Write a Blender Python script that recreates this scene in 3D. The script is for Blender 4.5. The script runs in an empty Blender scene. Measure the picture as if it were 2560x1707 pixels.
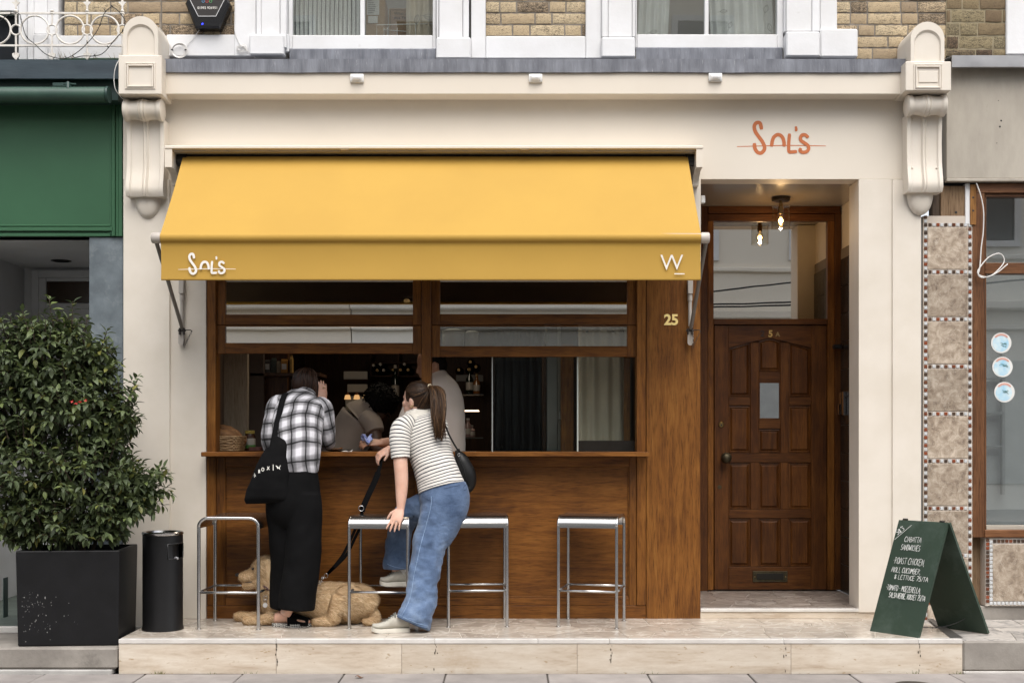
import bpy, bmesh, math, random
from math import pi, sin, cos, radians, sqrt, atan2
from mathutils import Vector, Matrix, noise

random.seed(11)
scene = bpy.context.scene
COL = scene.collection

# ------------------------------------------------------------------ camera, sky, sun, exposure
# Facade plane is y = 0, the raised terrace is z = 0.  S = photo pixels per metre on the facade plane.
D, S, CX, HY, ZC = 8.2, 373.3, 1280.0, 1096.0, 1.204
cd = bpy.data.cameras.new('camera')
camera = bpy.data.objects.new('camera', cd)
COL.objects.link(camera)
camera.location = (0, -D, ZC)
camera.rotation_euler = (radians(90), 0, 0)
cd.sensor_width = 36.0
cd.lens = 36.0 * S * D / 2560.0
cd.shift_y = (HY - 853.5) / 2560.0
cd.clip_start, cd.clip_end = 0.1, 400
scene.camera = camera

world = bpy.data.worlds.new("World")
scene.world = world
world.use_nodes = True
wn, wl = world.node_tree.nodes, world.node_tree.links
wn.clear()
sky = wn.new('ShaderNodeTexSky')
sky.sky_type = 'NISHITA'
sky.sun_disc = False
SUN_EL, SUN_AZ = radians(60), radians(12)      # azimuth: from straight behind the camera towards the right
sky.sun_elevation = SUN_EL
sky.sun_rotation = pi - SUN_AZ
sky.air_density, sky.dust_density, sky.ozone_density = 1.0, 3.0, 1.0
hs = wn.new('ShaderNodeHueSaturation')
hs.inputs['Saturation'].default_value = 0.30       # a clouded sky
bg = wn.new('ShaderNodeBackground')
bg.inputs['Strength'].default_value = 0.15
wo = wn.new('ShaderNodeOutputWorld')
wl.new(sky.outputs[0], hs.inputs['Color'])
wl.new(hs.outputs[0], bg.inputs['Color'])
wl.new(bg.outputs[0], wo.inputs['Surface'])

sd = bpy.data.lights.new('sun', 'SUN')
sun = bpy.data.objects.new('sun', sd)
COL.objects.link(sun)
sd.energy = 1.5
sd.angle = radians(50)
sd.color = (1.0, 0.95, 0.88)
sdir = Vector((sin(SUN_AZ) * cos(SUN_EL), -cos(SUN_AZ) * cos(SUN_EL), sin(SUN_EL)))
sun.rotation_euler = sdir.to_track_quat('Z', 'Y').to_euler()
sun.location = sdir * 30

vs = scene.view_settings
vs.view_transform = 'Standard'
vs.look = 'None'
vs.exposure = 0.86
vs.gamma = 1.0
vs.use_curve_mapping = False
scene.cycles.use_denoising = True
scene.cycles.max_bounces = 8
scene.cycles.transparent_max_bounces = 12
scene.cycles.caustics_reflective = False
scene.cycles.caustics_refractive = False
scene.cycles.sample_clamp_indirect = 4.0

# ------------------------------------------------------------------ measuring
def kk(Y):
    return (D + Y) / (D * S)

def P(px, py, Y=0.0):
    """the place at depth Y that the photograph shows at (px, py)"""
    k = kk(Y)
    return Vector(((px - CX) * k, Y, ZC + (HY - py) * k))

def X(px, Y=0.0): return (px - CX) * kk(Y)
def Z(py, Y=0.0): return ZC + (HY - py) * kk(Y)

# ------------------------------------------------------------------ objects
WL = {}

def props(o, label=None, cat=None, group=None, kind=None):
    if label: o['label'] = label
    if cat: o['category'] = cat
    if group: o['group'] = group
    if kind: o['kind'] = kind
    return o

def thing(name, label=None, cat=None, loc=(0, 0, 0), group=None, kind=None):
    o = bpy.data.objects.new(name, None)
    o.empty_display_size = 0.1
    COL.objects.link(o)
    o.location = loc
    WL[o] = Vector(loc)
    return props(o, label, cat, group, kind)

def place(name, mesh, parent, mtx, label=None):
    """a piece that shares its mesh data; mtx is in world space"""
    o = bpy.data.objects.new(name, mesh)
    COL.objects.link(o)
    if parent is not None:
        o.parent = parent
        mtx = Matrix.Translation(-WL[parent]) @ mtx
    o.matrix_local = mtx
    if label: o['label'] = label
    return o

class MB:
    """collects shapes and links them as ONE mesh object"""
    def __init__(s):
        s.v, s.f, s.uv = [], [], {}

    def add(s, verts, faces, uvs=None):
        n = len(s.v)
        m = len(s.f)
        s.v.extend(Vector(v) for v in verts)
        for i, f in enumerate(faces):
            s.f.append(tuple(n + k for k in f))
            if uvs is not None: s.uv[m + i] = uvs[i]
        return s

    def obox(s, c, size, rot=None, b=0.003):
        hx, hy, hz = size[0] / 2, size[1] / 2, size[2] / 2
        b = min(b, hx * .45, hy * .45, hz * .45)
        vs_, idx = [], {}
        h = (hx, hy, hz)
        if b <= 0:
            for sx in (-1, 1):
                for sy in (-1, 1):
                    for sz in (-1, 1): vs_.append(Vector((sx * hx, sy * hy, sz * hz)))
            fs = [(0, 1, 3, 2), (4, 6, 7, 5), (0, 4, 5, 1), (2, 3, 7, 6), (0, 2, 6, 4), (1, 5, 7, 3)]
        else:
            for sx in (-1, 1):
                for sy in (-1, 1):
                    for sz in (-1, 1):
                        sg = (sx, sy, sz)
                        for a in range(3):
                            p = [sg[q] * (h[q] - (0 if q == a else b)) for q in range(3)]
                            idx[(sg, a)] = len(vs_)
                            vs_.append(Vector(p))
            fs = []
            for a in range(3):
                o1, o2 = [q for q in range(3) if q != a]
                for sa in (-1, 1):
                    ring = []
                    for (u, w) in ((-1, -1), (1, -1), (1, 1), (-1, 1)):
                        sg = [0, 0, 0]; sg[a] = sa; sg[o1] = u; sg[o2] = w
                        ring.append(idx[(tuple(sg), a)])
                    fs.append(tuple(ring))
                for (u, w) in ((-1, -1), (1, -1), (1, 1), (-1, 1)):   # edges along axis a
                    q = []
                    for sa in (-1, 1):
                        sg = [0, 0, 0]; sg[a] = sa; sg[o1] = u; sg[o2] = w
                        q.append((idx[(tuple(sg), o1)], idx[(tuple(sg), o2)]))
                    fs.append((q[0][0], q[0][1], q[1][1], q[1][0]))
            for sx in (-1, 1):
                for sy in (-1, 1):
                    for sz in (-1, 1):
                        sg = (sx, sy, sz)
                        fs.append((idx[(sg, 0)], idx[(sg, 1)], idx[(sg, 2)]))
        c = Vector(c)
        if rot is not None: vs_ = [rot @ v for v in vs_]
        return s.add([v + c for v in vs_], fs)

    def box(s, x0, x1, y0, y1, z0, z1, b=0.003):
        return s.obox(((x0 + x1) / 2, (y0 + y1) / 2, (z0 + z1) / 2), (abs(x1 - x0), abs(y1 - y0), abs(z1 - z0)), None, b)

    def pbox(s, px0, px1, py0, py1, yf, yb, b=0.003):
        """box whose front face at depth yf fills the photo rectangle"""
        return s.box(X(px0, yf), X(px1, yf), yf, yb, Z(py1, yf), Z(py0, yf), b)

    def loft(s, rings, caps=(True, True), closed=False, uv=False):
        n = len(rings[0])
        vs_ = [p for r in rings for p in r]
        fs, uvs = [], []
        if uv:
            v0 = 0.0
            vv = [0.0]
            for i in range(1, len(rings)):
                ca = sum(rings[i - 1], Vector()) / n
                cb = sum(rings[i], Vector()) / n
                v0 += (cb - ca).length
                vv.append(v0)
            uu = []
            for r in rings:
                a = [0.0]
                for j in range(n): a.append(a[-1] + (r[(j + 1) % n] - r[j]).length)
                mid = a[n // 2]
                uu.append([q - mid for q in a])
        m = len(rings)
        for i in range(m - 1 + (1 if closed else 0)):
            i2 = (i + 1) % m
            for j in range(n):
                j2 = (j + 1) % n
                fs.append((i * n + j, i * n + j2, i2 * n + j2, i2 * n + j))
                if uv: uvs.append([(uu[i][j], vv[i]), (uu[i][j + 1], vv[i]), (uu[i2][j + 1], vv[i2]), (uu[i2][j], vv[i2])])
        if not closed:
            if caps[0]:
                fs.append(tuple(range(n - 1, -1, -1)))
                if uv: uvs.append([(0, 0)] * n)
            if caps[1]:
                fs.append(tuple((m - 1) * n + j for j in range(n)))
                if uv: uvs.append([(0, vv[-1])] * n)
        return s.add(vs_, fs, uvs if uv else None)

    def tube(s, pts, r, n=8, caps=True, closed=False, squash=1.0, ref=None):
        pts = [Vector(p) for p in pts]
        m = len(pts)
        rs = r if isinstance(r, (list, tuple)) else [r] * m
        rings, prev = [], None
        for i, p in enumerate(pts):
            if closed: t = pts[(i + 1) % m] - pts[i - 1]
            else: t = pts[min(i + 1, m - 1)] - pts[max(i - 1, 0)]
            if t.length < 1e-9: t = Vector((0, 0, 1))
            t.normalize()
            if prev is None:
                a = Vector(ref) if ref else (Vector((0, 0, 1)) if abs(t.z) < .9 else Vector((1, 0, 0)))
            else: a = prev
            a = (a - t * a.dot(t))
            if a.length < 1e-6: a = t.orthogonal()
            a.normalize()
            prev = a
            b_ = t.cross(a)
            rings.append([p + (a * cos(2 * pi * j / n) + b_ * sin(2 * pi * j / n) * squash) * rs[i] for j in range(n)])
        return s.loft(rings, (caps, caps), closed)

    def lathe(s, prof, c, n=24, axis=Vector((0, 0, 1)), caps=True):
        c = Vector(c)
        axis = Vector(axis).normalized()
        a = axis.orthogonal().normalized()
        b_ = axis.cross(a)
        rings = [[c + axis * z + (a * cos(2 * pi * j / n) + b_ * sin(2 * pi * j / n)) * max(r, 1e-5) for j in range(n)] for r, z in prof]
        return s.loft(rings, (caps, caps))

    def prism(s, poly, y0, y1):
        """polygon in (x, z) extruded from y0 to y1"""
        n = len(poly)
        vs_ = [Vector((x, y0, z)) for x, z in poly] + [Vector((x, y1, z)) for x, z in poly]
        fs = [tuple(range(n)), tuple(range(2 * n - 1, n - 1, -1))]
        fs += [(i, (i + 1) % n, n + (i + 1) % n, n + i) for i in range(n)]
        return s.add(vs_, fs)

    def prism_yz(s, poly, x0, x1):
        n = len(poly)
        vs_ = [Vector((x0, y, z)) for y, z in poly] + [Vector((x1, y, z)) for y, z in poly]
        fs = [tuple(range(n)), tuple(range(2 * n - 1, n - 1, -1))]
        fs += [(i, (i + 1) % n, n + (i + 1) % n, n + i) for i in range(n)]
        return s.add(vs_, fs)

    def prism_xy(s, poly, z0, z1, inset=0.0):
        n = len(poly)
        if inset:
            c = sum((Vector(p) for p in poly), Vector((0, 0))) / n
            top = [Vector(p) + (c - Vector(p)).normalized() * inset for p in poly]
        else: top = [Vector(p) for p in poly]
        vs_ = [Vector((p[0], p[1], z0)) for p in poly] + [Vector((p[0], p[1], z1 - inset)) for p in poly]
        fs = [tuple(range(n - 1, -1, -1))] + [(i, (i + 1) % n, n + (i + 1) % n, n + i) for i in range(n)]
        if inset:
            vs_ += [Vector((p[0], p[1], z1)) for p in top]
            fs += [(n + i, n + (i + 1) % n, 2 * n + (i + 1) % n, 2 * n + i) for i in range(n)]
            fs.append(tuple(2 * n + i for i in range(n)))
        else: fs.append(tuple(n + i for i in range(n)))
        return s.add(vs_, fs)

    def ell(s, c, r, rot=None, nu=16, nv=10):
        c = Vector(c)
        vs_, fs = [], []
        for i in range(1, nv):
            t = pi * i / nv
            for j in range(nu):
                a = 2 * pi * j / nu
                v = Vector((r[0] * sin(t) * cos(a), r[1] * sin(t) * sin(a), r[2] * cos(t)))
                vs_.append(c + (rot @ v if rot is not None else v))
        top, bot = Vector((0, 0, r[2])), Vector((0, 0, -r[2]))
        vs_.append(c + (rot @ top if rot is not None else top))
        vs_.append(c + (rot @ bot if rot is not None else bot))
        T, B = len(vs_) - 2, len(vs_) - 1
        for j in range(nu):
            j2 = (j + 1) % nu
            fs.append((T, j, j2))
            fs.append((B, (nv - 2) * nu + j2, (nv - 2) * nu + j))
            for i in range(nv - 2):
                fs.append((i * nu + j, (i + 1) * nu + j, (i + 1) * nu + j2, i * nu + j2))
        return s.add(vs_, fs)

    def sheet(s, fn, nu, nv, thick=None):
        """grid fn(u, v) -> Vector, u, v in 0..1; with thick a closed slab (offset vector)"""
        g = [[Vector(fn(i / nu, j / nv)) for i in range(nu + 1)] for j in range(nv + 1)]
        vs_ = [p for row in g for p in row]
        w = nu + 1
        fs = [(j * w + i, j * w + i + 1, (j + 1) * w + i + 1, (j + 1) * w + i) for j in range(nv) for i in range(nu)]
        if thick is not None:
            N = len(vs_)
            t = Vector(thick)
            vs_ += [p + t for p in vs_]
            fs += [tuple(N + q for q in reversed(f)) for f in fs[:nu * nv]]
            for i in range(nu):
                fs.append((i + 1, i, N + i, N + i + 1))
                q = nv * w
                fs.append((q + i, q + i + 1, N + q + i + 1, N + q + i))
            for j in range(nv):
                fs.append((j * w, (j + 1) * w, N + (j + 1) * w, N + j * w))
                q = nu
                fs.append(((j + 1) * w + q, j * w + q, N + j * w + q, N + (j + 1) * w + q))
        return s.add(vs_, fs)

    def mesh(s, name, recalc=True, smooth=None, off=None):
        me = bpy.data.meshes.new(name)
        vs_ = s.v if off is None else [v - off for v in s.v]
        me.from_pydata([tuple(v) for v in vs_], [], s.f)
        if s.uv:
            ul = me.uv_layers.new(name='map')
            for p in me.polygons:
                u = s.uv.get(p.index)
                if u:
                    for k, li in enumerate(p.loop_indices): ul.data[li].uv = u[k]
        if recalc:
            bm = bmesh.new()
            bm.from_mesh(me)
            bmesh.ops.recalc_face_normals(bm, faces=bm.faces)
            bm.to_mesh(me)
            bm.free()
        if smooth is not None:
            for p in me.polygons: p.use_smooth = True
            if smooth < 180: me.set_sharp_from_angle(angle=radians(smooth))
        me.update()
        return me

    def build(s, name, mat, parent=None, smooth=None, label=None, cat=None, group=None, kind=None, recalc=True):
        off = WL[parent].copy() if parent is not None else None
        if off is None:
            xs = [v.x for v in s.v]; ys = [v.y for v in s.v]; zs = [v.z for v in s.v]
            off = Vector(((min(xs) + max(xs)) / 2, (min(ys) + max(ys)) / 2, min(zs)))
        me = s.mesh(name, recalc, smooth, off)
        if mat is not None: me.materials.append(mat)
        o = bpy.data.objects.new(name, me)
        COL.objects.link(o)
        if parent is not None: o.parent = parent
        else: o.location = off
        WL[o] = off
        return props(o, label, cat, group, kind)

def pieces(name, mb_or_mesh): return mb_or_mesh

def text_mesh(txt, size, bold=0.0, ext=0.001, align='LEFT', space=1.0):
    cu = bpy.data.curves.new('writing', 'FONT')
    cu.body = txt
    cu.size = size
    cu.offset = bold
    cu.extrude = ext
    cu.align_x = align
    cu.space_character = space
    cu.resolution_u = 4
    o = bpy.data.objects.new('writing', cu)
    COL.objects.link(o)
    bpy.context.view_layer.update()
    me = bpy.data.meshes.new_from_object(o.evaluated_get(bpy.context.evaluated_depsgraph_get()))
    bpy.data.objects.remove(o)
    bpy.data.curves.remove(cu)
    return me

def write(name, txt, size, origin, ux, uz, mat, parent, bold=0.0, ext=0.0012, space=1.0, align='LEFT', label=None, sx=1.0):
    """solid lettering: ux, uz are the writing direction and the up direction"""
    me = text_mesh(txt, size, bold, ext, align, space)
    ux, uz = Vector(ux).normalized(), Vector(uz).normalized()
    nn = ux.cross(uz)
    m = Matrix((ux * sx, uz, nn)).transposed().to_4x4()
    m.translation = Vector(origin) - (WL[parent] if parent is not None else Vector())
    me.transform(m)
    me.materials.append(mat)
    o = bpy.data.objects.new(name, me)
    COL.objects.link(o)
    o.parent = parent
    WL[o] = WL[parent]
    if label: o['label'] = label
    return o

def spline(pts, m=6, closed=False):
    """Catmull-Rom through lists/tuples/Vectors of equal length"""
    pts = [tuple(p) for p in pts]
    n = len(pts)
    out = []
    for i in range(n if closed else n - 1):
        if closed: p0, p1, p2, p3 = pts[i - 1], pts[i], pts[(i + 1) % n], pts[(i + 2) % n]
        else: p0, p1, p2, p3 = pts[max(i - 1, 0)], pts[i], pts[i + 1], pts[min(i + 2, n - 1)]
        for k in range(m):
            t = k / m
            out.append(tuple(0.5 * (2 * b + (c - a) * t + (2 * a - 5 * b + 4 * c - d_) * t * t + (3 * b - a - 3 * c + d_) * t ** 3)
                             for a, b, c, d_ in zip(p0, p1, p2, p3)))
    if not closed: out.append(pts[-1])
    return out

def ribbon(mb, pts, w, fn, lift):
    """flat stroke of width w through 2-D pts; fn(u, v, h) -> 3-D"""
    pts = [Vector(p) for p in pts]
    L, R = [], []
    n = len(pts)
    for i, p in enumerate(pts):
        t = pts[min(i + 1, n - 1)] - pts[max(i - 1, 0)]
        if t.length < 1e-9: t = Vector((1, 0))
        t.normalize()
        nn = Vector((-t.y, t.x))
        ww = w * (0.72 if i in (0, n - 1) else 1.0) / 2
        e = t * (w * .3 if i == n - 1 else (-w * .3 if i == 0 else 0))
        L.append(p + nn * ww + e)
        R.append(p - nn * ww + e)
    vs_ = [fn(q.x, q.y, lift) for q in L] + [fn(q.x, q.y, lift) for q in R]
    mb.add(vs_, [(i, i + 1, n + i + 1, n + i) for i in range(n - 1)])

# ------------------------------------------------------------------ bodies
def limb(secs, ref=(1, 0, 0), n=20, sub=5, wob=0.0, wseed=0.0, wfreq=9.0, p=2.0):
    """rings along a path; sec = (Vector, rx, ry); rx lies along ref"""
    flat = spline([(*s_[0], s_[1], s_[2]) for s_ in secs], sub)
    c = [Vector(f[:3]) for f in flat]
    rings = []
    m = len(flat)
    for i in range(m):
        t = (c[min(i + 1, m - 1)] - c[max(i - 1, 0)]).normalized()
        a = Vector(ref)
        a = (a - t * a.dot(t)).normalized()
        b_ = t.cross(a)
        rx, ry = flat[i][3], flat[i][4]
        r = []
        for j in range(n):
            an = 2 * pi * j / n
            ca, sa = cos(an), sin(an)
            e = 2.0 / p
            q = a * (abs(ca) ** e * (1 if ca >= 0 else -1) * rx) + b_ * (abs(sa) ** e * (1 if sa >= 0 else -1) * ry)
            pt = c[i] + q
            if wob:
                d = q.normalized()
                s1 = noise.noise(Vector((pt.x * wfreq, pt.y * wfreq, pt.z * wfreq + wseed)))
                s2 = noise.noise(Vector((pt.x * wfreq * 2.3 + 7, pt.y * wfreq * 2.3, pt.z * wfreq * 3.0 + wseed)))
                pt = pt + d * wob * (s1 + .5 * s2)
            r.append(pt)
        rings.append(r)
    return rings

def fuse(mb, name, mat, parent, voxel=0.005, smooth_it=4, fac=0.5, label=None):
    """one continuous skin over overlapping closed shapes"""
    off = WL[parent]
    me = mb.mesh(name, True, None, off)
    o = bpy.data.objects.new(name, me)
    COL.objects.link(o)
    r = o.modifiers.new('r', 'REMESH')
    r.mode = 'VOXEL'
    r.voxel_size = voxel
    r.use_smooth_shade = True
    sm = o.modifiers.new('s', 'SMOOTH')
    sm.iterations = smooth_it
    sm.factor = fac
    bpy.context.view_layer.update()
    dg = bpy.context.evaluated_depsgraph_get()
    new = bpy.data.meshes.new_from_object(o.evaluated_get(dg))
    o.modifiers.clear()
    o.data = new
    new.name = name
    bpy.data.meshes.remove(me)
    new.materials.clear()
    new.materials.append(mat)
    for p in new.polygons: p.use_smooth = True
    o.parent = parent
    WL[o] = off
    if label: o['label'] = label
    return o

def hand(mb, wrist, d, up, side, L=0.17, curl=(.2, .3, .35, .4), bend=0.5, thumb=0.6, spread=0.12):
    """wrist -> fingers along d; up = back of the hand; side = towards the thumb"""
    d, up = Vector(d).normalized(), Vector(up).normalized()
    up = (up - d * up.dot(d)).normalized()
    sd_ = Vector(side)
    sd_ = (sd_ - d * sd_.dot(d) - up * sd_.dot(up)).normalized()
    wrist = Vector(wrist)
    pl = L * .5
    rings = []
    for t, w, h in ((-.12, .024, .019), (.0, .026, .017), (.3, .035, .016), (.7, .041, .0145), (1.0, .039, .011)):
        c = wrist + d * pl * t
        rings.append([c + sd_ * w * cos(2 * pi * j / 14) + up * h * sin(2 * pi * j / 14) for j in range(14)])
    mb.loft(rings)
    for i in range(4):
        off = (.030, .0105, -.0095, -.0285)[i]
        ln = (.40, .45, .42, .33)[i] * L
        fd = (d + sd_ * spread * (1.0, .3, -.35, -1.1)[i]).normalized()
        p = wrist + d * pl * .93 + sd_ * off
        pts, rs = [p - fd * .015], [.0088]
        ang = curl[i]
        r0 = (.0088, .0092, .0088, .0076)[i]
        for q, fr in enumerate((.44, .31, .25)):
            dv = fd * cos(ang) - up * sin(ang)
            pts.append(p)
            rs.append(r0 * (1 - .08 * q))
            p = p + dv * ln * fr
            ang += bend
        pts.append(p)
        rs.append(r0 * .62)
        mb.tube(pts, rs, 8)
    tb = wrist + d * pl * .22 + sd_ * .024
    t1 = (d * .62 + sd_ * (.75 * thumb + .2) - up * .25).normalized()
    t2 = (d * .9 + sd_ * .35 * thumb - up * .3).normalized()
    mb.tube([tb - t1 * .01, tb, tb + t1 * L * .2, tb + t1 * L * .2 + t2 * L * .16, tb + t1 * L * .2 + t2 * L * .27], [.012, .0135, .0105, .0098, .0062], 8)
# ------------------------------------------------------------------ materials
def nodes(name):
    m = bpy.data.materials.new(name)
    m.use_nodes = True
    nt = m.node_tree
    nt.nodes.clear()
    out = nt.nodes.new('ShaderNodeOutputMaterial')
    return m, nt.nodes, nt.links, out

def rgba(c): return (c[0], c[1], c[2], 1.0)

def coords(N, L, stretch, rand=True, src='Object'):
    tc = N.new('ShaderNodeTexCoord')
    mp = N.new('ShaderNodeMapping')
    mp.inputs['Scale'].default_value = stretch
    L.new(tc.outputs[src], mp.inputs['Vector'])
    if rand:
        oi = N.new('ShaderNodeObjectInfo')
        mu = N.new('ShaderNodeMath'); mu.operation = 'MULTIPLY'; mu.inputs[1].default_value = 37.0
        L.new(oi.outputs['Random'], mu.inputs[0])
        cx = N.new('ShaderNodeCombineXYZ')
        for k in range(3): L.new(mu.outputs[0], cx.inputs[k])
        L.new(cx.outputs[0], mp.inputs['Location'])
    return mp.outputs[0]

def tex(N, L, vec, scale, detail=6, rough=.6, dist=0.0):
    t = N.new('ShaderNodeTexNoise')
    t.inputs['Scale'].default_value = scale
    t.inputs['Detail'].default_value = detail
    t.inputs['Roughness'].default_value = rough
    t.inputs['Distortion'].default_value = dist
    L.new(vec, t.inputs['Vector'])
    return t.outputs['Fac']

def ramp(N, L, fac, stops):
    r = N.new('ShaderNodeValToRGB')
    e = r.color_ramp.elements
    while len(e) < len(stops): e.new(0.5)
    for q, (pos, c) in zip(e, stops):
        q.position = pos
        q.color = rgba(c) if not isinstance(c, (int, float)) else (c, c, c, 1)
    L.new(fac, r.inputs[0])
    return r.outputs['Color']

def mix(N, L, fac, a, b, mode='MIX'):
    m = N.new('ShaderNodeMix')
    m.data_type = 'RGBA'
    m.blend_type = mode
    for sock, v in ((m.inputs[0], fac), (m.inputs[6], a), (m.inputs[7], b)):
        if isinstance(v, (int, float)): sock.default_value = v
        elif isinstance(v, tuple): sock.default_value = rgba(v)
        else: L.new(v, sock)
    return m.outputs[2]

def mth(N, L, op, a, b=None, c=None):
    m = N.new('ShaderNodeMath')
    m.operation = op
    for i, v in enumerate((a, b, c)):
        if v is None: continue
        if isinstance(v, (int, float)): m.inputs[i].default_value = v
        else: L.new(v, m.inputs[i])
    return m.outputs[0]

def finish(N, L, out, col, rough=.5, metal=0.0, spec=.5, bump=None, bstr=.2, bdist=.005, coat=0.0, sheen=0.0, sss=0.0, roughsock=None):
    p = N.new('ShaderNodeBsdfPrincipled')
    if isinstance(col, tuple): p.inputs['Base Color'].default_value = rgba(col)
    else: L.new(col, p.inputs['Base Color'])
    p.inputs['Roughness'].default_value = rough
    if roughsock is not None: L.new(roughsock, p.inputs['Roughness'])
    p.inputs['Metallic'].default_value = metal
    p.inputs['Specular IOR Level'].default_value = spec
    p.inputs['Coat Weight'].default_value = coat
    p.inputs['Coat Roughness'].default_value = .15
    p.inputs['Sheen Weight'].default_value = sheen
    if sss:
        p.inputs['Subsurface Weight'].default_value = sss
        p.inputs['Subsurface Radius'].default_value = (.01, .004, .002)
        p.inputs['Subsurface Scale'].default_value = 1.0
    if bump is not None:
        b = N.new('ShaderNodeBump')
        b.inputs['Strength'].default_value = bstr
        b.inputs['Distance'].default_value = bdist
        L.new(bump, b.inputs['Height'])
        L.new(b.outputs[0], p.inputs['Normal'])
    L.new(p.outputs[0], out.inputs['Surface'])
    return p

def plain(name, c, c2=None, rough=.5, metal=0, scale=4, stretch=(1, 1, 1), lo=.35, hi=.65, bump=.15, bscale=60, bdist=.003,
          rnd=0.0, spec=.5, coat=0, sheen=0, sss=0, dirt=None, rvar=0.0):
    """paint, metal, plaster, cloth: two tones by noise, fine relief, each piece a little lighter or darker with rnd"""
    m, N, L, out = nodes(name)
    v = coords(N, L, stretch)
    if c2 is None: c2 = tuple(q * .86 for q in c)
    f = tex(N, L, v, scale)
    col = ramp(N, L, f, [(lo, c2), (hi, c)])
    if dirt:
        f2 = tex(N, L, v, dirt[1], 8, .7)
        k = ramp(N, L, f2, [(dirt[2], 0.0), (dirt[3], 1.0)])
        col = mix(N, L, k, col, dirt[0])
    if rnd:
        oi = N.new('ShaderNodeObjectInfo')
        h = N.new('ShaderNodeHueSaturation')
        L.new(mth(N, L, 'MULTIPLY_ADD', oi.outputs['Random'], 2 * rnd, 1 - rnd), h.inputs['Value'])
        L.new(col, h.inputs['Color'])
        col = h.outputs[0]
    bp = tex(N, L, v, bscale, 4) if bump else None
    rs = None
    if rvar: rs = mth(N, L, 'MULTIPLY_ADD', tex(N, L, v, scale * 3, 6), 2 * rvar, rough - rvar)
    finish(N, L, out, col, rough, metal, spec, bp, bump, bdist, coat, sheen, sss, rs)
    return m

def wood(name, dark, midc, light, grain='x', rough=.42, fine=1.0, rnd=.12, coat=.04, wear=0.0):
    m, N, L, out = nodes(name)
    st = {'x': (1.7, 22, 22), 'z': (22, 22, 1.7), 'y': (22, 1.7, 22)}[grain]
    v = coords(N, L, st)
    f1 = tex(N, L, v, 1.3, 5, .55, .9)
    st2 = tuple(q * (5 if q > 2 else 3) for q in st)
    v2 = coords(N, L, st2)
    f2 = tex(N, L, v2, 2.2 * fine, 6, .7)
    v3 = coords(N, L, (1.5, 1.5, 1.5))
    f3 = tex(N, L, v3, 2.0, 3)
    f = mth(N, L, 'ADD', mth(N, L, 'MULTIPLY', f1, .42), mth(N, L, 'ADD', mth(N, L, 'MULTIPLY', f2, .36), mth(N, L, 'MULTIPLY', f3, .30)))
    col = ramp(N, L, f, [(.40, dark), (.54, midc), (.70, light)])
    pore = ramp(N, L, f2, [(.34, .40), (.47, 1.0)])
    col = mix(N, L, .75, col, pore, 'MULTIPLY')
    if rnd:
        oi = N.new('ShaderNodeObjectInfo')
        h = N.new('ShaderNodeHueSaturation')
        L.new(mth(N, L, 'MULTIPLY_ADD', oi.outputs['Random'], 2 * rnd, 1 - rnd), h.inputs['Value'])
        L.new(col, h.inputs['Color'])
        col = h.outputs[0]
    rs = mth(N, L, 'MULTIPLY_ADD', f2, .3, rough - .12)
    finish(N, L, out, col, rough, 0, .28, f2, .12, .002, coat, roughsock=rs)
    return m

def glass(name, refl=.12, tint=(.92, .95, .93), rough=0.0):
    m, N, L, out = nodes(name)
    t = N.new('ShaderNodeBsdfTransparent')
    t.inputs[0].default_value = rgba(tint)
    g = N.new('ShaderNodeBsdfGlossy')
    g.inputs['Color'].default_value = (1.0, .965, .91, 1)
    g.inputs['Roughness'].default_value = rough
    v = coords(N, L, (1, 1, 1), rand=False)
    b = N.new('ShaderNodeBump')
    b.inputs['Strength'].default_value = .03
    b.inputs['Distance'].default_value = .004
    L.new(tex(N, L, v, 3.0, 1), b.inputs['Height'])
    L.new(b.outputs[0], g.inputs['Normal'])
    lw = N.new('ShaderNodeLayerWeight')
    lw.inputs[0].default_value = .5
    fac = mth(N, L, 'MULTIPLY_ADD', mth(N, L, 'POWER', lw.outputs['Facing'], 4.0), 1 - refl, refl)
    mx = N.new('ShaderNodeMixShader')
    L.new(fac, mx.inputs[0]); L.new(t.outputs[0], mx.inputs[1]); L.new(g.outputs[0], mx.inputs[2])
    L.new(mx.outputs[0], out.inputs['Surface'])
    return m

def glow(name, c, strength):
    m, N, L, out = nodes(name)
    e = N.new('ShaderNodeEmission')
    e.inputs[0].default_value = rgba(c)
    e.inputs[1].default_value = strength
    L.new(e.outputs[0], out.inputs['Surface'])
    return m

CREAM = plain('cream_paint', (.70, .635, .545), (.67, .605, .515), .5, scale=1.2, bump=.05, bscale=180, bdist=.001, rvar=.06)
CREAM_ST = plain('cream_stucco', (.71, .65, .57), (.65, .59, .505), .55, scale=3, bump=.12, bscale=90, bdist=.002)
WHITE = plain('white_paint', (.735, .735, .745), (.66, .655, .655), .55, scale=3, bump=.25, bscale=40, bdist=.004, dirt=((.45, .43, .4), 7, .66, .8))
WHITE_PL = plain('white_plastic', (.82, .82, .80), None, .35, bump=0)
LEAD = plain('lead_flashing', (.215, .225, .255), (.115, .12, .14), .55, .25, scale=5, stretch=(3, 3, .45), bump=.5, bscale=22, bdist=.006,
             dirt=((.42, .42, .43), 26, .60, .78))
ZINC = plain('zinc_flashing', (.34, .34, .35), (.24, .24, .25), .5, .3, scale=2, bump=.3, bscale=10, bdist=.004)
GREEN = plain('green_gloss_paint', (.032, .108, .050), (.026, .092, .042), .42, scale=1.6, bump=.05, bscale=30, dirt=((.22, .30, .25), 70, .79, .84))
GREEN_DK = plain('dark_green_paint', (.028, .062, .052), (.02, .045, .04), .4, scale=4, bump=.1, dirt=((.14, .18, .16), 18, .7, .85))
TEAL = plain('blue_black_coping', (.035, .055, .068), (.022, .034, .045), .45, scale=2, stretch=(1, 1, 6), bump=.3, bscale=14)
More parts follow.
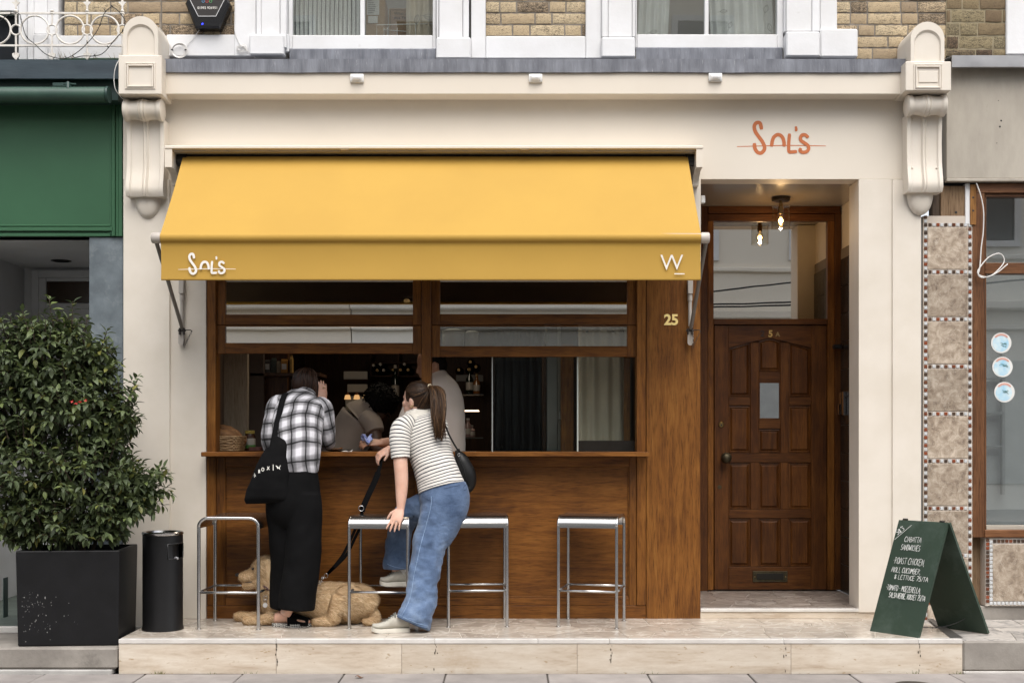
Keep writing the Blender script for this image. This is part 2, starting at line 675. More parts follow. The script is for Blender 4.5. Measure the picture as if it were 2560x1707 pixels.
SLATE = plain('slate_render', (.155, .185, .205), (.095, .115, .13), .6, scale=6, bump=.1, bscale=40, dirt=((.24, .27, .28), 9, .55, .85))
GREYBOARD = plain('weathered_board', (.42, .38, .32), (.34, .305, .255), .75, scale=2.5, stretch=(3, 3, 1), bump=.2, bscale=60, dirt=((.2, .18, .15), 5, .62, .85))
MORTAR = plain('lime_mortar', (.27, .235, .195), (.17, .15, .125), .95, scale=12, bump=.5, bscale=90, bdist=.006)
MORTAR2 = plain('sand_mortar', (.34, .29, .19), (.24, .2, .13), .95, scale=12, bump=.5, bscale=90, bdist=.006)
BLACK = plain('black_plastic', (.012, .012, .013), None, .35, bump=.04)
BLACKMETAL = plain('black_powder_coat', (.009, .009, .010), (.007, .007, .0075), .42, spec=.35, scale=9, bump=.1, bscale=260, bdist=.0008)
STEEL = plain('brushed_steel', (.56, .55, .54), (.50, .49, .48), .22, 1.0, scale=3, stretch=(1, 8, 8), bump=.015, bscale=60, rvar=.03)
STEEL_DK = plain('stainless_door', (.30, .28, .26), (.22, .21, .2), .35, .9, scale=2, bump=.05)
BRASS = plain('aged_brass', (.36, .25, .10), (.2, .13, .05), .3, 1.0, scale=20, bump=.15)
BRASS_DK = plain('tarnished_brass', (.10, .085, .05), (.05, .04, .025), .5, .8, scale=20, bump=.3)
GILT = plain('gold_leaf', (1.0, .80, .33), (.97, .75, .29), .45, .0, scale=20, bump=0)
GREYARM = plain('grey_arm_paint', (.42, .385, .345), (.36, .33, .295), .45, scale=8, bump=.05)
DARKIRON = plain('dark_iron', (.06, .05, .045), (.03, .025, .02), .6, .5, scale=60, bump=.3)
YELLOW = plain('yellow_awning_cloth', (.455, .268, .040), (.425, .248, .036), .75, scale=1.5, bump=.08, bscale=700, bdist=.0006, sheen=.05)
RUST = plain('burnt_orange_paint', (.56, .155, .045), None, .6, bump=0)
OFFWHITE = plain('white_print', (.80, .775, .72), None, .6, bump=0)
CHALK = plain('chalk', (.80, .80, .77), (.6, .62, .6), .9, scale=120, bump=0)
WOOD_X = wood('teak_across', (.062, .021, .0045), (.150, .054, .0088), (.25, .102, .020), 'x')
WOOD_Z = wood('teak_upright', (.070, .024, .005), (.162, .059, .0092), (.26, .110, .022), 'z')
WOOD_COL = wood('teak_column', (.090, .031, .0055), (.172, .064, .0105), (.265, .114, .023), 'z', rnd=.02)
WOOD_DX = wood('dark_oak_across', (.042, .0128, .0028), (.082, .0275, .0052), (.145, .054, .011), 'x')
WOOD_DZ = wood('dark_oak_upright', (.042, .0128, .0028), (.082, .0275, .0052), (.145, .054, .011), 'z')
WOOD_IN = wood('walnut_indoors', (.035, .015, .007), (.06, .026, .011), (.1, .045, .02), 'z')
PLY = wood('pale_plywood', (.34, .27, .18), (.42, .34, .24), (.5, .41, .3), 'z', .5, coat=0)
WOOD_R = wood('brown_window_frame', (.085, .035, .015), (.15, .065, .028), (.23, .11, .05), 'z', .4)
OLDBOARD = wood('bare_old_board', (.11, .065, .035), (.2, .13, .075), (.28, .19, .12), 'z', .8, coat=0)
TRAV_V = None

def travertine():
    m, N, L, out = nodes('travertine')
    v = coords(N, L, (1.2, 1.2, 7.0))
    f1 = tex(N, L, v, 1.6, 8, .65, .4)
    f2 = tex(N, L, v, 11, 6, .7)
    v3 = coords(N, L, (9, 9, 22))
    f3 = tex(N, L, v3, 2.2, 4, .6)
    col = ramp(N, L, mth(N, L, 'ADD', mth(N, L, 'MULTIPLY', f1, .7), mth(N, L, 'MULTIPLY', f2, .3)),
               [(.34, (.40, .315, .235)), (.46, (.525, .445, .355)), (.60, (.61, .545, .46))])
    pits = ramp(N, L, f3, [(.27, .0), (.36, 1.0)])
    col = mix(N, L, pits, (.36, .26, .16), col)
    v4 = coords(N, L, (1, 1, 1))
    st = ramp(N, L, tex(N, L, v4, 2.4, 5, .7), [(.60, .0), (.80, .7)])
    col = mix(N, L, st, col, (.38, .26, .15))
    oi = N.new('ShaderNodeObjectInfo')
    h = N.new('ShaderNodeHueSaturation')
    L.new(mth(N, L, 'MULTIPLY_ADD', oi.outputs['Random'], .16, .92), h.inputs['Value'])
    L.new(col, h.inputs['Color'])
    finish(N, L, out, h.outputs[0], .5, 0, .4, f3, .2, .002)
    return m

def marble(name, stops, vein, rough=.14, scale=4.0, rnd=.12, vein_w=.035, vscale=3.0):
    m, N, L, out = nodes(name)
    v = coords(N, L, (1, 1, 1))
    f1 = tex(N, L, v, scale, 9, .68, .6)
    col = ramp(N, L, f1, stops)
    f2 = tex(N, L, v, vscale, 4, .6, 1.4)
    d = mth(N, L, 'ABSOLUTE', mth(N, L, 'SUBTRACT', f2, .5))
    k = ramp(N, L, d, [(0.0, .75), (vein_w, .0)])
    col = mix(N, L, k, col, vein)
    oi = N.new('ShaderNodeObjectInfo')
    h = N.new('ShaderNodeHueSaturation')
    L.new(mth(N, L, 'MULTIPLY_ADD', oi.outputs['Random'], 2 * rnd, 1 - rnd), h.inputs['Value'])
    L.new(col, h.inputs['Color'])
    rs = mth(N, L, 'MULTIPLY_ADD', tex(N, L, v, 9, 4), .22, rough - .04)
    finish(N, L, out, h.outputs[0], rough, 0, .5, f1, .04, .001, roughsock=rs)
    return m

TRAV = travertine()
CRAZY = marble('polished_grey_beige_marble', [(.3, (.30, .255, .21)), (.5, (.42, .365, .305)), (.7, (.52, .46, .39))], (.62, .57, .5), .16, 3.0, .10)
CRAZY_D = marble('brown_porch_marble', [(.3, (.16, .13, .11)), (.5, (.22, .18, .155)), (.7, (.28, .235, .2))], (.4, .35, .31), .25, 3.0, .12)
GROUT = plain('pale_grout', (.60, .55, .48), (.5, .45, .38), .8, scale=20, bump=.1)
GROUT_D = plain('porch_grout', (.40, .36, .32), (.32, .28, .25), .8, scale=20, bump=.1)
EMPER = marble('brown_marble_tile', [(.30, (.15, .108, .080)), (.46, (.31, .245, .185)), (.57, (.42, .345, .27)), (.72, (.60, .52, .43))], (.56, .50, .42), .22, 17.0, .2, .011, 11.0)
EDGE_ST = plain('white_marble_nosing', (.66, .635, .60), (.54, .51, .475), .25, scale=6, bump=.03)
GREYSTONE = plain('grey_step_stone', (.30, .275, .245), (.19, .172, .152), .8, scale=3.5, bump=.4, bscale=50, bdist=.004, dirt=((.09, .08, .07), 3.2, .56, .8))
PAVE = plain('york_paving', (.30, .275, .26), (.225, .205, .195), .75, scale=5, bump=.35, bscale=70, bdist=.003, rnd=.08, dirt=((.12, .11, .1), 11, .66, .8))
PAVE_J = plain('dirty_joint', (.09, .08, .07), None, .95, scale=20)
ASPHALT = plain('asphalt', (.055, .055, .057), (.042, .042, .044), .9, scale=40, bump=.5, bscale=200)

def brickmat(name, stops, soot):
    m, N, L, out = nodes(name)
    oi = N.new('ShaderNodeObjectInfo')
    v = coords(N, L, (1, 1, 1))
    f = tex(N, L, v, 9, 7, .65)
    base = ramp(N, L, mth(N, L, 'ADD', mth(N, L, 'MULTIPLY', oi.outputs['Random'], .72), mth(N, L, 'MULTIPLY', f, .28)), stops)
    f2 = tex(N, L, v, 34, 6, .72, .5)
    sh = mth(N, L, 'ADD', mth(N, L, 'MULTIPLY_ADD', oi.outputs['Random'], .16, -.08), mth(N, L, 'MULTIPLY_ADD', tex(N, L, v, 7, 2), .30, -.15))
    k = ramp(N, L, mth(N, L, 'ADD', f2, sh), [(.515, 0.0), (.575, 1.0)])
    k = mth(N, L, 'MULTIPLY', k, soot)
    col = mix(N, L, k, base, (.028, .024, .02))
    finish(N, L, out, col, .9, 0, .25, f2, .6, .006)
    return m

BRICK = brickmat('london_stock_brick', [(.10, (.24, .18, .125)), (.30, (.46, .355, .225)), (.55, (.60, .485, .32)), (.78, (.54, .40, .255)), (.95, (.31, .26, .205))], .9)
BRICK2 = brickmat('sooty_stock_brick', [(.12, (.13, .085, .055)), (.4, (.26, .2, .115)), (.62, (.33, .28, .17)), (.88, (.17, .095, .06))], .95)
SKIN = plain('fair_skin', (.62, .385, .29), (.57, .33, .24), .5, scale=14, bump=.08, bscale=200, bdist=.0006, sss=.12)
SKIN_T = plain('tanned_skin', (.48, .27, .18), (.42, .23, .15), .5, scale=14, bump=.08, bscale=200, bdist=.0006, sss=.1)
SKIN_D = plain('deep_brown_skin', (.10, .05, .03), (.075, .037, .022), .5, scale=14, bump=.08, bscale=200, bdist=.0006)
HAIR_DK = plain('dark_brown_hair', (.032, .015, .009), (.014, .007, .005), .36, scale=30, stretch=(3, 3, .6), bump=.3, bscale=150, bdist=.001)
HAIR_BR = plain('light_brown_hair', (.115, .062, .031), (.028, .014, .008), .38, scale=26, stretch=(3, 3, .5), bump=.3, bscale=150, bdist=.001)
HAIR_BR2 = plain('brown_hair_cap', (.045, .023, .013), (.018, .009, .006), .38, scale=26, stretch=(3, 3, .8), bump=.4, bscale=120, bdist=.001)
HAIR_BK = plain('black_hair', (.006, .005, .0045), None, .7, spec=.12, scale=30, bump=.3)
BLACKCLOTH = plain('black_cloth', (.0048, .0048, .0052), (.0032, .0032, .0035), .9, scale=9, bump=.25, bscale=500, bdist=.001, spec=.12)
BLACKLEATHER = plain('black_leather', (.006, .006, .006), None, .45, spec=.3, scale=9, bump=.3, bscale=260, bdist=.0008)
BLACKWEB = plain('black_webbing', (.004, .004, .0045), None, .85, spec=.12, bump=.3, bscale=400, bdist=.001)
GREYTEE = plain('taupe_tee', (.33, .275, .225), (.29, .24, .195), .9, scale=6, bump=.2, bscale=400, sheen=.1)
CREAMTEE = plain('oatmeal_tee', (.80, .72, .65), (.75, .67, .6), .9, scale=6, bump=.2, bscale=400, sheen=.1)
SHOE = plain('grey_suede', (.44, .415, .36), (.37, .35, .3), .9, scale=20, bump=.2, bscale=300)
SOLE = plain('off_white_rubber', (.66, .63, .56), (.56, .53, .46), .6, scale=14, bump=.05)
SOCK = plain('white_sock', (.72, .71, .69), None, .9, bump=.4, bscale=300)
FUR = plain('golden_fur', (.50, .335, .18), (.36, .225, .105), .75, scale=7, bump=.3, bscale=80, rnd=0)
def strandmat(name, stops, rough=.45, spec=.22):
    m, N, L, out = nodes(name)
    g = N.new('ShaderNodeNewGeometry')
    finish(N, L, out, ramp(N, L, g.outputs['Random Per Island'], stops), rough, 0, spec)
    return m
FUR2 = strandmat('golden_fur_tips', [(0, (.40, .25, .125)), (.4, (.58, .40, .225)), (.75, (.70, .52, .315)), (1, (.80, .64, .44))], .75, .2)
HAIR_DK = strandmat('dark_brown_hair_strands', [(0, (.010, .005, .003)), (.6, (.024, .011, .007)), (1, (.055, .026, .015))])
HAIR_BR = strandmat('brown_hair_strands', [(0, (.016, .007, .003)), (.5, (.050, .024, .010)), (.85, (.105, .056, .026)), (1, (.19, .11, .058))])
HAIR_BR2 = strandmat('combed_hair_strands', [(0, (.010, .005, .0025)), (.6, (.030, .0145, .007)), (1, (.080, .042, .020))])
NOSE = plain('dog_nose', (.012, .010, .010), None, .3, bump=.2)
BREAD = plain('crusty_bread', (.30, .15, .06), (.16, .07, .025), .7, scale=12, bump=.6, bscale=40, bdist=.006)
WICKER = plain('wicker', (.36, .24, .12), (.22, .14, .07), .6, scale=20, bump=.2)
CURTAIN = plain('beige_curtain', (.62, .54, .43), (.55, .48, .38), .9, scale=5, bump=.1, bscale=300)
NET = plain('white_net_curtain', (.80, .80, .79), (.68, .68, .67), .9, scale=5, bump=.1, bscale=300)
CARD = plain('brown_cardboard', (.42, .29, .18), (.36, .24, .15), .85, scale=4, bump=.1)
PAPER = plain('white_paper', (.74, .73, .70), None, .8, bump=0)
INK = plain('dark_ink', (.03, .03, .03), None, .7, bump=0)
CHALKBOARD = plain('green_chalkboard', (.022, .043, .026), (.019, .038, .023), .55, scale=5, bump=.05, dirt=((.085, .115, .095), 3.0, .50, .88))
BOARD_IN = plain('dark_board_back', (.026, .034, .024), (.018, .024, .018), .7, scale=5, bump=.1)
PLANTER = plain('black_fibreclay', (.0085, .0085, .0095), (.006, .006, .0065), .55, spec=.25, scale=8, bump=.2, bscale=60, bdist=.002, dirt=((.20, .20, .19), 22, .70, .84))
SOIL = plain('soil', (.05, .035, .025), None, .95, scale=30, bump=.8, bscale=60, bdist=.01)
BARK = plain('shrub_bark', (.075, .052, .035), (.04, .028, .02), .9, scale=30, bump=.6)
ROOM = plain('dark_room_paint', (.075, .050, .034), (.06, .04, .027), .6, scale=4, bump=.05)
CEIL_IN = plain('brown_ceiling', (.10, .065, .04), (.08, .05, .03), .6, scale=4, bump=.05)
PORCH_CEIL = plain('porch_ceiling_gloss', (.33, .30, .265), (.30, .275, .24), .22, scale=2, bump=.02)
BACKPAINT = plain('pale_grey_paint', (.40, .39, .365), (.36, .35, .33), .6, scale=2, bump=.1)
DKTILE = plain('black_glazed_tile', (.030, .024, .020), (.020, .017, .014), .22, scale=8, bump=.05, rnd=.25)
DKGROUT = plain('tan_grout', (.20, .165, .13), None, .9)
OPP = plain('cream_render', (.84, .78, .68), (.80, .73, .63), .8, scale=.5, bump=.1)
OPP2 = plain('grey_render', (.82, .79, .73), (.77, .74, .68), .8, scale=.5, bump=.1)
DARKGLASS = plain('dark_window_glass', (.02, .022, .025), None, .08, bump=0)
GLASS = glass('shop_glass', .80)
GLASS_MID = glass('clearer_shop_glass', .14)
GLASS_OPEN = glass('sliding_glass', .008)
GLASS_UP = glass('sash_glass', .15, (.86, .88, .87))
GLASS_N = glass('neighbour_glass', .26, (.88, .9, .9))
GLASS_DOOR = glass('door_glass', .64, (.6, .62, .62))
GLASS_CLEAR = glass('lamp_glass', .03, (.96, .95, .92))
BULB = glow('bulb_filament', (1.0, .66, .30), 14)
BULBGLASS = glass('bulb_glass', .1, (1.0, .92, .75))
LED = glow('warm_led', (1.0, .72, .48), 2.0)
WARMLAMP = glow('amber_lamp', (1.0, .55, .22), .4)
BLUELED = glow('blue_led', (.02, .03, 1.0), 6)
GREYEDGE = plain('glass_edge', (.55, .58, .55), None, .3, bump=0)
WHITEEDGE = plain('lit_glass_edge', (.9, .88, .86), None, .2, bump=0)  # the daylight this edge catches is put into its white colour
WHITEIRON = plain('white_iron_paint', (.74, .71, .67), (.6, .56, .5), .5, scale=20, bump=.3, dirt=((.3, .2, .12), 30, .68, .8))
CABLE_W = plain('white_cable', (.74, .72, .69), None, .5, bump=0)
CABLE_B = plain('black_cable', (.02, .02, .02), None, .5, bump=0)
NAPKIN = plain('blue_cloth', (.12, .17, .50), (.45, .5, .68), .9, scale=60, bump=.2)
RED = plain('red_petal', (.42, .02, .015), None, .6, bump=0)

def denim():
    m, N, L, out = nodes('blue_denim')
    v = coords(N, L, (1, 1, 1))
    f = tex(N, L, v, 5.5, 6, .6)
    col = ramp(N, L, f, [(.32, (.048, .080, .150)), (.52, (.098, .150, .255)), (.72, (.185, .255, .375))])
    v2 = coords(N, L, (420, 420, 40))
    f2 = tex(N, L, v2, 1.0, 2)
    col = mix(N, L, .35, col, ramp(N, L, f2, [(.3, .6), (.7, 1.25)]), 'MULTIPLY')
    v3 = coords(N, L, (9, 9, 16))
    f3 = tex(N, L, v3, 1.6, 3, .5, .8)
    finish(N, L, out, col, .85, 0, .3, f3, .55, .012, sheen=.15)
    return m

def plaid():
    m, N, L, out = nodes('black_white_plaid')
    tc = N.new('ShaderNodeTexCoord')
    sp = N.new('ShaderNodeSeparateXYZ')
    L.new(tc.outputs['UV'], sp.inputs[0])
    nz = coords(N, L, (1, 1, 1), rand=False)
    w = mth(N, L, 'MULTIPLY', mth(N, L, 'SUBTRACT', tex(N, L, nz, 8, 2), .5), .022)
    pitch = .091
    def band(c, ph):
        t = mth(N, L, 'FRACT', mth(N, L, 'MULTIPLY_ADD', mth(N, L, 'ADD', c, w), 1 / pitch, ph))
        d = mth(N, L, 'ABSOLUTE', mth(N, L, 'SUBTRACT', t, .5))
        return ramp(N, L, d, [(0.0, .045), (.040, .06), (.065, .40), (.17, .46), (.27, .62), (.34, 1.0)])
    skew = mth(N, L, 'MULTIPLY_ADD', sp.outputs[0], -.13, sp.outputs[1])
    a = band(sp.outputs[0], 10.18)
    b = band(skew, 10.35)
    col = mix(N, L, 1.0, a, b, 'MULTIPLY')
    v2 = coords(N, L, (300, 300, 900))
    f2 = tex(N, L, v2, 1, 1)
    col = mix(N, L, .4, col, ramp(N, L, f2, [(.35, .7), (.65, 1.2)]), 'MULTIPLY')
    col = mix(N, L, 1.0, col, (.64, .63, .67), 'MULTIPLY')
    v3 = coords(N, L, (9, 9, 14))
    finish(N, L, out, col, .9, 0, .2, tex(N, L, v3, 1.8, 3, .5, .7), .5, .012, sheen=.1)
    return m

def stripes():
    m, N, L, out = nodes('navy_white_stripes')
    tc = N.new('ShaderNodeTexCoord')
    sp = N.new('ShaderNodeSeparateXYZ')
    L.new(tc.outputs['UV'], sp.inputs[0])
    nz = coords(N, L, (1, 1, 1), rand=False)
    w = mth(N, L, 'MULTIPLY', mth(N, L, 'SUBTRACT', tex(N, L, nz, 7, 2), .5), .014)
    t = mth(N, L, 'FRACT', mth(N, L, 'MULTIPLY', mth(N, L, 'ADD', sp.outputs[1], w), 1 / .0205))
    d = mth(N, L, 'ABSOLUTE', mth(N, L, 'SUBTRACT', t, .5))
    col = ramp(N, L, d, [(.135, (.022, .024, .038)), (.16, (.70, .67, .62))])
    v3 = coords(N, L, (8, 8, 12))
    finish(N, L, out, col, .9, 0, .2, tex(N, L, v3, 1.8, 3, .5, .7), .4, .012, sheen=.1)
    return m

def blind():
    m, N, L, out = nodes('striped_blind_cloth')
    tc = N.new('ShaderNodeTexCoord')
    sp = N.new('ShaderNodeSeparateXYZ')
    L.new(tc.outputs['Object'], sp.inputs[0])
    t = mth(N, L, 'FRACT', mth(N, L, 'MULTIPLY', sp.outputs[0], 34.0))
    col = ramp(N, L, t, [(.0, (.20, .20, .21)), (.16, (.22, .22, .23)), (.24, (.74, .74, .73)), (.9, (.70, .70, .69)), (1.0, (.2, .2, .21))])
    finish(N, L, out, col, .9)
    return m

def braid():
    m, N, L, out = nodes('black_white_braid')
    tc = N.new('ShaderNodeTexCoord')
    mp = N.new('ShaderNodeMapping')
    mp.inputs['Scale'].default_value = (1, 1, 1)
    mp.inputs['Rotation'].default_value = (0, radians(40), 0)
    L.new(tc.outputs['Object'], mp.inputs[0])
    c = N.new('ShaderNodeTexChecker')
    c.inputs['Scale'].default_value = 130
    c.inputs[1].default_value = (.62, .6, .55, 1)
    c.inputs[2].default_value = (.02, .02, .02, 1)
    L.new(mp.outputs[0], c.inputs[0])
    finish(N, L, out, c.outputs[0], .8)
    return m

def leafmat(name, island):
    m, N, L, out = nodes(name)
    if island:
        g = N.new('ShaderNodeNewGeometry')
        r = g.outputs['Random Per Island']
    else:
        o = N.new('ShaderNodeObjectInfo')
        r = o.outputs['Random']
    col = ramp(N, L, r, [(.0, (.052, .070, .034)), (.45, (.082, .110, .048)), (.8, (.112, .145, .058)), (.93, (.13, .17, .05)), (1.0, (.2, .19, .05))])
    p = finish(N, L, out, col, .5, 0, .4)
    t = N.new('ShaderNodeBsdfTranslucent')
    L.new(col, t.inputs[0])
    mx = N.new('ShaderNodeMixShader')
    mx.inputs[0].default_value = .18
    L.new(p.outputs[0], mx.inputs[1]); L.new(t.outputs[0], mx.inputs[2])
    L.new(mx.outputs[0], out.inputs['Surface'])
    return m

DENIM, PLAID, STRIPE, BRAID = denim(), plaid(), stripes(), braid()
BLIND = blind()
LEAF, LEAF_M = leafmat('shrub_leaf', False), leafmat('shrub_leaf_mass', True)
def mosaicmat():
    m, N, L, out = nodes('mosaic_glass')
    g = N.new('ShaderNodeNewGeometry')
    col = ramp(N, L, g.outputs['Random Per Island'], [(.0, (.10, .035, .018)), (.35, (.24, .06, .025)), (.6, (.085, .05, .032)), (1.0, (.05, .035, .028))])
    finish(N, L, out, col, .2)
    return m
MOSAIC_D = mosaicmat()
MOSAIC_L = plain('pale_mosaic', (.58, .60, .63), (.50, .50, .48), .2, scale=40, bump=0)
# ------------------------------------------------------------------ ground, terrace, pavement
PZ = -0.203                      # pavement level
TX0, TX1, TY = X(296, -.85), X(2407, -.85), -.85

def clip(poly, a, b, c):
    """keep a*x + b*y <= c"""
    out = []
    for i in range(len(poly)):
        p, q = poly[i], poly[(i + 1) % len(poly)]
        dp, dq = a * p[0] + b * p[1] - c, a * q[0] + b * q[1] - c
        if dp <= 0: out.append(p)
        if dp * dq < 0:
            t = dp / (dp - dq)
            out.append((p[0] + (q[0] - p[0]) * t, p[1] + (q[1] - p[1]) * t))
    return out

def shards(x0, x1, y0, y1, size, gap, rng):
    pts = []
    nx, ny = max(1, round((x1 - x0) / size)), max(1, round((y1 - y0) / (size * .8)))
    for i in range(nx):
        for j in range(ny):
            pts.append((x0 + (i + .5 + (j % 2) * .35 + rng.uniform(-.42, .42)) * (x1 - x0) / nx, y0 + (j + .5 + rng.uniform(-.42, .42)) * (y1 - y0) / ny))
    out = []
    for i, p in enumerate(pts):
        poly = [(x0, y0), (x1, y0), (x1, y1), (x0, y1)]
        for j, q in enumerate(pts):
            if i == j: continue
            dx, dy = q[0] - p[0], q[1] - p[1]
            dl = sqrt(dx * dx + dy * dy)
            if dl > size * 3.2: continue
            a, b = dx / dl, dy / dl
            poly = clip(poly, a, b, a * (p[0] + q[0]) / 2 + b * (p[1] + q[1]) / 2 - gap / 2)
            if len(poly) < 3: break
        if len(poly) >= 3: out.append(poly)
    return out

rng = random.Random(5)
g = MB().box(-90, 90, -90, 40, PZ - .55, PZ - .14, 0).build('ground', ASPHALT, kind='structure')
road = thing('road', loc=(0, -9, PZ - .14), kind='structure')
MB().box(-60, 60, -12.6, -4.2, PZ - .139, PZ - .11, 0).build('road_surface', ASPHALT, road)
mk = MB()
for yy in (-4.55, -4.7): mk.box(-40, 40, yy, yy + .07, PZ - .109, PZ - .105, 0)
mk.build('yellow_line', plain('yellow_road_paint', (.5, .36, .05)), road)
farp = MB().box(-60, 60, -16, -12.6, PZ - .139, PZ, .01).build('far_pavement', PAVE, kind='structure')

pav = thing('pavement', loc=(0, -1.2, PZ), kind='structure')
MB().box(-30, 30, -4.05, .4, PZ - .13, PZ - .012, 0).build('paving_bed', PAVE_J, pav)
kb = MB()
x = -16.0
while x < 16:
    kb.box(x, x + .908, -4.2, -4.05, PZ - .139, PZ + .004, .015)
    x += .914
kb.build('kerb', GREYSTONE, pav, kind='stuff')
joints = [-400, -140, 85, 340, 590, 850, 1110, 1370, 1627, 1885, 2145, 2400, 2660, 2920]
yk = -1.02
row_y = [-.862, -1.47, -2.08, -2.7, -3.35, -4.05]
for r in range(len(row_y) - 1):
    for i in range(len(joints) - 1):
        a, b = X(joints[i], -1.05) + (.28 if r % 2 else 0), X(joints[i + 1], -1.05) + (.28 if r % 2 else 0)
        m = MB().obox(((a + b) / 2, (row_y[r] + row_y[r + 1]) / 2, PZ - .022 + rng.uniform(-.002, .001)), (b - a - .009, row_y[r] - row_y[r + 1] - .009, .044),
                      Matrix.Rotation(rng.uniform(-.006, .006), 3, 'Y'), .004)
        m.build('paving_slab', PAVE, pav)
m = MB()
c = P(2287, 1706, -1.22); c.z = PZ + .001
m.lathe([(0.001, 0), (.11, 0), (.112, .004), (.10, .006), (.001, .005)], c, 28)
m.build('stopcock_cover', DARKIRON, pav, smooth=30)

# terrace in front of the shop
ter = thing('raised_terrace', loc=(0, -.4, PZ), kind='structure')
MB().box(TX0 + .004, TX1 - .004, TY + .03, .30, PZ, -.004, 0).build('terrace_bed', GROUT, ter)
seams = [296, 690, 1004, 1443, 1978, 2407]
for a, b in zip(seams, seams[1:]):
    MB().box(X(a, TY) + .0008, X(b, TY) - .0008, TY + .004 + rng.uniform(0, .001), TY + .029, PZ - .005, -.026, .0012).build('travertine_slab', TRAV, ter)
MB().box(TX0, TX0 + .02, TY + .031, 0, PZ - .005, -.026, .001).build('travertine_slab', TRAV, ter)
MB().box(TX1 - .02, TX1, TY + .031, 0, PZ - .005, -.026, .001).build('travertine_slab', TRAV, ter)
nos = [296, 690, 1087, 1345, 1524, 1960, 2296, 2407]
for a, b in zip(nos, nos[1:]):
    MB().box(X(a, TY) + .0007, X(b, TY) - .0007, TY, TY + .06, -.0255, 0.0005, .002).build('marble_nosing', EDGE_ST, ter)
for poly in shards(TX0, TX1, TY + .0615, .02, .23, .0045, rng):
    MB().prism_xy(poly, -.02, rng.uniform(-.0003, .0006), .0012).build('marble_piece', CRAZY, ter)
# dirt that has run out of the joints
st = MB()
for px in (690, 1087, 1524, 1960, 2296):
    for q in range(9):
        yy = 1606 + rng.random() ** 1.4 * 74
        c = P(px + rng.gauss(2, 2.6), yy, TY + .0035)
        w, h = rng.uniform(.001, .0042), rng.uniform(.004, .013)
        st.prism([(c.x - w, c.z), (c.x - w * .4, c.z + h), (c.x + w * .7, c.z + h * .7), (c.x + w, c.z - h * .3), (c.x - w * .1, c.z - h)], TY + .003, TY + .006)
st.build('joint_stain', plain('black_joint_dirt', (.07, .055, .04), None, .95), ter, kind='stuff')
weed = MB()
for (px, n) in ((395, 26), (625, 8), (2288, 14), (2396, 16), (530, 6), (1620, 5)):
    for q in range(n):
        c = P(px + rng.gauss(0, 9), 1683, TY - .012)
        c.z = PZ - .004
        h = rng.uniform(.008, .03)
        dx, dy = rng.uniform(-.02, .02), rng.uniform(-.008, .006)
        weed.add([c + Vector((-.0018, 0, 0)), c + Vector((.0018, 0, 0)), c + Vector((dx, dy, h))], [(0, 1, 2)])
weed.build('weeds', plain('weed_green', (.08, .11, .03), (.16, .15, .06), .7), kind='stuff', recalc=False)
def fallen(px, py, Y, col, name):
    c = P(px, py, Y); c.z = PZ + .004
    m = MB()
    m.sheet(lambda u, v: c + Vector(((u - .5) * .05, (v - .5) * .036 * (1 - (2 * u - 1) ** 2), .006 * sin(u * 6) + .004 + .004 * abs(v - .5))), 6, 4, (0, 0, -.0008))
    return m.build('fallen_leaf', col, label=name, cat='leaf', group='fallen leaves on the paving', smooth=180)
AUT = plain('autumn_leaf', (.48, .24, .05), (.35, .15, .04), .7, scale=30)
fallen(562, 1706, -1.32, AUT, 'dry orange leaf lying on the grey paving slabs below the left stool')
fallen(898, 1690, -1.0, plain('brown_leaf', (.14, .06, .03)), 'small brown leaf on the paving slabs below the white sneaker')

# porch step inside the door recess
RX0, RX1, RXB, RD = X(1751), X(2147), 2.455, .97
FZ, CZ = Z(1521), 2.94
por = thing('porch_step', loc=((RX0 + RX1) / 2, .4, 0), kind='structure')
MB().box(RX0, RXB, .03, RD + .25, -.02, FZ - .005, 0).build('porch_bed', GROUT_D, por)
MB().box(RX0 + .001, X(2252), .004, .029, .0005, FZ - .021, .001).build('travertine_slab', TRAV, por)
MB().box(RX0 + .001, RX1 - .001, -.004, .055, FZ - .0205, FZ, .002).build('marble_nosing', EDGE_ST, por)
for poly in shards(RX0, RXB, .0565, RD, .2, .007, rng):
    MB().prism_xy(poly, FZ - .02, FZ - rng.uniform(0, .0006), .001).build('marble_piece', CRAZY_D, por)

# ------------------------------------------------------------------ the cream shop front
shop = thing('shop_front', 'cream and teak shop front with yellow awning, serving window and recessed brown door', 'shop front', (0, 0, 0))
YU = .05                                           # face of the upper wall
CP = -.134                                         # cornice projection
# frieze board in three pieces around the window and the recess
m = MB()
m.pbox(404, 1752, 232, 700, .0, .14, 0)
m.pbox(1752, 2303, 232, 448, .0, .16, 0)
m.build('frieze', CREAM, shop)
m = MB().pbox(404, 2275, 180, 236, CP, .1, .004)
m.build('cornice', CREAM, shop)
# lead flashing with a slightly wavy lip
def lead(name, px0, px1, pt, pb, yf, mat, parent, amp=.006, seed=0.0, back=.12):
    x0, x1 = X(px0, yf), X(px1, yf)
    zt, zb = Z(pt, yf), Z(pb, yf)
    m = MB()
    def fn(u, v):
        x_ = x0 + (x1 - x0) * u
        w = noise.noise(Vector((x_ * 1.7, seed, 0))) * amp + noise.noise(Vector((x_ * 6, seed + 3, 0))) * amp * .35
        q = noise.noise(Vector((x_ * 9, seed, v * 3))) * .0035
        if v < .5: return Vector((x_, yf + q, zb + w + (zt - zb - w * .6) * v * 2))
        return Vector((x_, yf + (back + .02) * (v - .5) * 2, zt + w * .4 + .03 * (v - .5) * 2))
    m.sheet(fn, 90, 6, (0, .012, -.004))
    return m.build(name, mat, parent, smooth=40)
lead('lead_flashing', 405, 2264, 148, 181, CP - .016, LEAD, shop, seed=2.0, back=.2)
lead('lead_flashing', 724, 1089, 124, 150, YU - .012, LEAD, shop, .002, 5.0, .03)
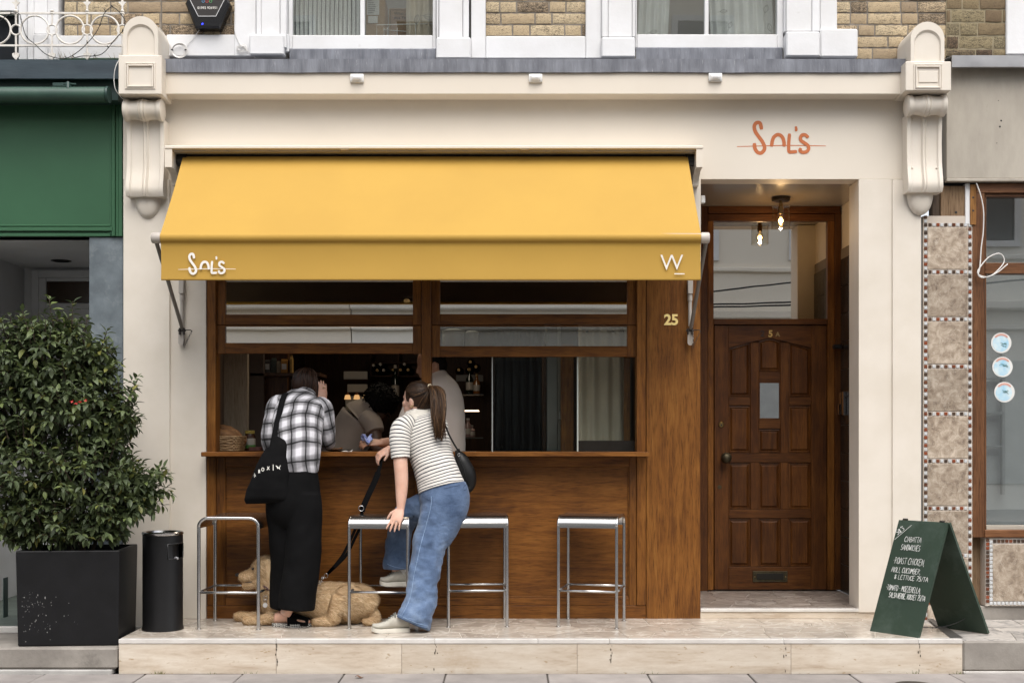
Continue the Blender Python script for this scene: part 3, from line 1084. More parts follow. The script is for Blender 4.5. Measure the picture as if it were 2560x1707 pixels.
lead('lead_flashing', 1590, 1956, 121, 155, YU - .012, LEAD, shop, .003, 8.0, .03)
# pilasters
m = MB().pbox(308, 404, 236, 449, -.030, .14, 0)
m.pbox(308, 424, 449, 1572, -.030, .14, .003)
m.pbox(425, 515, 449, 1546, -.012, .14, .002)
m.build('pilaster', CREAM_ST, shop)
m = MB().pbox(2231.5, 2303, 449, 1530, -.020, .14, .003)
m.pbox(2272, 2303, 236, 449, -.019, .14, 0)
m.pbox(2147, 2230.5, 448.6, 1530, -.006, .23, .002)
m.pbox(2231.5, 2303, 1530, 1546, -.014, .14, 0)
m.build('pilaster', CREAM_ST, shop)
MB().pbox(2147, 2231, 1530.5, 1547, .003, .1, 0).build('plinth', TRAV, shop)

def corbel(px0, px1, right):
    """block with arched cap above, scrolled bracket and drop below; px0..px1 = block front"""
    yb, yf = .02, -.245
    part = thing('corbel', None, None, (X((px0 + px1) / 2, yf), yf, Z(236, yf)))
    part.parent = shop
    w = px1 - px0
    cx = X((px0 + px1) / 2, yf)
    top, bot = (139, 236) if not right else (154, 227)
    # arched cap
    a0, a1 = (308, 395) if not right else (2277, 2361)
    ya = 41 if not right else 55
    yfa = yf + .012
    xa0, xa1 = X(a0, yfa), X(a1, yfa)
    r = (xa1 - xa0) / 2
    xc = (xa0 + xa1) / 2
    zt = Z(ya, yfa)
    zb = Z(top, yf)
    arch = [(xa0, zb)] + [(xc - r * cos(t), zt - r + r * sin(t)) for t in [pi * i / 20 for i in range(21)]] + [(xa1, zb)]
    def inner(s_, dz): return [(xc + (x_ - xc) * s_, (zb + dz) + (z_ - zb - dz) * s_ + (0 if z_ > zb + .001 else 0)) for x_, z_ in arch]
    m = MB().prism(arch, yfa + .012, YU - .002)
    # front face with a sunk arched panel: rim ring then recessed face
    rim = inner(.74, .0)
    n = len(arch)
    for A, B, ya_, yb_ in ((arch, inner(.80, .0), yfa, yfa), (inner(.80, .0), rim, yfa, yfa + .0125)):
        vs_ = [Vector((x_, ya_, z_)) for x_, z_ in A] + [Vector((x_, yb_, z_)) for x_, z_ in B]
        m.add(vs_, [(i, i + 1, n + i + 1, n + i) for i in range(n - 1)])
    m.add([Vector((x_, yfa + .0126, z_)) for x_, z_ in rim], [tuple(range(n))])
    vs_ = [Vector((x_, yfa, z_)) for x_, z_ in arch] + [Vector((x_, yfa + .012, z_)) for x_, z_ in arch]
    m.add(vs_, [(i, i + 1, n + i + 1, n + i) for i in range(n - 1)])
    o = m.build('arched_cap', CREAM_ST, None, smooth=35)
    sub(o, part, shop)
    # block with moulded panel
    m = MB().pbox(px0, px1, top, bot, yf, YU - .004, .004)
    c = ((px0 + px1) / 2, (top + bot) / 2)
    sc = 1.0 if not right else .95
    for hw, hh, ya_, yb_ in ((38 * sc, 33, yf - .006, yf), (33 * sc, 28, yf - .012, yf), ):
        for (q0, q1, q2, q3) in ((-hw, hw, -hh, -hh + 3.5), (-hw, hw, hh - 3.5, hh), (-hw, -hw + 3.5, -hh + 3.5, hh - 3.5), (hw - 3.5, hw, -hh + 3.5, hh - 3.5)):
            m.pbox(c[0] + q0, c[0] + q1, c[1] + q2 + 2, c[1] + q3 + 2, ya_, yb_ + .004, .0015)
    if right:
        m.pbox(c[0] - 24, c[0] + 24, c[1] - 12, c[1] + 16, yf - .005, yf + .004, .002)
    o = m.build('block', CREAM_ST, None)
    sub(o, part, shop)
    # scroll: a fluted roll
    s0, s1, sy0, sy1 = (307, 404, 245, 300) if not right else (2270, 2367, 234, 288)
    ys = -.175
    m = MB()
    zc_, rr = Z((sy0 + sy1) / 2, ys), (Z(sy0, ys) - Z(sy1, ys)) / 2
    x0, x1 = X(s0, ys), X(s1, ys)
    prof = []
    W_ = x1 - x0
    for u, f in ((0, .90), (.02, 1.0), (.10, 1.0), (.125, .94), (.15, .86), (.2, .84), (.36, .88), (.40, .94), (.43, 1.0), (.45, .93), (.48, 1.02), (.5, 1.04), (.52, 1.02),
                 (.55, .93), (.57, 1.0), (.60, .94), (.64, .88), (.80, .84), (.85, .86), (.875, .94), (.90, 1.0), (.98, 1.0), (1, .90)):
        prof.append((rr * f, W_ * u))
    m.lathe(prof, (x0, ys + rr * .55, zc_), 28, (1, 0, 0))
    o = m.build('scroll', CREAM_ST, None, smooth=50)
    sub(o, part, shop)
    # fluted shaft that curves in at the foot
    f0, f1, fy0, fy1 = (316, 409, 298, 491) if not right else (2269, 2356, 285, 480)
    yt = -.115
    x0, x1 = X(f0, yt), X(f1, yt)
    W_ = x1 - x0
    cols = []
    for u, d in ((0, -.01), (.0, .0), (.10, .0), (.12, .010), (.15, .014), (.42, .016), (.44, .008), (.46, .0), (.485, .006), (.515, .006), (.54, .0), (.56, .008), (.58, .016), (.85, .014), (.88, .010), (.90, .0), (1, .0), (1, -.01)):
        cols.append((u, d))
    rows = []
    z0, z1 = Z(fy0, yt), Z(fy1, yt)
    for v in [i / 16 for i in range(17)]:
        z_ = z0 + (z1 - z0) * v
        y_ = yt + (0.012 * sin(min(v / .8, 1) * pi)) - .03 * max(0, (v - .62) / .38) ** 1.5
        if v > .9: y_ += .03 * ((v - .9) / .1) ** 2
        rows.append((z_, y_))
    m = MB()
    vs_, fs = [], []
    for z_, y_ in rows:
        for k_, (u, d) in enumerate(cols):
            vs_.append(Vector((x0 + W_ * u, (.0 if k_ in (0, len(cols) - 1) else y_ + d), z_)))
    nC = len(cols)
    for i in range(len(rows) - 1):
        for j in range(nC - 1): fs.append((i * nC + j, i * nC + j + 1, (i + 1) * nC + j + 1, (i + 1) * nC + j))
    m.add(vs_, fs)
    q = (len(rows) - 1) * nC
    m.add([vs_[q + j] for j in range(nC)], [tuple(range(nC))])
    if right:
        for (bx, by) in ((.17, .09), (.84, .05), (.15, .74), (.85, .72)):
            i = int(by * 16)
            m.ell((x0 + W_ * bx, rows[i][1] + .010, rows[i][0]), (.006, .006, .006), None, 10, 6)
    o = m.build('fluted_shaft', CREAM_ST, None, smooth=40)
    sub(o, part, shop)
    # leaf-shaped drop
    d0, d1, dy0, dy1 = (334, 400, 489, 546) if not right else (2270, 2337, 478, 537)
    yd = -.06
    x0, x1 = X(d0, yd), X(d1, yd)
    zt, zb = Z(dy0, yd), Z(dy1, yd)
    cx_, hw = (x0 + x1) / 2, (x1 - x0) / 2
    m = MB()
    def fn(u, v):
        a = -pi + pi * u
        rr_ = v
        x_ = cx_ + hw * rr_ * cos(a)
        z_ = zt + (zb - zt) * (rr_ * -sin(a)) ** .9 if rr_ else zt
        return Vector((x_, -.03 - .045 * sqrt(max(0, 1 - rr_ ** 2.2)), z_))
    m.sheet(fn, 24, 10)
    o = m.build('drop', CREAM_ST, None, smooth=60)
    sub(o, part, shop)

def sub(o, part, top):
    """hang a freshly built mesh under a part empty"""
    w = WL[o] if o in WL else o.location.copy()
    o.parent = part
    o.location = w - WL[part]

_orig_thing = thing
def part_empty(name, parent, loc):
    o = _orig_thing(name, None, None, loc)
    o.parent = parent
    o.location = Vector(loc) - WL[parent]
    return o

corbel(296, 404, False)
corbel(2264, 2378, True)

# recess: soffit, side walls
MB().box(RX0 - .02, 2.5, .005, RD + .2, CZ, CZ + .06, 0).build('porch_ceiling', PORCH_CEIL, shop)
MB().box(RX0 - .02, RX0 + .001, .03, RD, 0, CZ, 0).build('porch_side', WOOD_COL, shop)
MB().box(RXB + .012, RXB + .15, .23, RD + .1, FZ, CZ - .0, 0).build('porch_wall', CREAM, shop)
tw = part_empty('tiled_dado', shop, (RXB, .6, FZ))
MB().box(RXB + .004, RXB + .0115, .235, RD, FZ + .002, Z(625, .97), 0).build('tile_bed', DKGROUT, tw)
zz = FZ + .004
tm = MB().box(0, .008, -.0485, .0485, 0, .201, .0015).mesh('tile')
tm.materials.append(DKTILE)
while zz < Z(625, .97) - .1:
    for j in range(7):
        place('tile', tm, tw, Matrix.Translation((RXB - .003, .29 + j * .1, zz)))
    zz += .206

# teak column, window frame
col_ = MB().pbox(1616, 1751, 448.5, 1546.5, .0005, .13, .002)
col_.build('timber_column', WOOD_COL, shop)
ym, ys = .0, .028          # posts, sashes
fr = part_empty('window_frame', shop, (X(1066), 0, Z(1140)))
for a, b in ((517, 539), (1054, 1077.5), (1592, 1614.5)):
    MB().pbox(a, b, 690, 1130, ym, .13, .003).build('post', WOOD_Z, fr)
def sash(px0, px1, gx0, gx1, rows, low=None):
    """rows: (top, glass_top, glass_bottom, bottom)"""
    s = part_empty('sash', shop, (X((px0 + px1) / 2), ys, Z(rows[-1][3])))
    for i, (t, gt, gb, b) in enumerate(rows):
        yy = ys + .0 * i
        MB().pbox(px0, gx0, t, b, yy, yy + .045, .0025).build('stile', WOOD_Z, s)
        MB().pbox(gx1, px1, t, b, yy, yy + .045, .0025).build('stile', WOOD_Z, s)
        MB().pbox(gx0 + .15, gx1 - .15, gb, b - .6, yy + .001, yy + .044, .0025).build('rail', WOOD_X, s)
        if t < gt - 1: MB().pbox(gx0 + .15, gx1 - .15, t, gt, yy + .006, yy + .04, .0015).build('rail', WOOD_X, s)
        MB().pbox(gx0 - 2, gx1 + 2, gt - 2, gb + 2, yy + .020, yy + .026, 0).build('pane', low if low and i else GLASS, s)
sash(541, 1053, 563, 1032, [(690, 690, 786, 812), (813.5, 816, 857, 884)])
sash(1078.5, 1591, 1100, 1568, [(690, 690, 785, 812), (813.5, 816, 865, 892)], GLASS_MID)
# counter: shelf and panelled front
MB().pbox(502, 1623, 1129.5, 1141, -.15, .42, .004).build('counter_shelf', WOOD_X, shop)
cn = part_empty('counter_front', shop, (X(1060), 0, 0))
for a, b, t, bt in ((517, 540, 1141, 1512.5), (541, 563, 1141, 1512.5), (1037, 1098, 1166, 1493), (1573, 1591, 1141, 1512.5), (1592, 1615, 1141, 1512.5)):
    MB().pbox(a, b, t, bt, .0 if a in (517, 1592) else .008, .13, .0025).build('stile', WOOD_Z, cn)
MB().pbox(563.3, 1572.7, 1141, 1165.5, .010, .13, .0025).build('rail', WOOD_X, cn)
MB().pbox(563.3, 1572.7, 1493.5, 1512.5, .010, .13, .0025).build('rail', WOOD_X, cn)
MB().pbox(517, 1615, 1513, 1546.5, .004, .13, .0025).build('rail', WOOD_X, cn)
for a, b in ((563, 1037), (1098, 1573)):
    MB().pbox(a, b, 1165, 1494, .026, .10, 0).build('panel', WOOD_X, cn)
    e = MB()
    for q in ((a, b, 1166, 1169.5), (a, b, 1489.5, 1493), (a, a + 3.5, 1169.5, 1489.5), (b - 3.5, b, 1169.5, 1489.5)): e.pbox(q[0] + .2, q[1] - .2, q[2], q[3], .017, .03, .002)
    e.build('panel_bead', WOOD_X, cn)
# sliding glass behind the opening on the right
gp = part_empty('sliding_pane', shop, (X(1340), .09, Z(1129)))
MB().pbox(1232, 1446, 884, 1130, .090, .096, 0).build('pane', GLASS_OPEN, gp)
MB().pbox(1229.5, 1232, 884, 1130, .088, .098, 0).build('glass_edge', GREYEDGE, gp)
gp2 = part_empty('sliding_pane', shop, (X(1500), .11, Z(1129)))
MB().pbox(1447, 1590, 884, 1130, .112, .118, 0).build('pane', GLASS_OPEN, gp2)
MB().pbox(1442.5, 1446, 884, 1128, .104, .124, .0005).build('glass_edge', WHITEEDGE, gp2)

# lettering
def logo(name, mat, parent, org, s, yy, wd=1.0):
    """hand-painted shop name; strokes measured on the photograph around its line, s = scale"""
    o = P(org[0], org[1], yy)
    k = kk(yy) * s
    f = lambda u, v, h: Vector((o.x + u * k, yy - .0012 - h, o.z - v * k))
    m = MB()
    strokes = [
        ([(60.5, -43), (57.5, -55.5), (51, -58), (45, -54.5), (42.5, -46), (46, -34), (55, -21), (63, -10), (68, 2), (67, 11), (59.5, 18), (50.5, 16), (44.5, 7), (43, -4)], 9.2),
        ([(86, -.5), (88, -13), (92, -22), (100, -27.5), (108, -26), (114, -19), (117, -8), (117, -.5)], 9.0),
        ([(130.5, -28), (129, -12), (128.5, 4), (129.5, 14.5), (136, 15.5), (147, 14.5)], 8.4),
        ([(146.5, -46.5), (147.5, -42), (147, -38)], 6.6),
        ([(176, -22), (170, -27), (162, -26.5), (158, -20), (160, -12.5), (168, -7), (176, -1), (178.5, 7), (174, 14), (165, 16.5), (157, 12.5), (158, 8)], 8.4),
    ]
    for i, (pts, w) in enumerate(strokes): ribbon(m, spline(pts, 5), w * k * wd / k, lambda u, v, h: f(u, v, h), .0004 * i)
    ribbon(m, [(0, 2), (60, .5), (120, -1), (170, -.5), (221, .5)], 2.3, f, -.0006)
    return m.build(name, mat, parent)
logo('painted_shop_name', RUST, shop, (1843, 365), 1.0, 0.0)
write('house_number', '25', .098, P(1660, 811.5, -.001), (1, 0, 0), (0, 0, 1), GILT, shop, bold=.0032, ext=.002, space=.98)

# the front door, its frame and fanlight
YD = .97
dr = part_empty('door_frame', shop, (X(1927, YD), YD, FZ))
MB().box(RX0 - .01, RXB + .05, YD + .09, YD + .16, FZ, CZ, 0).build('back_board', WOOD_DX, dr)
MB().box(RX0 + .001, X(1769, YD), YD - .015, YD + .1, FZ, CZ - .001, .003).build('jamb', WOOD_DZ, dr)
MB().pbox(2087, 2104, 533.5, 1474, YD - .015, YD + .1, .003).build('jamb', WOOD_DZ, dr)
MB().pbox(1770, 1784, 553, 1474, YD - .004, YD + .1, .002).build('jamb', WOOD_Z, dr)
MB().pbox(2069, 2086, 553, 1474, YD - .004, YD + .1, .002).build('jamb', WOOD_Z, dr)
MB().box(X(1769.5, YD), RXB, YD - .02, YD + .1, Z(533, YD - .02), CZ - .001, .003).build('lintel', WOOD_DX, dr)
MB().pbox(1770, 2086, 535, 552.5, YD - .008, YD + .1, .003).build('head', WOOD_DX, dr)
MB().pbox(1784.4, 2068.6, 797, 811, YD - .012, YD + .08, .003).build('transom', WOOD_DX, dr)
MB().pbox(1784, 2069, 552, 798, YD + .022, YD + .027, 0).build('fanlight_pane', GLASS_DOOR, dr)
# close behind the fanlight: a plain dark sheet in place of the hall
MB().box(X(1784, YD), X(2069, YD), YD + .080, YD + .088, Z(798, YD), Z(552, YD), 0).build('hall_sheet', plain('hall_dark', (.07, .065, .055)), dr)

door = part_empty('front_door', shop, (X(1927, YD), YD, FZ))
DY = YD + .004
m = MB().pbox(1786, 2067, 813, 1473, DY + .022, DY + .05, 0)
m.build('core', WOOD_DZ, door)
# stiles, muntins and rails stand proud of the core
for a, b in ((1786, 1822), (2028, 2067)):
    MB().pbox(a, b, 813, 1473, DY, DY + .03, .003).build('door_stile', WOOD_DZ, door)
def railpoly(pts, name='door_rail'):
    MB().prism([(X(a, DY), Z(b, DY)) for a, b in pts], DY + .001, DY + .03).build(name, WOOD_DX, door)
arc = [(1897 + 54 * t / 10, 852 - 7.0 * sin(pi * t / 10)) for t in range(11)]
railpoly([(1822.2, 813), (2027.8, 813), (2027.8, 869), (1972, 855.5), (1952, 850)] + arc[::-1] + [(1897, 850), (1876, 855.5), (1822.2, 869)])
for a, b in ((1876, 1897), (1951, 1972)):
    MB().pbox(a, b, 857, 1132, DY + .0015, DY + .03, .0025).build('door_muntin', WOOD_DZ, door)
    MB().pbox(a, b, 1156, 1273, DY + .0015, DY + .03, .0025).build('door_muntin', WOOD_DZ, door)
    MB().pbox(a, b, 1295.4, 1416, DY + .0015, DY + .03, .0025).build('door_muntin', WOOD_DZ, door)
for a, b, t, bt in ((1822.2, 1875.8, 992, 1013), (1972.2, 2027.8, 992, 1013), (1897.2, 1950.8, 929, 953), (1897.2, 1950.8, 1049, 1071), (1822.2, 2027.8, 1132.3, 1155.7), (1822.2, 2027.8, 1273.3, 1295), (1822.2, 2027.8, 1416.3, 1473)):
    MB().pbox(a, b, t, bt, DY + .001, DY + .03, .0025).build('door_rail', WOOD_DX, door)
def fielded(pts, yy):
    """raised-and-fielded panel: rim slopes up to a flat field"""
    o_ = [Vector((X(a, yy), Z(b, yy))) for a, b in pts]
    c = sum(o_, Vector((0, 0))) / len(o_)
    xs = [q.x for q in o_]; zs = [q.y for q in o_]
    hx, hz = (max(xs) - min(xs)) / 2, (max(zs) - min(zs)) / 2
    mx, mz = (max(xs) + min(xs)) / 2, (max(zs) + min(zs)) / 2
    def ins(d): return [Vector((mx + (q.x - mx) * (1 - d / hx), mz + (q.y - mz) * (1 - d / hz))) for q in o_]
    m = MB()
    n = len(o_)
    lv = [(o_, yy + .020), (o_, yy + .012), (ins(.010), yy + .010), (ins(.014), yy + .018), (ins(.026), yy + .008)]
    for (A, ya), (B, yb) in zip(lv, lv[1:]):
        m.add([Vector((q.x, ya, q.y)) for q in A] + [Vector((q.x, yb, q.y)) for q in B], [(i, (i + 1) % n, n + (i + 1) % n, n + i) for i in range(n)])
    m.add([Vector((q.x, lv[-1][1], q.y)) for q in lv[-1][0]], [tuple(range(n))])
    m.build('door_panel', WOOD_DZ, door)
g_ = .6
fielded([(1822 + g_, 991 - g_), (1876 - g_, 991 - g_), (1876 - g_, 856.5), (1822 + g_, 870)], DY)
fielded([(1972 + g_, 991 - g_), (2028 - g_, 991 - g_), (2028 - g_, 870), (1972 + g_, 856.5)], DY)
fielded([(1897 + g_, 928 - g_), (1951 - g_, 928 - g_)] + [(1951 - g_ - (54 - 2 * g_) * t / 10, 853 - 7 * sin(pi * t / 10)) for t in range(11)], DY)
for a, b, t, bt in ((1822, 1876, 1014, 1131), (1972, 2028, 1014, 1131), (1897, 1951, 1072, 1131), (1822, 1876, 1156, 1273), (1897, 1951, 1156, 1273), (1972, 2028, 1156, 1273),
                    (1822, 1876, 1296, 1416), (1897, 1951, 1296, 1416), (1972, 2028, 1296, 1416)):
    fielded([(a + g_, bt - g_), (b - g_, bt - g_), (b - g_, t + g_), (a + g_, t + g_)], DY)
MB().pbox(1897, 1951, 954, 1048, DY + .012, DY + .016, 0).build('door_pane', GLASS_DOOR, door)
for a, b, t, bt in ((1897, 1951, 953, 957), (1897, 1951, 1045, 1049), (1897, 1900, 957, 1045), (1948, 1951, 957, 1045)):
    MB().pbox(a + .2, b - .2, t, bt, DY + .003, DY + .02, .0015).build('pane_bead', WOOD_DX, door)
c = P(1812, 1144, DY)
MB().lathe([(.001, .0), (.030, .0), (.030, .004), (.012, .008), (.011, .03), (.024, .036), (.038, .052), (.041, .066), (.036, .082), (.018, .094), (.001, .097)], c, 28, (0, -1, 0)).build('door_knob', BRASS_DK, door, smooth=40)
c = P(1803, 1061, DY)
m = MB().lathe([(.001, 0), (.021, 0), (.021, .006), (.017, .009), (.001, .009)], c, 24, (0, -1, 0))
m.build('lock_cylinder', BRASS, door, smooth=30)
MB().lathe([(.001, .009), (.006, .009), (.006, .0105), (.001, .0105)], c + Vector((0, 0, -.004)), 12, (0, -1, 0)).build('keyway', BLACK, door)
c = P(1799, 1217, DY)
MB().lathe([(.006, 0.0), (.015, .0), (.015, .004), (.007, .004)], c, 20, (0, -1, 0)).build('keyhole', BRASS_DK, door, smooth=30)
m = MB().pbox(1882, 1969, 1427, 1454, DY - .006, DY + .003, .003)
m.build('letterbox', BRASS_DK, door)
MB().pbox(1892, 1959, 1433, 1448, DY - .011, DY - .006, .003).build('letter_flap', plain('letter_flap_metal', (.035, .033, .028), None, .5, .7), door)
for px in (1887, 1964): MB().lathe([(.001, 0), (.005, 0), (.004, .003), (.001, .004)], P(px, 1441, DY - .006), 10, (0, -1, 0)).build('letterbox_screw', BRASS, door)
write('door_number', '2', .062, P(1901, 840, DY - .001), (1, 0, -.06), (.06, 0, 1), plain('worn_numeral', (.03, .014, .008)), door, bold=.002)
write('door_number', '5', .068, P(1920.5, 841.5, DY - .001), (1, 0, -.03), (.03, 0, 1), plain('bright_numeral', (.62, .43, .14), None, .4), door, bold=.002)
write('door_number', 'A', .048, P(1939, 841, DY - .001), (1, 0, 0), (0, 0, 1), plain('dull_numeral', (.28, .19, .07), None, .4), door, bold=.0016)
# dark closer on the jamb and chrome entry bars on the tiled side
MB().box(X(2083, .9), RXB - .002, .875, .93, Z(872, .9), Z(861, .9), .008).build('door_closer', BLACK, shop)
e = part_empty('entry_phone', shop, (RXB - .02, .85, Z(1000, .85)))
for i, (a, t, bt) in enumerate(((.80, 979, 1038), (.87, 980, 1010), (.925, 1008, 1035))):
    MB().box(RXB - .028, RXB - .004, a - .018, a + .018, Z(bt, .85), Z(t, .85), .004).build('chrome_plate', plain('polished_chrome', (.7, .7, .72), None, .12, 1.0), e)
# small white sensor in the recess corner
MB().box(X(1751.5, .1), X(1762, .1), .08, .13, Z(509, .1), Z(490, .1), .004).build('alarm_contact', WHITE_PL, shop)

# ------------------------------------------------------------------ brick storey above
up = thing('upper_storey', 'yellow brick upper storey with white painted sash windows above the cream shop', 'building', (0, YU, Z(150, YU)))
BT = 4.62
bases = []
for q in range(4):
    r_ = random.Random(q)
    m = MB().obox((0, 0, 0), (1, 1, 1), None, .0)
    # chipped brick: subdivided front with uneven edges
    def fn(u, v, r_=r_, q=q):
        e = min(u, 1 - u, v * .34, (1 - v) * .34)
        k = .0 if e > .03 else (.03 - e) * 1.6
        n_ = noise.noise(Vector((u * 5, v * 2, q * 9.0)))
        return Vector((u - .5 + (noise.noise(Vector((v * 6, q * 3, 1))) * .03 if u in (0, 1) else 0), -.5 + k * .8 + n_ * .03, v - .5 + (noise.noise(Vector((u * 9, q * 3, 4))) * .075 if v in (0, 1) else 0)))
    m = MB().sheet(fn, 7, 4, (0, 1, 0))
    me = m.mesh('brick', True, 60)
    bases.append(me)

def bricks(parent, px0, px1, zlo, zhi, yf, mat, holes=(), seed=1, course=.0785, depth=.06, mort=MORTAR):
    r_ = random.Random(seed)
    x0, x1 = X(px0, yf), X(px1, yf)
    MB().box(x0, x1, yf + .008, yf + .12, zlo, zhi, 0).build('mortar_bed', mort, parent)
    z = zhi - course
    row = seed
    while z > zlo - course * .5:
        x = x0 - r_.uniform(.0, .16)
        head = row % 2
        while x < x1 - .012:
            l = (.103 if head else .215) * r_.uniform(.96, 1.04)
            a, b = max(x, x0 + .003), min(x + l, x1 - .003)
            zb, zt = max(z + .006, zlo + .002), z + course - .006
            if b - a > .02 and zt - zb > .015:
                me = r_.choice(bases)
                if mat.name not in me.materials or me.materials[0] != mat:
                    key = (me.name, mat.name)
                    if key not in BM:
                        c_ = me.copy(); c_.materials.clear(); c_.materials.append(mat); c_.name = 'brick'; BM[key] = c_
                    me = BM[key]
                M_ = Matrix.Translation(((a + b) / 2, yf + .05 + r_.uniform(-.002, .003), (zb + zt) / 2)) @ Matrix.Rotation(r_.uniform(-.012, .012), 4, 'Y') @ Matrix.Diagonal((b - a, .1, zt - zb, 1))
                place('brick', me, parent, M_)
            x += l + .011
            head = 1 - head
        z -= course
        row += 1
BM = {}
bricks(up, 404, 588, Z(89, YU), BT, YU, BRICK, seed=3)
bricks(up, 1214, 1465, Z(92, YU), BT, YU, BRICK, seed=8)
bricks(up, 2050, 2366, Z(158, YU), BT, YU, BRICK, seed=13)
# plain wall above the frame of the picture, behind everything
m = MB()
for a, b in ((310, 722), (1090, 1589), (1957, 2366)): m.box(X(a), X(b), YU + .14, YU + .3, Z(160, YU), BT, 0)
m.box(X(310), X(2366), YU + .141, YU + .3, BT + .32, 5.6, 0)
m.box(X(310), X(2366), YU + .3, YU + .4, Z(160, YU) - .1, Z(128, YU), 0)
m.build('wall_core', MORTAR, up)
MB().box(X(310), X(2366), YU + .004, YU + .14, BT + .33, 5.6, 0).build('brick_wall_upper', BRICK, up)
for a, b in ((310, 721), (1091, 1588), (1959, 2366)): MB().box(X(a), X(b), YU + .004, YU + .13, BT + .002, BT + .328, 0).build('brick_wall_upper', BRICK, up)

def trim(px0, px1, py0, py1, yf, name='painted_band', par=None, b=.005, back=None):
    t = Z(py0, yf) if py0 > 0 else BT
    return MB().box(X(px0, yf), X(px1, yf), yf, back if back else YU + .10, Z(py1, yf), t, b).build(name, WHITE, par or up)
# left group
trim(416, 590, 87, 141, YU - .022)
trim(586, 640, -1, 141, YU - .03)
trim(640.5, 652, -1, 120, YU - .045)
trim(652.5, 700, -1, 120, YU - .038)
trim(700.5, 716, -1, 120, YU - .05)
trim(623, 709, 86, 137, YU - .075, 'plinth_block', b=.008)
trim(709.5, 722, 86, 130, YU - .02)
# between window 1 and the brick panel
trim(1091, 1097, -1, 95, YU - .03)
trim(1097.5, 1157, -1, 95, YU - .05)
trim(1157.5, 1172, -1, 95, YU - .06)
trim(1090, 1177, 93.5, 146.5, YU - .085, 'plinth_block', b=.008)
trim(1177.5, 1214, -1, 146.5, YU - .035)
trim(1214.5, 1464, 91, 146.5, YU - .035)
trim(1464.5, 1504, -1, 146.5, YU - .035)
trim(1504, 1588, 93.5, 143, YU - .085, 'plinth_block', b=.008)
trim(1504.5, 1520, -1, 93, YU - .06)
trim(1520.5, 1580, -1, 93, YU - .05)
trim(1580.5, 1588, -1, 93, YU - .03)
# right group
trim(1960, 1965.5, -1, 80, YU - .02)
trim(1966, 2030, -1, 79, YU - .045)
trim(2030.5, 2050, -1, 79, YU - .055)
trim(2050.5, 2093, -1, 79, YU - .03)
trim(1966, 2050, 79.5, 141, YU - .085, 'plinth_block', b=.008)
trim(2050.5, 2145, 72, 143.5, YU - .06, 'plinth_block', b=.010)

def sash_window(f0, f1, g0, gm0, gm1, g1, gb, fb):
    w = part_empty('sash_window', up, (X((f0 + f1) / 2, YU), YU, Z(fb, YU)))
    yf = YU + .012
    T = BT + .3
    m = MB()
    m.box(X(f0, yf), X(g0, yf), yf, yf + .07, Z(fb, yf), T, .003)
    m.box(X(g1, yf), X(f1, yf), yf, yf + .07, Z(fb, yf), T, .003)
    m.box(X(g0, yf) + .001, X(g1, yf) - .001, yf - .004, yf + .07, Z(fb, yf), Z(gb, yf), .004)
    m.build('frame', WHITE, w)
    MB().box(X(gm0, yf), X(gm1, yf), yf + .006, yf + .05, Z(gb, yf) + .001, T, .003).build('glazing_bar', WHITE, w)
    for a, b in ((g0, gm0), (gm1, g1)):
        MB().box(X(a, yf) - .002, X(b, yf) + .002, yf + .026, yf + .030, Z(gb, yf) - .002, T, 0).build('pane', GLASS_UP, w)
    # a shallow room
    m = MB()
    x0, x1 = X(f0, yf), X(f1, yf)
    m.box(x0 - .1, x1 + .1, YU + .95, YU + 1.0, Z(gb) - .3, T, 0)
    m.build('room_back', BACKPAINT, w)
    MB().box(x0 - .1, x1 + .1, YU + .31, YU + .95, Z(gb) - .32, Z(gb) - .06, 0).build('window_board', plain('window_board_paint', (.5, .48, .45)), w)
    return w
w1 = sash_window(721, 1090, 731, 900, 911, 1082, 89, 124)
w2 = sash_window(1588.5, 1958, 1592, 1762, 1772, 1943, 87, 121)

def drape(name, pa, pb, yf, amp, waves, mat, parent, zlo, zhi, seed=0.0, lean=0.0):
    x0, x1 = X(pa, yf), X(pb, yf)
    m = MB()
    def fn(u, v):
        a = amp * (.75 + .5 * noise.noise(Vector((u * 4, seed, 0))))
        return Vector((x0 + (x1 - x0) * u + lean * v, yf + a * sin(u * waves * 2 * pi + seed + .6 * noise.noise(Vector((u * 5, v, seed)))), zlo + (zhi - zlo) * v))
    m.sheet(fn, waves * 10, 4)
    return m.build(name, mat, parent, smooth=180, recalc=False)
drape('net_curtain', 725, 905, YU + .11, .008, 17, BLIND, w1, Z(92, YU), BT + .25, 1.0, -.05)
drape('curtain', 1015, 1085, YU + .2, .02, 3, CURTAIN, w1, Z(92, YU), BT + .25, 2.0)
drape('net_curtain', 1592, 1668, YU + .14, .025, 4, NET, w2, Z(91, YU), BT + .25, 4.0, .05)
drape('net_curtain', 1778, 1940, YU + .14, .022, 7, NET, w2, Z(91, YU), BT + .25, 7.0, -.04)
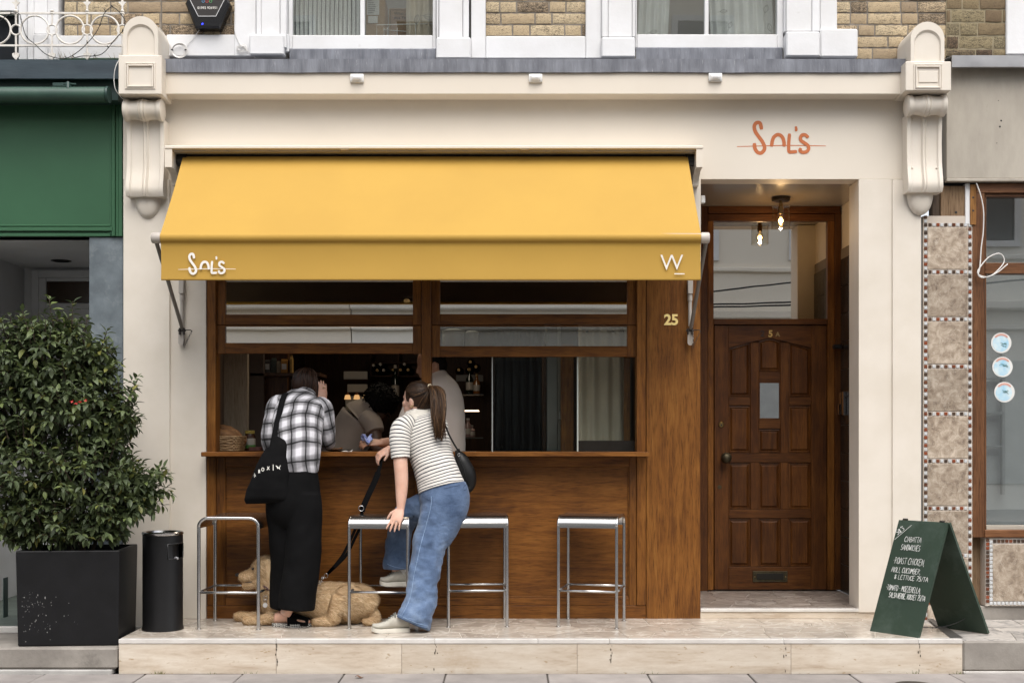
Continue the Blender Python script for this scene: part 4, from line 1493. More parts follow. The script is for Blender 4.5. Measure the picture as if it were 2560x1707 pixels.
# leaf outlines printed on the curtains
lf = MB()
def leafline(px, py, a, l, yy):
    o = P(px, py, yy)
    for s_ in (-1, 1):
        pts = [(t * l, s_ * l * .24 * sin(pi * t)) for t in [i / 8 for i in range(9)]]
        ribbon(lf, pts, .0035, lambda u, v, h: Vector((o.x + u * cos(a) - v * sin(a), o.y + .001 * s_, o.z + u * sin(a) + v * cos(a))), 0)
    ribbon(lf, [(-l * .4, 0), (l * .9, .001)], .003, lambda u, v, h: Vector((o.x + u * cos(a) - v * sin(a), o.y + .003, o.z + u * sin(a) + v * cos(a))), 0)
for q in ((1040, 62, 1.4, .07), (1058, 40, -.2, .08), (1822, 72, 1.2, .05), (1912, 34, 1.3, .06), (1928, 80, 1.9, .06), (1800, 30, .1, .05), (1625, 82, .2, .05)): leafline(q[0], q[1], q[2], q[3], YU + .105)
lf.build('curtain_leaf_print', plain('print_grey', (.2, .2, .19)), up, kind='stuff', recalc=False)
# ------------------------------------------------------------------ green shop on the left
gs = thing('green_shop', 'dark green painted shop front with slate grey pier, left of the cream pilaster', 'shop front', (X(60), 0, PZ))
SZ = -.046                         # its step level
GX1, GX0 = X(307.5), X(-420)
MB().box(GX0, GX1, .0, .14, Z(592), Z(160), 0).build('fascia_panel', GREEN, gs)
m = MB()
for (q, w, y_) in ((562, 5, -.012), (569, 10, -.022), (583, 9, -.012)):
    m.box(GX0, X(285), y_, .002, Z(q + w), Z(q), .003)
for (a, b, y_) in ((276, 281, -.012), (281.5, 290, -.022), (290.5, 298, -.014)):
    m.box(X(a), X(b), y_, .002, Z(592), Z(262), .003)
m.box(X(298.5), GX1, -.02, .002, Z(592), Z(262), .002)
m.build('fascia_moulding', GREEN, gs)
lead('coping', -420, 296, 150, 197, -.19, TEAL, gs, .003, 14.0, .24)
MB().box(GX0, X(296, -.12), -.12, .0, Z(252, -.12), Z(196, -.12), .003).build('cornice_board', GREEN_DK, gs)
rz = Z(237.5, -.22)
m = MB().lathe([(.001, 0), (.046, 0), (.05, .004), (.05, 2.4), (.001, 2.4)], (X(267, -.22), -.22, rz), 28, (-1, 0, 0))
m.build('awning_cassette', plain('green_cassette', (.04, .085, .062), (.03, .065, .05), .4, dirt=((.16, .22, .19), 30, .7, .85)), gs, smooth=40)
MB().lathe([(.001, 0), (.053, 0), (.053, .014), (.001, .014)], (X(268, -.22), -.22, rz), 28, (1, 0, 0)).build('cassette_end', GREEN_DK, gs, smooth=40)
m = MB().pbox(131, 176, 207, 216, -.19, -.1, .002)
m.tube([P(170, 206, -.24), P(170, 222, -.25)], .011, 8)
m.tube([P(158, 210, -.23), P(190, 211, -.23)], .006, 6)
m.build('cassette_bracket', GREEN_DK, gs)
MB().box(X(222.5), GX1, .002, .35, SZ, Z(592) - .001, .003).build('slate_pier', SLATE, gs)
# its porch
PB = 1.5
pz = Z(592) + .0
MB().box(GX0, X(222), .02, PB + .1, pz, pz + .05, 0).build('porch_ceiling', WHITE, gs)
MB().box(X(61, PB) - .1, X(61, PB), .15, PB, SZ, pz, 0).build('porch_wall', WHITE, gs)
MB().box(X(61, PB), X(222.5) + .35, PB, PB + .1, SZ, pz, 0).build('porch_back', WHITE, gs)
wx_ = X(61, PB) - .1
MB().box(GX0 - 2, wx_ - .001, .10, .22, SZ, SZ + .55, .003).build('stall_riser', GREEN, gs)
MB().box(GX0 - 2, wx_ - .001, .13, .14, SZ + .551, pz, 0).build('shop_pane', DARKGLASS, gs)
for a in (wx_ - .09, wx_ - 1.2, wx_ - 2.3): MB().box(a, a + .085, .09, .20, SZ + .552, pz, .004).build('window_post', GREEN, gs)
MB().box(GX0 - 2, GX0 - .001, .0, .14, Z(592), Z(160), 0).build('fascia_panel', GREEN, gs)
m = MB()
m.lathe([(.001, 0), (.075, 0), (.075, -.004), (.06, -.006), (.06, .0), (.001, .0)], Vector((X(153, 1.1), 1.1, pz - .001)), 24)
m.build('downlight', BLACK, gs)
dd = part_empty('white_door', gs, (X(170, PB), PB, SZ))
def gd(a, b, t, bt, y0, y1, n, mt): MB().pbox(a, b, t, bt, PB - y0, PB - y1, .003).build(n, mt, dd)
gd(78, 95, 675, 1560, .05, .002, 'jamb', WHITE)
gd(95.5, 240, 675, 693, .05, .002, 'head', WHITE)
gd(95.5, 115, 694, 1560, .03, .002, 'stile', WHITE)
gd(115.5, 240, 694, 703, .03, .002, 'rail', WHITE)
gd(115.5, 240, 758, 772, .04, .002, 'rail', WHITE)
gd(115.5, 240, 703.5, 757.5, .012, .006, 'pane', plain('dim_brown_glass', (.035, .02, .012), (.06, .035, .02), .15, scale=2))
gd(115.5, 240, 772.5, 1560, .022, .002, 'door_leaf', WHITE)
MB().box(GX0, GX1 - .002, -.22, PB, SZ - .1, SZ + .03, .002).build('porch_tiles', plain('green_stone_floor', (.11, .135, .115), (.07, .09, .08), .6, scale=9), gs)
MB().box(GX0, TX0 - .004, -.26, -.221, SZ - .01, SZ + .032, .004).build('white_nosing', EDGE_ST, gs)
MB().box(X(0, .1), X(61, .5), .15, .22, SZ + .03, SZ + .30, .003).build('skirting', GREEN_DK, gs)
# grey step
ls = thing('grey_step', loc=(-3.2, -.6, PZ), kind='structure')
MB().box(GX0 - 2, TX0 - .005, -.87, -.30, PZ + .028, SZ, .012).build('step_stone', GREYSTONE, ls)
MB().box(GX0 - 2, TX0 - .03, -.885, -.3, PZ - .006, PZ + .026, .006).build('step_foot', plain('grey_white_stone', (.42, .41, .39), (.3, .29, .275), .7, scale=6, bump=.2), ls)

# its brick storey and white window case
gu = thing('left_upper_storey', 'yellow brick upper storey with white window case behind the iron railing', 'building', (X(160), YU, Z(150, YU)))
bricks(gu, 160, 403, Z(89, YU), BT, YU, BRICK, seed=21)
def gtrim(a, b, t, bt, y, n='painted_band'): MB().box(X(a, y), X(b, y), y, YU + .12, Z(bt, y), Z(t, y) if t > 0 else BT, .004).build(n, WHITE, gu)
gtrim(146, 416, 89.5, 147, YU - .015)
gtrim(46, 68, -1, 150, YU - .02)
gtrim(68.5, 84, -1, 150, YU - .045)
gtrim(84.5, 118, -1, 86, YU - .03)
gtrim(84.5, 118, 86.5, 150, YU - .06)
gtrim(118.5, 146, -1, 150, YU - .03)
gtrim(-420, 46, -1, 28, YU - .01)
MB().box(X(-420, YU), X(47, YU), YU + .08, YU + .1, Z(150, YU), Z(28, YU), 0).build('window_pane', DARKGLASS, gu)
MB().box(X(-420), X(403), YU + .14, YU + .3, Z(160, YU), 5.6, 0).build('wall_core', MORTAR, gu)
MB().box(X(-420), X(403), YU + .004, YU + .14, BT + .002, 5.6, 0).build('brick_wall_upper', BRICK, gu)
db = MB()
for q in range(26):
    c = P(rng.uniform(140, 290), 147, -.03)
    db.add([c, c + Vector((.004, 0, .0)), c + Vector((rng.uniform(-.03, .03), rng.uniform(-.02, .02), rng.uniform(.01, .06)))], [(0, 1, 2)])
db.build('dry_weeds', plain('dry_stalk', (.25, .19, .09)), kind='stuff', recalc=False)

# white cast-iron railing along the coping
rl = thing('iron_railing', 'white cast iron railing of rings and fleur finials above the green shop', 'railing', P(150, 150, -.12))
ry = -.12
for t_, w in ((34, .006), (115, .006)):
    MB().box(X(-260, ry), X(311, ry), ry - .006, ry + .006, Z(t_ + 2.4, ry), Z(t_ - 2.4, ry), .001).build('rail', WHITEIRON, rl)
def torus(px, py, r, r2, name):
    c = P(px, py, ry)
    pts = [c + Vector((cos(a) * r, 0, sin(a) * r)) for a in [2 * pi * i / 32 for i in range(32)]]
    MB().tube(pts, r2, 8, closed=True).build(name, WHITEIRON, rl, smooth=60)
k_ = kk(ry)
for px in (-9, 87, 175, 262): torus(px, 75.5, 35.5 * k_, .0065, 'ring')
for px in (40, 130, 218, 306): torus(px, 75.5, 12.5 * k_, .006, 'small_ring')
def finial(px, y_, s, tall):
    c = P(px, 34 if tall else 34, ry)
    z0, z1 = Z(115, ry), Z(34, ry)
    m = MB()
    m.tube([Vector((c.x, ry, Z(150, ry))), Vector((c.x, ry, Z(88, ry)))], .007, 8)
    m.tube([Vector((c.x, ry, Z(63, ry))), Vector((c.x, ry, z1 + (.05 if tall else .02)))], .007, 8)
    m.lathe([(.004, .0), (.011, .01), (.008, .018), (.014, .026), (.006, .036)], (c.x, ry, z1 - .012), 10)
    if tall:
        zt = z1 + .045
        fl = [(-.004, 0), (-.012, .012), (-.026, .026), (-.020, .03), (-.008, .03), (-.005, .045), (0, .055), (.005, .045), (.008, .03), (.020, .03), (.026, .026), (.012, .012), (.004, 0)]
        m.prism([(c.x + a * 1.0, zt + b) for a, b in fl], ry - .005, ry + .005)
    fl = [(-.006, 0), (-.010, .02), (-.024, .012), (-.022, -.004), (-.008, -.02), (.008, -.02), (.022, -.004), (.024, .012), (.010, .02), (.006, 0)]
    m.prism([(c.x + a, Z(140, ry) + b) for a, b in fl], ry - .005, ry + .005)
    m.build('baluster', WHITEIRON, rl, smooth=35)
for px, t in ((40, 1), (130, 0), (218, 1), (306, 1)): finial(px, 0, 1, t)
def cable(name, pts, r, mat, label, cat='cable', group=None):
    m = MB().tube([Vector(p) for p in spline(pts, 6)], r, 6)
    return m.build(name, mat, label=label, cat=cat, group=group, smooth=180)
def PL(lst, Y): return [P(a, b, Y if not isinstance(Y, (list, tuple)) else Y[i]) for i, (a, b) in enumerate(lst)]
m = MB()
bc = spline(PL([(-10, 60), (22, 38), (47, 34), (55, 60), (66, 92), (88, 112), (118, 138), (160, 147), (195, 130), (228, 98), (247, 70), (258, 40), (268, 26), (280, 18), (294, 27), (311, 50), (309, 75), (290, 96), (262, 130), (240, 140), (205, 141), (180, 147)], ry - .02), 6)
m.tube(bc, .0028, 6)
for i in range(7, len(bc), 9):
    m.tube([Vector(bc[i]), Vector(bc[i]) + Vector((rng.uniform(-.012, .012), -.01, rng.uniform(.006, .016)))], [.004, .0025], 5)
m.build('fairy_light_cable', CABLE_B, label='thin black fairy light cable tangled through the white iron railing', cat='cable', smooth=180)

# ------------------------------------------------------------------ tiled shop on the right
ts = thing('tiled_shop', 'marble tiled shop front with brown window frame and grey boarded fascia on the right', 'shop front', (X(2480), 0, PZ))
EX = X(3000)
MB().box(X(2362), EX, -.035, .1, Z(449), Z(160), .003).build('fascia_board', GREYBOARD, ts)
MB().box(X(2361), EX, -.045, .0, Z(457), Z(449.5), .003).build('fascia_drip', GREYBOARD, ts)
for px, py, r in ((2503, 302, .006), (2500, 317, .006), (2496, 252, .003), (2492, 358, .003)):
    MB().lathe([(.001, 0), (r, 0), (r * .8, .002), (.001, .002)], P(px, py, -.0352), 10, (0, -1, 0)).build('screw_hole', BLACK, ts)
lead('zinc_flashing', 2380, 3000, 139, 168, -.12, ZINC, ts, .002, 31.0, .2)
MB().box(X(2361), EX, .10, .2, Z(458), Z(150), 0).build('fascia_core', OLDBOARD, ts)
# stripped top of the pier
MB().pbox(2352, 2413, 465, 564, .012, .1, .003).build('bare_board', OLDBOARD, ts)
MB().pbox(2330, 2351, 470, 570, .03, .1, .004).build('bare_board', plain('old_rough_timber', (.12, .085, .06), (.05, .035, .025), .95, scale=8, stretch=(3, 3, .6), bump=.6), ts)
MB().pbox(2303, 2440, 449, 466, .05, .1, 0).build('dark_gap', BLACK, ts)
MB().pbox(2413.5, 2425, 459, 560, .002, .1, .002).build('white_strip', WHITE, ts)
MB().pbox(2426, 2440.5, 461, 562, -.006, .1, .002).build('orange_batten', wood('orange_batten', (.18, .075, .02), (.28, .13, .035), (.36, .18, .06), 'z'), ts)
for py in (494, 527): MB().lathe([(.001, 0), (.007, 0), (.001, .001)], P(2433, py, -.0065), 10, (0, -1, 0)).build('screw_hole', BLACK, ts)
MB().lathe([(.001, 0), (.009, 0), (.001, .001)], P(2390, 531, .0115), 10, (0, -1, 0)).build('screw_hole', BLACK, ts)
MB().pbox(2302.5, 2308.5, 545, 1546, .02, .1, 0).build('grey_strip', plain('grey_mastic', (.2, .2, .195)), ts)
MB().pbox(2308, 2430.6, 540, 1560, .006, .1, 0).build('tile_grout', plain('cream_grout', (.60, .52, .44)), ts)
rows_ = [562, 680, 798, 916, 1034, 1152, 1270, 1388, 1506]
lt, dk = MB(), MB()
def mos(px, py, s=7.6):
    m = dk if (len(dk.f) + len(lt.f)) // 26 % 2 == 0 else lt
    m.obox(P(px, py, .004), (s * kk(0), .008, s * kk(0)), None, .0012)
for i, y0 in enumerate(rows_):
    MB().pbox(2319.5, 2419.5, y0 + 7, y0 + 111, .001, .02, .0015).build('marble_tile', EMPER, ts)
for y0 in [543 + 9.83 * q for q in range(103)]:
    for px in (2314, ): mos(px, y0)
for y0 in [563 + 9.83 * q for q in range(101)]: mos(2424.8, y0)
for y0 in rows_:
    for q in range(10): mos(2325 + q * 9.9, y0)
# lower panel under the window
MB().pbox(2464, 3000, 1344, 1514, .006, .1, 0).build('tile_grout', plain('cream_grout_low', (.58, .52, .46)), ts)
MB().pbox(2482, 2600, 1360, 1502, .001, .02, .0015).build('marble_tile', EMPER, ts)
for a, b in ((2610, 2728), (2738, 2856), (2866, 2984)): MB().pbox(a, b, 1360, 1502, .001, .02, .0015).build('marble_tile', EMPER, ts)
for q in range(16): mos(2469, 1349 + q * 10.2); mos(2477.5, 1349 + 5 + q * 10.2)
for q in range(9): mos(2487 + q * 10, 1352); mos(2487 + q * 10, 1507)
dk.build('mosaic', MOSAIC_D, ts, kind='stuff')
lt.build('mosaic', MOSAIC_L, ts, kind='stuff')
MB().pbox(2300, 3000, 1515, 1560, .02, .1, .004).build('stone_plinth', GREYSTONE, ts)
wf = part_empty('window_frame', ts, (X(2480), 0, Z(1343)))
MB().pbox(2431, 2462, 462, 1343, .004, .1, .004).build('post', WOOD_R, wf)
WOOD_RX = wood('brown_frame_across', (.085, .035, .015), (.15, .065, .028), (.23, .11, .05), 'x', .4)
for t, b, y_ in ((459, 482, .0), (484, 492, .02), (657, 684, .012), (1324, 1343, -.01)):
    MB().pbox(2441 if t == 459 else 2462.5, 3000, t, b, y_, .1, .003).build('rail', WOOD_RX, wf)
MB().pbox(2462.5, 2466, 492, 1323, .02, .1, .002).build('bead', WOOD_R, wf)
MB().pbox(2466, 3000, 1313, 1323.5, .015, .1, .002).build('glazing_putty', GREYBOARD, wf)
MB().pbox(2462, 3000, 490, 660, .045, .051, 0).build('pane', GLASS_N, wf)
MB().pbox(2462, 3000, 682, 1316, .045, .051, 0).build('pane', GLASS_N, wf)
MB().box(X(2440), EX, .36, .40, -.1, Z(470), 0).build('window_back', plain('grey_blind', (.62, .64, .64), (.55, .57, .57), .8), ts)
MB().box(X(2440), EX, .1, .5, Z(1320) - .05, Z(1320), 0).build('window_board', plain('grey_board', (.33, .34, .34)), ts)
MB().box(X(2300), EX, .1, .16, -.1, Z(1344), 0).build('wall_core', OLDBOARD, ts)
# dim furniture behind the glass
m = MB()
for a, b, t, bt in ((2466, 2545, 940, 944), (2466, 2540, 1028, 1034), (2466, 2535, 1114, 1118), (2535, 2543, 850, 1240), (2480, 2486, 944, 1120)):
    m.box(X(a, .1), X(b, .1), .30, .34, Z(bt, .1), Z(t, .1), .002)
m.build('display_rack', plain('pale_rack', (.42, .44, .44)), ts)
VG = marble('veined_grey', [(.3, (.2, .19, .18)), (.5, (.42, .39, .36)), (.7, (.55, .51, .46))], (.12, .12, .12), .3)
rs = thing('right_step', loc=(3.6, -.4, PZ), kind='structure')
MB().box(TX1 + .004, 6, -.845, .1, PZ + .012, -.012, .010).build('step_stone', GREYSTONE, rs)
MB().box(TX1 + .004, 6, -.852, -.2, PZ - .006, PZ + .011, .003).build('step_foot', EDGE_ST, rs)
for poly in shards(TX1 + .006, 3.9, -.82, .01, .33, .006, rng):
    MB().prism_xy(poly, -.02, -.009, .001).build('marble_piece', VG, rs)
MB().prism_xy([(X(2316, 0), -.02), (X(2330, 0), -.02), (TX1 + .02, -.80), (TX1 - .06, -.80)], .0014, .003).build('dark_strip', plain('dark_gap_strip', (.07, .065, .06)), rs)  # flat dark strip laid on top for the gap between the steps
# brick above
tu = thing('right_upper_storey', 'sooty yellow brick wall of the neighbouring building above the zinc flashing', 'building', (X(2450), YU, Z(150, YU)))
bricks(tu, 2367, 2519, Z(141, YU), BT, YU - .012, BRICK2, seed=35, course=.0885, mort=MORTAR2)
MB().box(X(2519.5), EX, YU - .03, YU + .12, Z(140, YU), BT, .006).build('painted_band', WHITE, tu)
MB().box(X(2366.5), EX, YU + .14, YU + .3, Z(170, YU), 5.6, 0).build('wall_core', MORTAR, tu)
MB().box(X(2366.5), EX, YU + .004, YU + .14, BT + .002, 5.6, 0).build('brick_wall_upper', BRICK2, tu)
# cables and stickers
cable('hanging_cable', PL([(2441, 458), (2449, 480), (2454, 498), (2459, 530), (2458, 580), (2453, 620), (2451, 656)], -.03), .0042, CABLE_W, 'white cable hanging down the brown window frame beside the tiled pier')
cable('cable_loop', PL([(2451, 652), (2449, 672), (2446, 688), (2458, 694), (2480, 688), (2498, 672), (2510, 655), (2507, 640), (2494, 634), (2470, 645), (2450, 668), (2444, 682), (2452, 690), (2470, 692), (2495, 680), (2519, 660)], [-.03 - .003 * (i % 3) for i in range(16)]), .0042, CABLE_W, 'loop of white cable tied in front of the brown window transom')
for i, (px, py, lb) in enumerate(((2503, 857, 'topmost of three round blue and white stickers on the right hand window'), (2506, 917, 'middle one of three round blue and white stickers on the right hand window'), (2511, 980, 'lowest of three round blue and white stickers on the right hand window'))):
    c = P(px, py, .044)
    stk = thing('window_sticker', lb, 'sticker', c, 'round stickers on the shop window')
    r = 25.5 * kk(.044)
    MB().lathe([(.001, .0), (r, 0), (r, .0012), (.001, .0012)], c, 36, (0, -1, 0)).build('disc', PAPER, stk)
    MB().lathe([(r * .78, .0014), (r * .80, .0018), (r * .001, .0018)], c + Vector((-.004, 0, -.004)), 30, (0, -1, 0)).build('picture', plain('sticker_blue', (.30, .55, .72), (.62, .72, .74), .6, scale=16, bump=0), stk)
    mm = MB()
    f = lambda u, v, h: Vector((c.x + u, c.y - .0024 - h, c.z + v))
    ribbon(mm, [(r * .80 * cos(a), r * .80 * sin(a)) for a in [pi * (.25 + .5 * t / 10) for t in range(11)]], r * .20, f, 0)
    mm.build('banner', plain('sticker_pink', (.62, .34, .28)), stk)
    mm = MB()
    for q in range(5):
        x0, z0 = rng.uniform(-.3, .2) * r, rng.uniform(-.3, .2) * r
        ribbon(mm, [(x0, z0), (x0 + rng.uniform(.1, .4) * r, z0 + rng.uniform(-.2, .2) * r), (x0 + rng.uniform(.3, .6) * r, z0 + rng.uniform(-.2, .1) * r)], .0035, f, .0004 * q)
    mm.build('drawing', plain('sticker_green', (.10, .22, .22)), stk)

# ------------------------------------------------------------------ houses across the street (seen only in the glass)
def terrace_house(x0, x1, mat, lab, seed):
    r_ = random.Random(seed)
    h = thing('opposite_house', lab, 'building', ((x0 + x1) / 2, -16.2, PZ))
    H = 10.4 + seed * .25
    MB().box(x0, x1, -17.2, -16.0, PZ, H, 0).build('wall', mat, h)
    for z_, d, t in ((3.35, .12, .10), (3.75, .28, .16), (4.75, .10, .10), (7.9, .10, .1), (H - .5, .34, .3)):
        MB().box(x0 - .002, x1 + .002, -16.0 , -16.0 + d, z_, z_ + t, .02).build('cornice', mat, h)
    W_ = MB().box(x0 + .4, x1 - .4, -15.995, -15.95, .3, 2.75, .01).build('shop_window', plain('pale_shop_pane', (.5, .51, .5), None, .3), h)  # unseen windows made pale to brighten their reflection in the door glass
    n = 2
    for f, (zb, zt) in enumerate(((5.0, 7.1), (8.3, 9.6))):
        for q in range(n):
            cx_ = x0 + (q + .5) * (x1 - x0) / n
            wn_ = MB()
            for a, b, c_, d_ in ((-.62, -.5, zb, zt), (.5, .62, zb, zt), (-.5, .5, zt - .12, zt), (-.5, .5, zb, zb + .12), (-.5, .5, (zb + zt) / 2 - .04, (zb + zt) / 2 + .04)):
                wn_.box(cx_ + a, cx_ + b, -15.99, -15.92, c_ + .001, d_ - .001, .006)
            w_ = wn_.build('window', WHITE, h)
            MB().box(cx_ - .5, cx_ + .5, -15.985, -15.975, zb + .1, zt - .1, 0).build('pane', DARKGLASS, w_)
terrace_house(-14, -8.5, OPP2, 'pale grey rendered terraced house opposite, far left in the street', 0)
terrace_house(-8.48, -3.2, OPP, 'cream rendered terraced house opposite, left of the middle in the street', 1)
terrace_house(-3.18, 2.4, OPP2, 'pale grey terraced house opposite, straight behind the viewer', 2)
terrace_house(2.42, 7.9, OPP, 'cream rendered terraced house opposite, mirrored in the door fanlight', 1)
terrace_house(7.92, 14, OPP2, 'pale grey rendered terraced house opposite, far right in the street', 3)
for i, (a, b, s_) in enumerate((((-7, -15.7, 4.6), (8, -15.7, 4.2), .35), ((-9, -15.6, 3.9), (6, -15.6, 4.5), .3), ((-4, -15.5, 4.3), (11, -15.5, 4.4), .4))):
    a, b = Vector(a), Vector(b)
    cable('street_cable', [a + (b - a) * t - Vector((0, 0, s_ * 4 * t * (1 - t))) for t in [q / 8 for q in range(9)]], .018, CABLE_B, ('sagging black cable across the opposite house fronts, rising to the left', 'sagging black cable across the opposite house fronts, rising to the right', 'sagging black cable across the opposite house fronts, nearly level')[i])
# ------------------------------------------------------------------ inside the shop
rm = thing('shop_interior', loc=(-.6, 2.3, 0), kind='structure')
IX0, IX1, IY, IZ = -2.06, .93, 4.0, 2.72
MB().box(IX0 - .1, IX1 + .1, .13, IY + .1, -.1, -.02, 0).build('floor', WOOD_DX, rm)
MB().box(IX0 - .1, IX1 + .1, .14, IY + .1, IZ, IZ + .1, 0).build('ceiling', CEIL_IN, rm)
MB().box(IX0 - .1, IX1 + .1, IY, IY + .1, -.02, IZ, 0).build('back_wall', WOOD_IN, rm)
MB().box(IX0 - .1, IX0, .14, IY, -.02, IZ, 0).build('left_wall', ROOM, rm)
MB().box(IX1 + .0, IX1 + .1, .14, IY, -.02, IZ, 0).build('right_wall', ROOM, rm)
MB().box(IX0, IX1, .131, .2, Z(705) + .02, IZ, 0).build('window_head', WOOD_DX, rm)
MB().box(IX0, IX1, .131, .135, -.02, 1.06, 0).build('counter_lining', WOOD_DX, rm)
# left: plywood panel, dark shelving
MB().pbox(538, 619, 870, 1135, .55, .60, .002).build('plywood_panel', PLY, rm)
MB().pbox(619.5, 659, 870, 1135, .62, .66, .002).build('dark_panel', ROOM, rm)
MB().pbox(659.5, 722, 870, 1135, .75, .8, .002).build('dark_panel', WOOD_IN, rm)
shf = thing('wall_shelf', 'dark wooden wall shelf of packets behind the serving window', 'shelf', P(700, 935, .9))
MB().pbox(625, 800, 932, 940, .62, .95, .002).build('board', WOOD_IN, shf)
MB().pbox(717, 721, 884, 1120, .74, .8, .001).build('upright', WOOD_Z, shf)
for i, (a, b, t, c, lb) in enumerate(((660, 674, 890, (.10, .09, .08), 'grey packet standing at the left end of the dark wall shelf'), (676, 688, 886, (.05, .06, .05), 'dark green packet between grey and cream packets on the wall shelf'), (690, 700, 894, (.26, .21, .15), 'cream packet left of the orange packet on the wall shelf'), (701, 717, 888, (.42, .20, .04), 'orange packet on the dark wall shelf'), (723, 728, 884, (.34, .20, .05), 'thin amber packet at the right end of the dark wall shelf'))):
    pk = thing('food_packet', lb, 'packet', P((a + b) / 2, 931.8, .8), 'packets on the wall shelf')
    m = MB()
    y0 = .70
    x0, x1, z0, z1 = X(a, y0), X(b, y0), Z(932, y0) , Z(t, y0)
    z0 = Z(932, .62) + .001
    z1 = z0 + (931 - t) * kk(.7)
    m.loft([[Vector(((x0 + x1) / 2 + (x1 - x0) / 2 * sx * f, .76 + .04 * sy * g, z_)) for sx, sy in ((-1, -1), (1, -1), (1, 1), (-1, 1))] for z_, f, g in ((z0, .9, 1), (z0 + .01, 1, 1), (z1 - .03, 1, .8), (z1 - .012, .95, .12), (z1, .95, .10))])
    m.build('pouch', plain('packet_paper', c, None, .6), pk)
    MB().box(x0 + .006, x1 - .006, .7185, .7195, z0 + .03, z0 + .07, 0).build('packet_label', PAPER, pk) if i in (0, 3) else None
# bread basket, loaves, jar
yb = .25
bz = 1.0896
# shelf top
SHZ = Z(1129.5, -.15)
bk = thing('bread_basket', 'wicker basket full of loaves at the left end of the counter', 'basket', (X(570, yb), yb, SHZ))
bx0, bx1 = X(535, yb), X(611, yb)
cxm = (bx0 + bx1) / 2
def brect(f, z_, w=.005, n=44, off=0.0):
    hx, hy = (bx1 - bx0) / 2 * f, .14 * f
    pts = []
    for i in range(n):
        a = 2 * pi * i / n
        ca, sa = cos(a), sin(a)
        e = .35
        x_ = abs(ca) ** e * (1 if ca > 0 else -1) * hx
        y_ = abs(sa) ** e * (1 if sa > 0 else -1) * hy
        s_ = 1 + off * (.03 if i % 2 else -.03)
        pts.append(Vector((cxm + x_ * s_, yb + y_ * s_, z_)))
    return pts
for i in range(9):
    f = .86 + .14 * i / 8
    MB().tube(brect(f, SHZ + .008 + i * .0115, off=1 if i % 2 else -1), .0062, 6, closed=True).build('wicker_strand', WICKER, bk, smooth=180)
for q, w in zip(brect(.88, SHZ + .004, n=26), brect(1.0, SHZ + .106, n=26)): MB().tube([q, w], .004, 5).build('stake', WICKER, bk)
MB().prism_xy([(v.x, v.y) for v in brect(.84, 0, n=28)], SHZ + .001, SHZ + .012).build('basket_base', WICKER, bk)
def loaf(px, py, L_, R_, ang, lb, seed, yy=yb):
    c = P(px, py, yy)
    m = MB()
    rings = []
    for i in range(15):
        t = -1 + 2 * i / 14
        r = R_ * sqrt(max(.015, 1 - t * t * .98)) * (1 + .06 * sin(t * 11 + seed))
        d = Vector((cos(ang), .2, sin(ang))).normalized()
        u = Vector((-sin(ang), 0, cos(ang)))
        w = d.cross(u)
        rings.append([c + d * L_ * t + (u * .82 * cos(2 * pi * j / 18) + w * sin(2 * pi * j / 18)) * r * (1 + .05 * noise.noise(Vector((i * .5, j * .5, seed)))) for j in range(18)])
    m.loft(rings)
    m.build('loaf', BREAD, label=lb, cat='bread', group='loaves in the wicker basket', smooth=60)
loaf(575, 1081, .095, .05, -.45, 'brown crusty loaf on top and rearmost in the wicker basket', 3, .31)
loaf(563, 1088, .085, .052, -.2, 'dark crusty loaf lying at the left front of the wicker basket', 1, .24)
loaf(566, 1103, .09, .045, -.25, 'crusty loaf lowest in the wicker basket behind its rim', 5, .23)
loaf(603, 1102, .04, .04, .2, 'small brown roll at the right end of the wicker basket', 8, .28)
j = P(632, 1120, .45)
jr = thing('preserve_jar', 'dark jar with yellow lid and green and white label beside the bread basket', 'jar', (j.x, .45, SHZ))
MB().lathe([(.001, 0), (.036, 0), (.039, .006), (.039, .10), (.030, .118), (.030, .125), (.001, .125)], (j.x, .35, SHZ + .002), 24).build('jar_glass', plain('dark_jar', (.05, .022, .012), None, .1), jr, smooth=40)
MB().lathe([(.032, .120), (.034, .122), (.034, .140), (.031, .143), (.001, .143)], (j.x, .35, SHZ + .002), 24).build('lid', plain('yellow_lid', (.32, .25, .05)), jr, smooth=40)
MB().lathe([(.0395, .03), (.0398, .032), (.0398, .085), (.0395, .087)], (j.x, .35, SHZ + .002), 24, caps=False).build('jar_label', plain('jar_label', (.34, .33, .29)), jr, smooth=40)
MB().lathe([(.0400, .020), (.0402, .022), (.0402, .040), (.0400, .042)], (j.x, .35, SHZ + .002), 24, caps=False).build('label_band', plain('jar_green', (.05, .16, .03)), jr, smooth=40)
cr = P(640, 1118, .3)
m = MB().box(cr.x - .045, cr.x + .035, .27, .34, SHZ + .001, SHZ + .03, .004)
m.build('snack_box', plain('dark_red_box', (.07, .02, .015)), label='low dark red box between the bread basket and the plaid shirt', cat='box')
pl_ = thing('plate', 'dark plate with a paper napkin edge on the counter right of the plaid sleeve', 'plate', (X(846, .05), .05, SHZ))
MB().lathe([(.001, .0), (.05, .0), (.088, .010), (.09, .013), (.085, .012), (.05, .004), (.001, .004)], (X(846, .05), .05, SHZ + .001), 32).build('dish', plain('dark_dish', (.06, .045, .035), None, .3), pl_, smooth=50)
m = MB()
for q in range(16): m.ell((X(840 + rng.gauss(0, 7), .05), .05 + rng.gauss(0, .02), SHZ + .012 + rng.random() * .012), (.007, .007, .006), None, 8, 5)
m.build('olive', plain('glossy_nuts', (.20, .085, .03), None, .2), pl_, smooth=180, kind='stuff')
c = P(868, 1127, -.02)
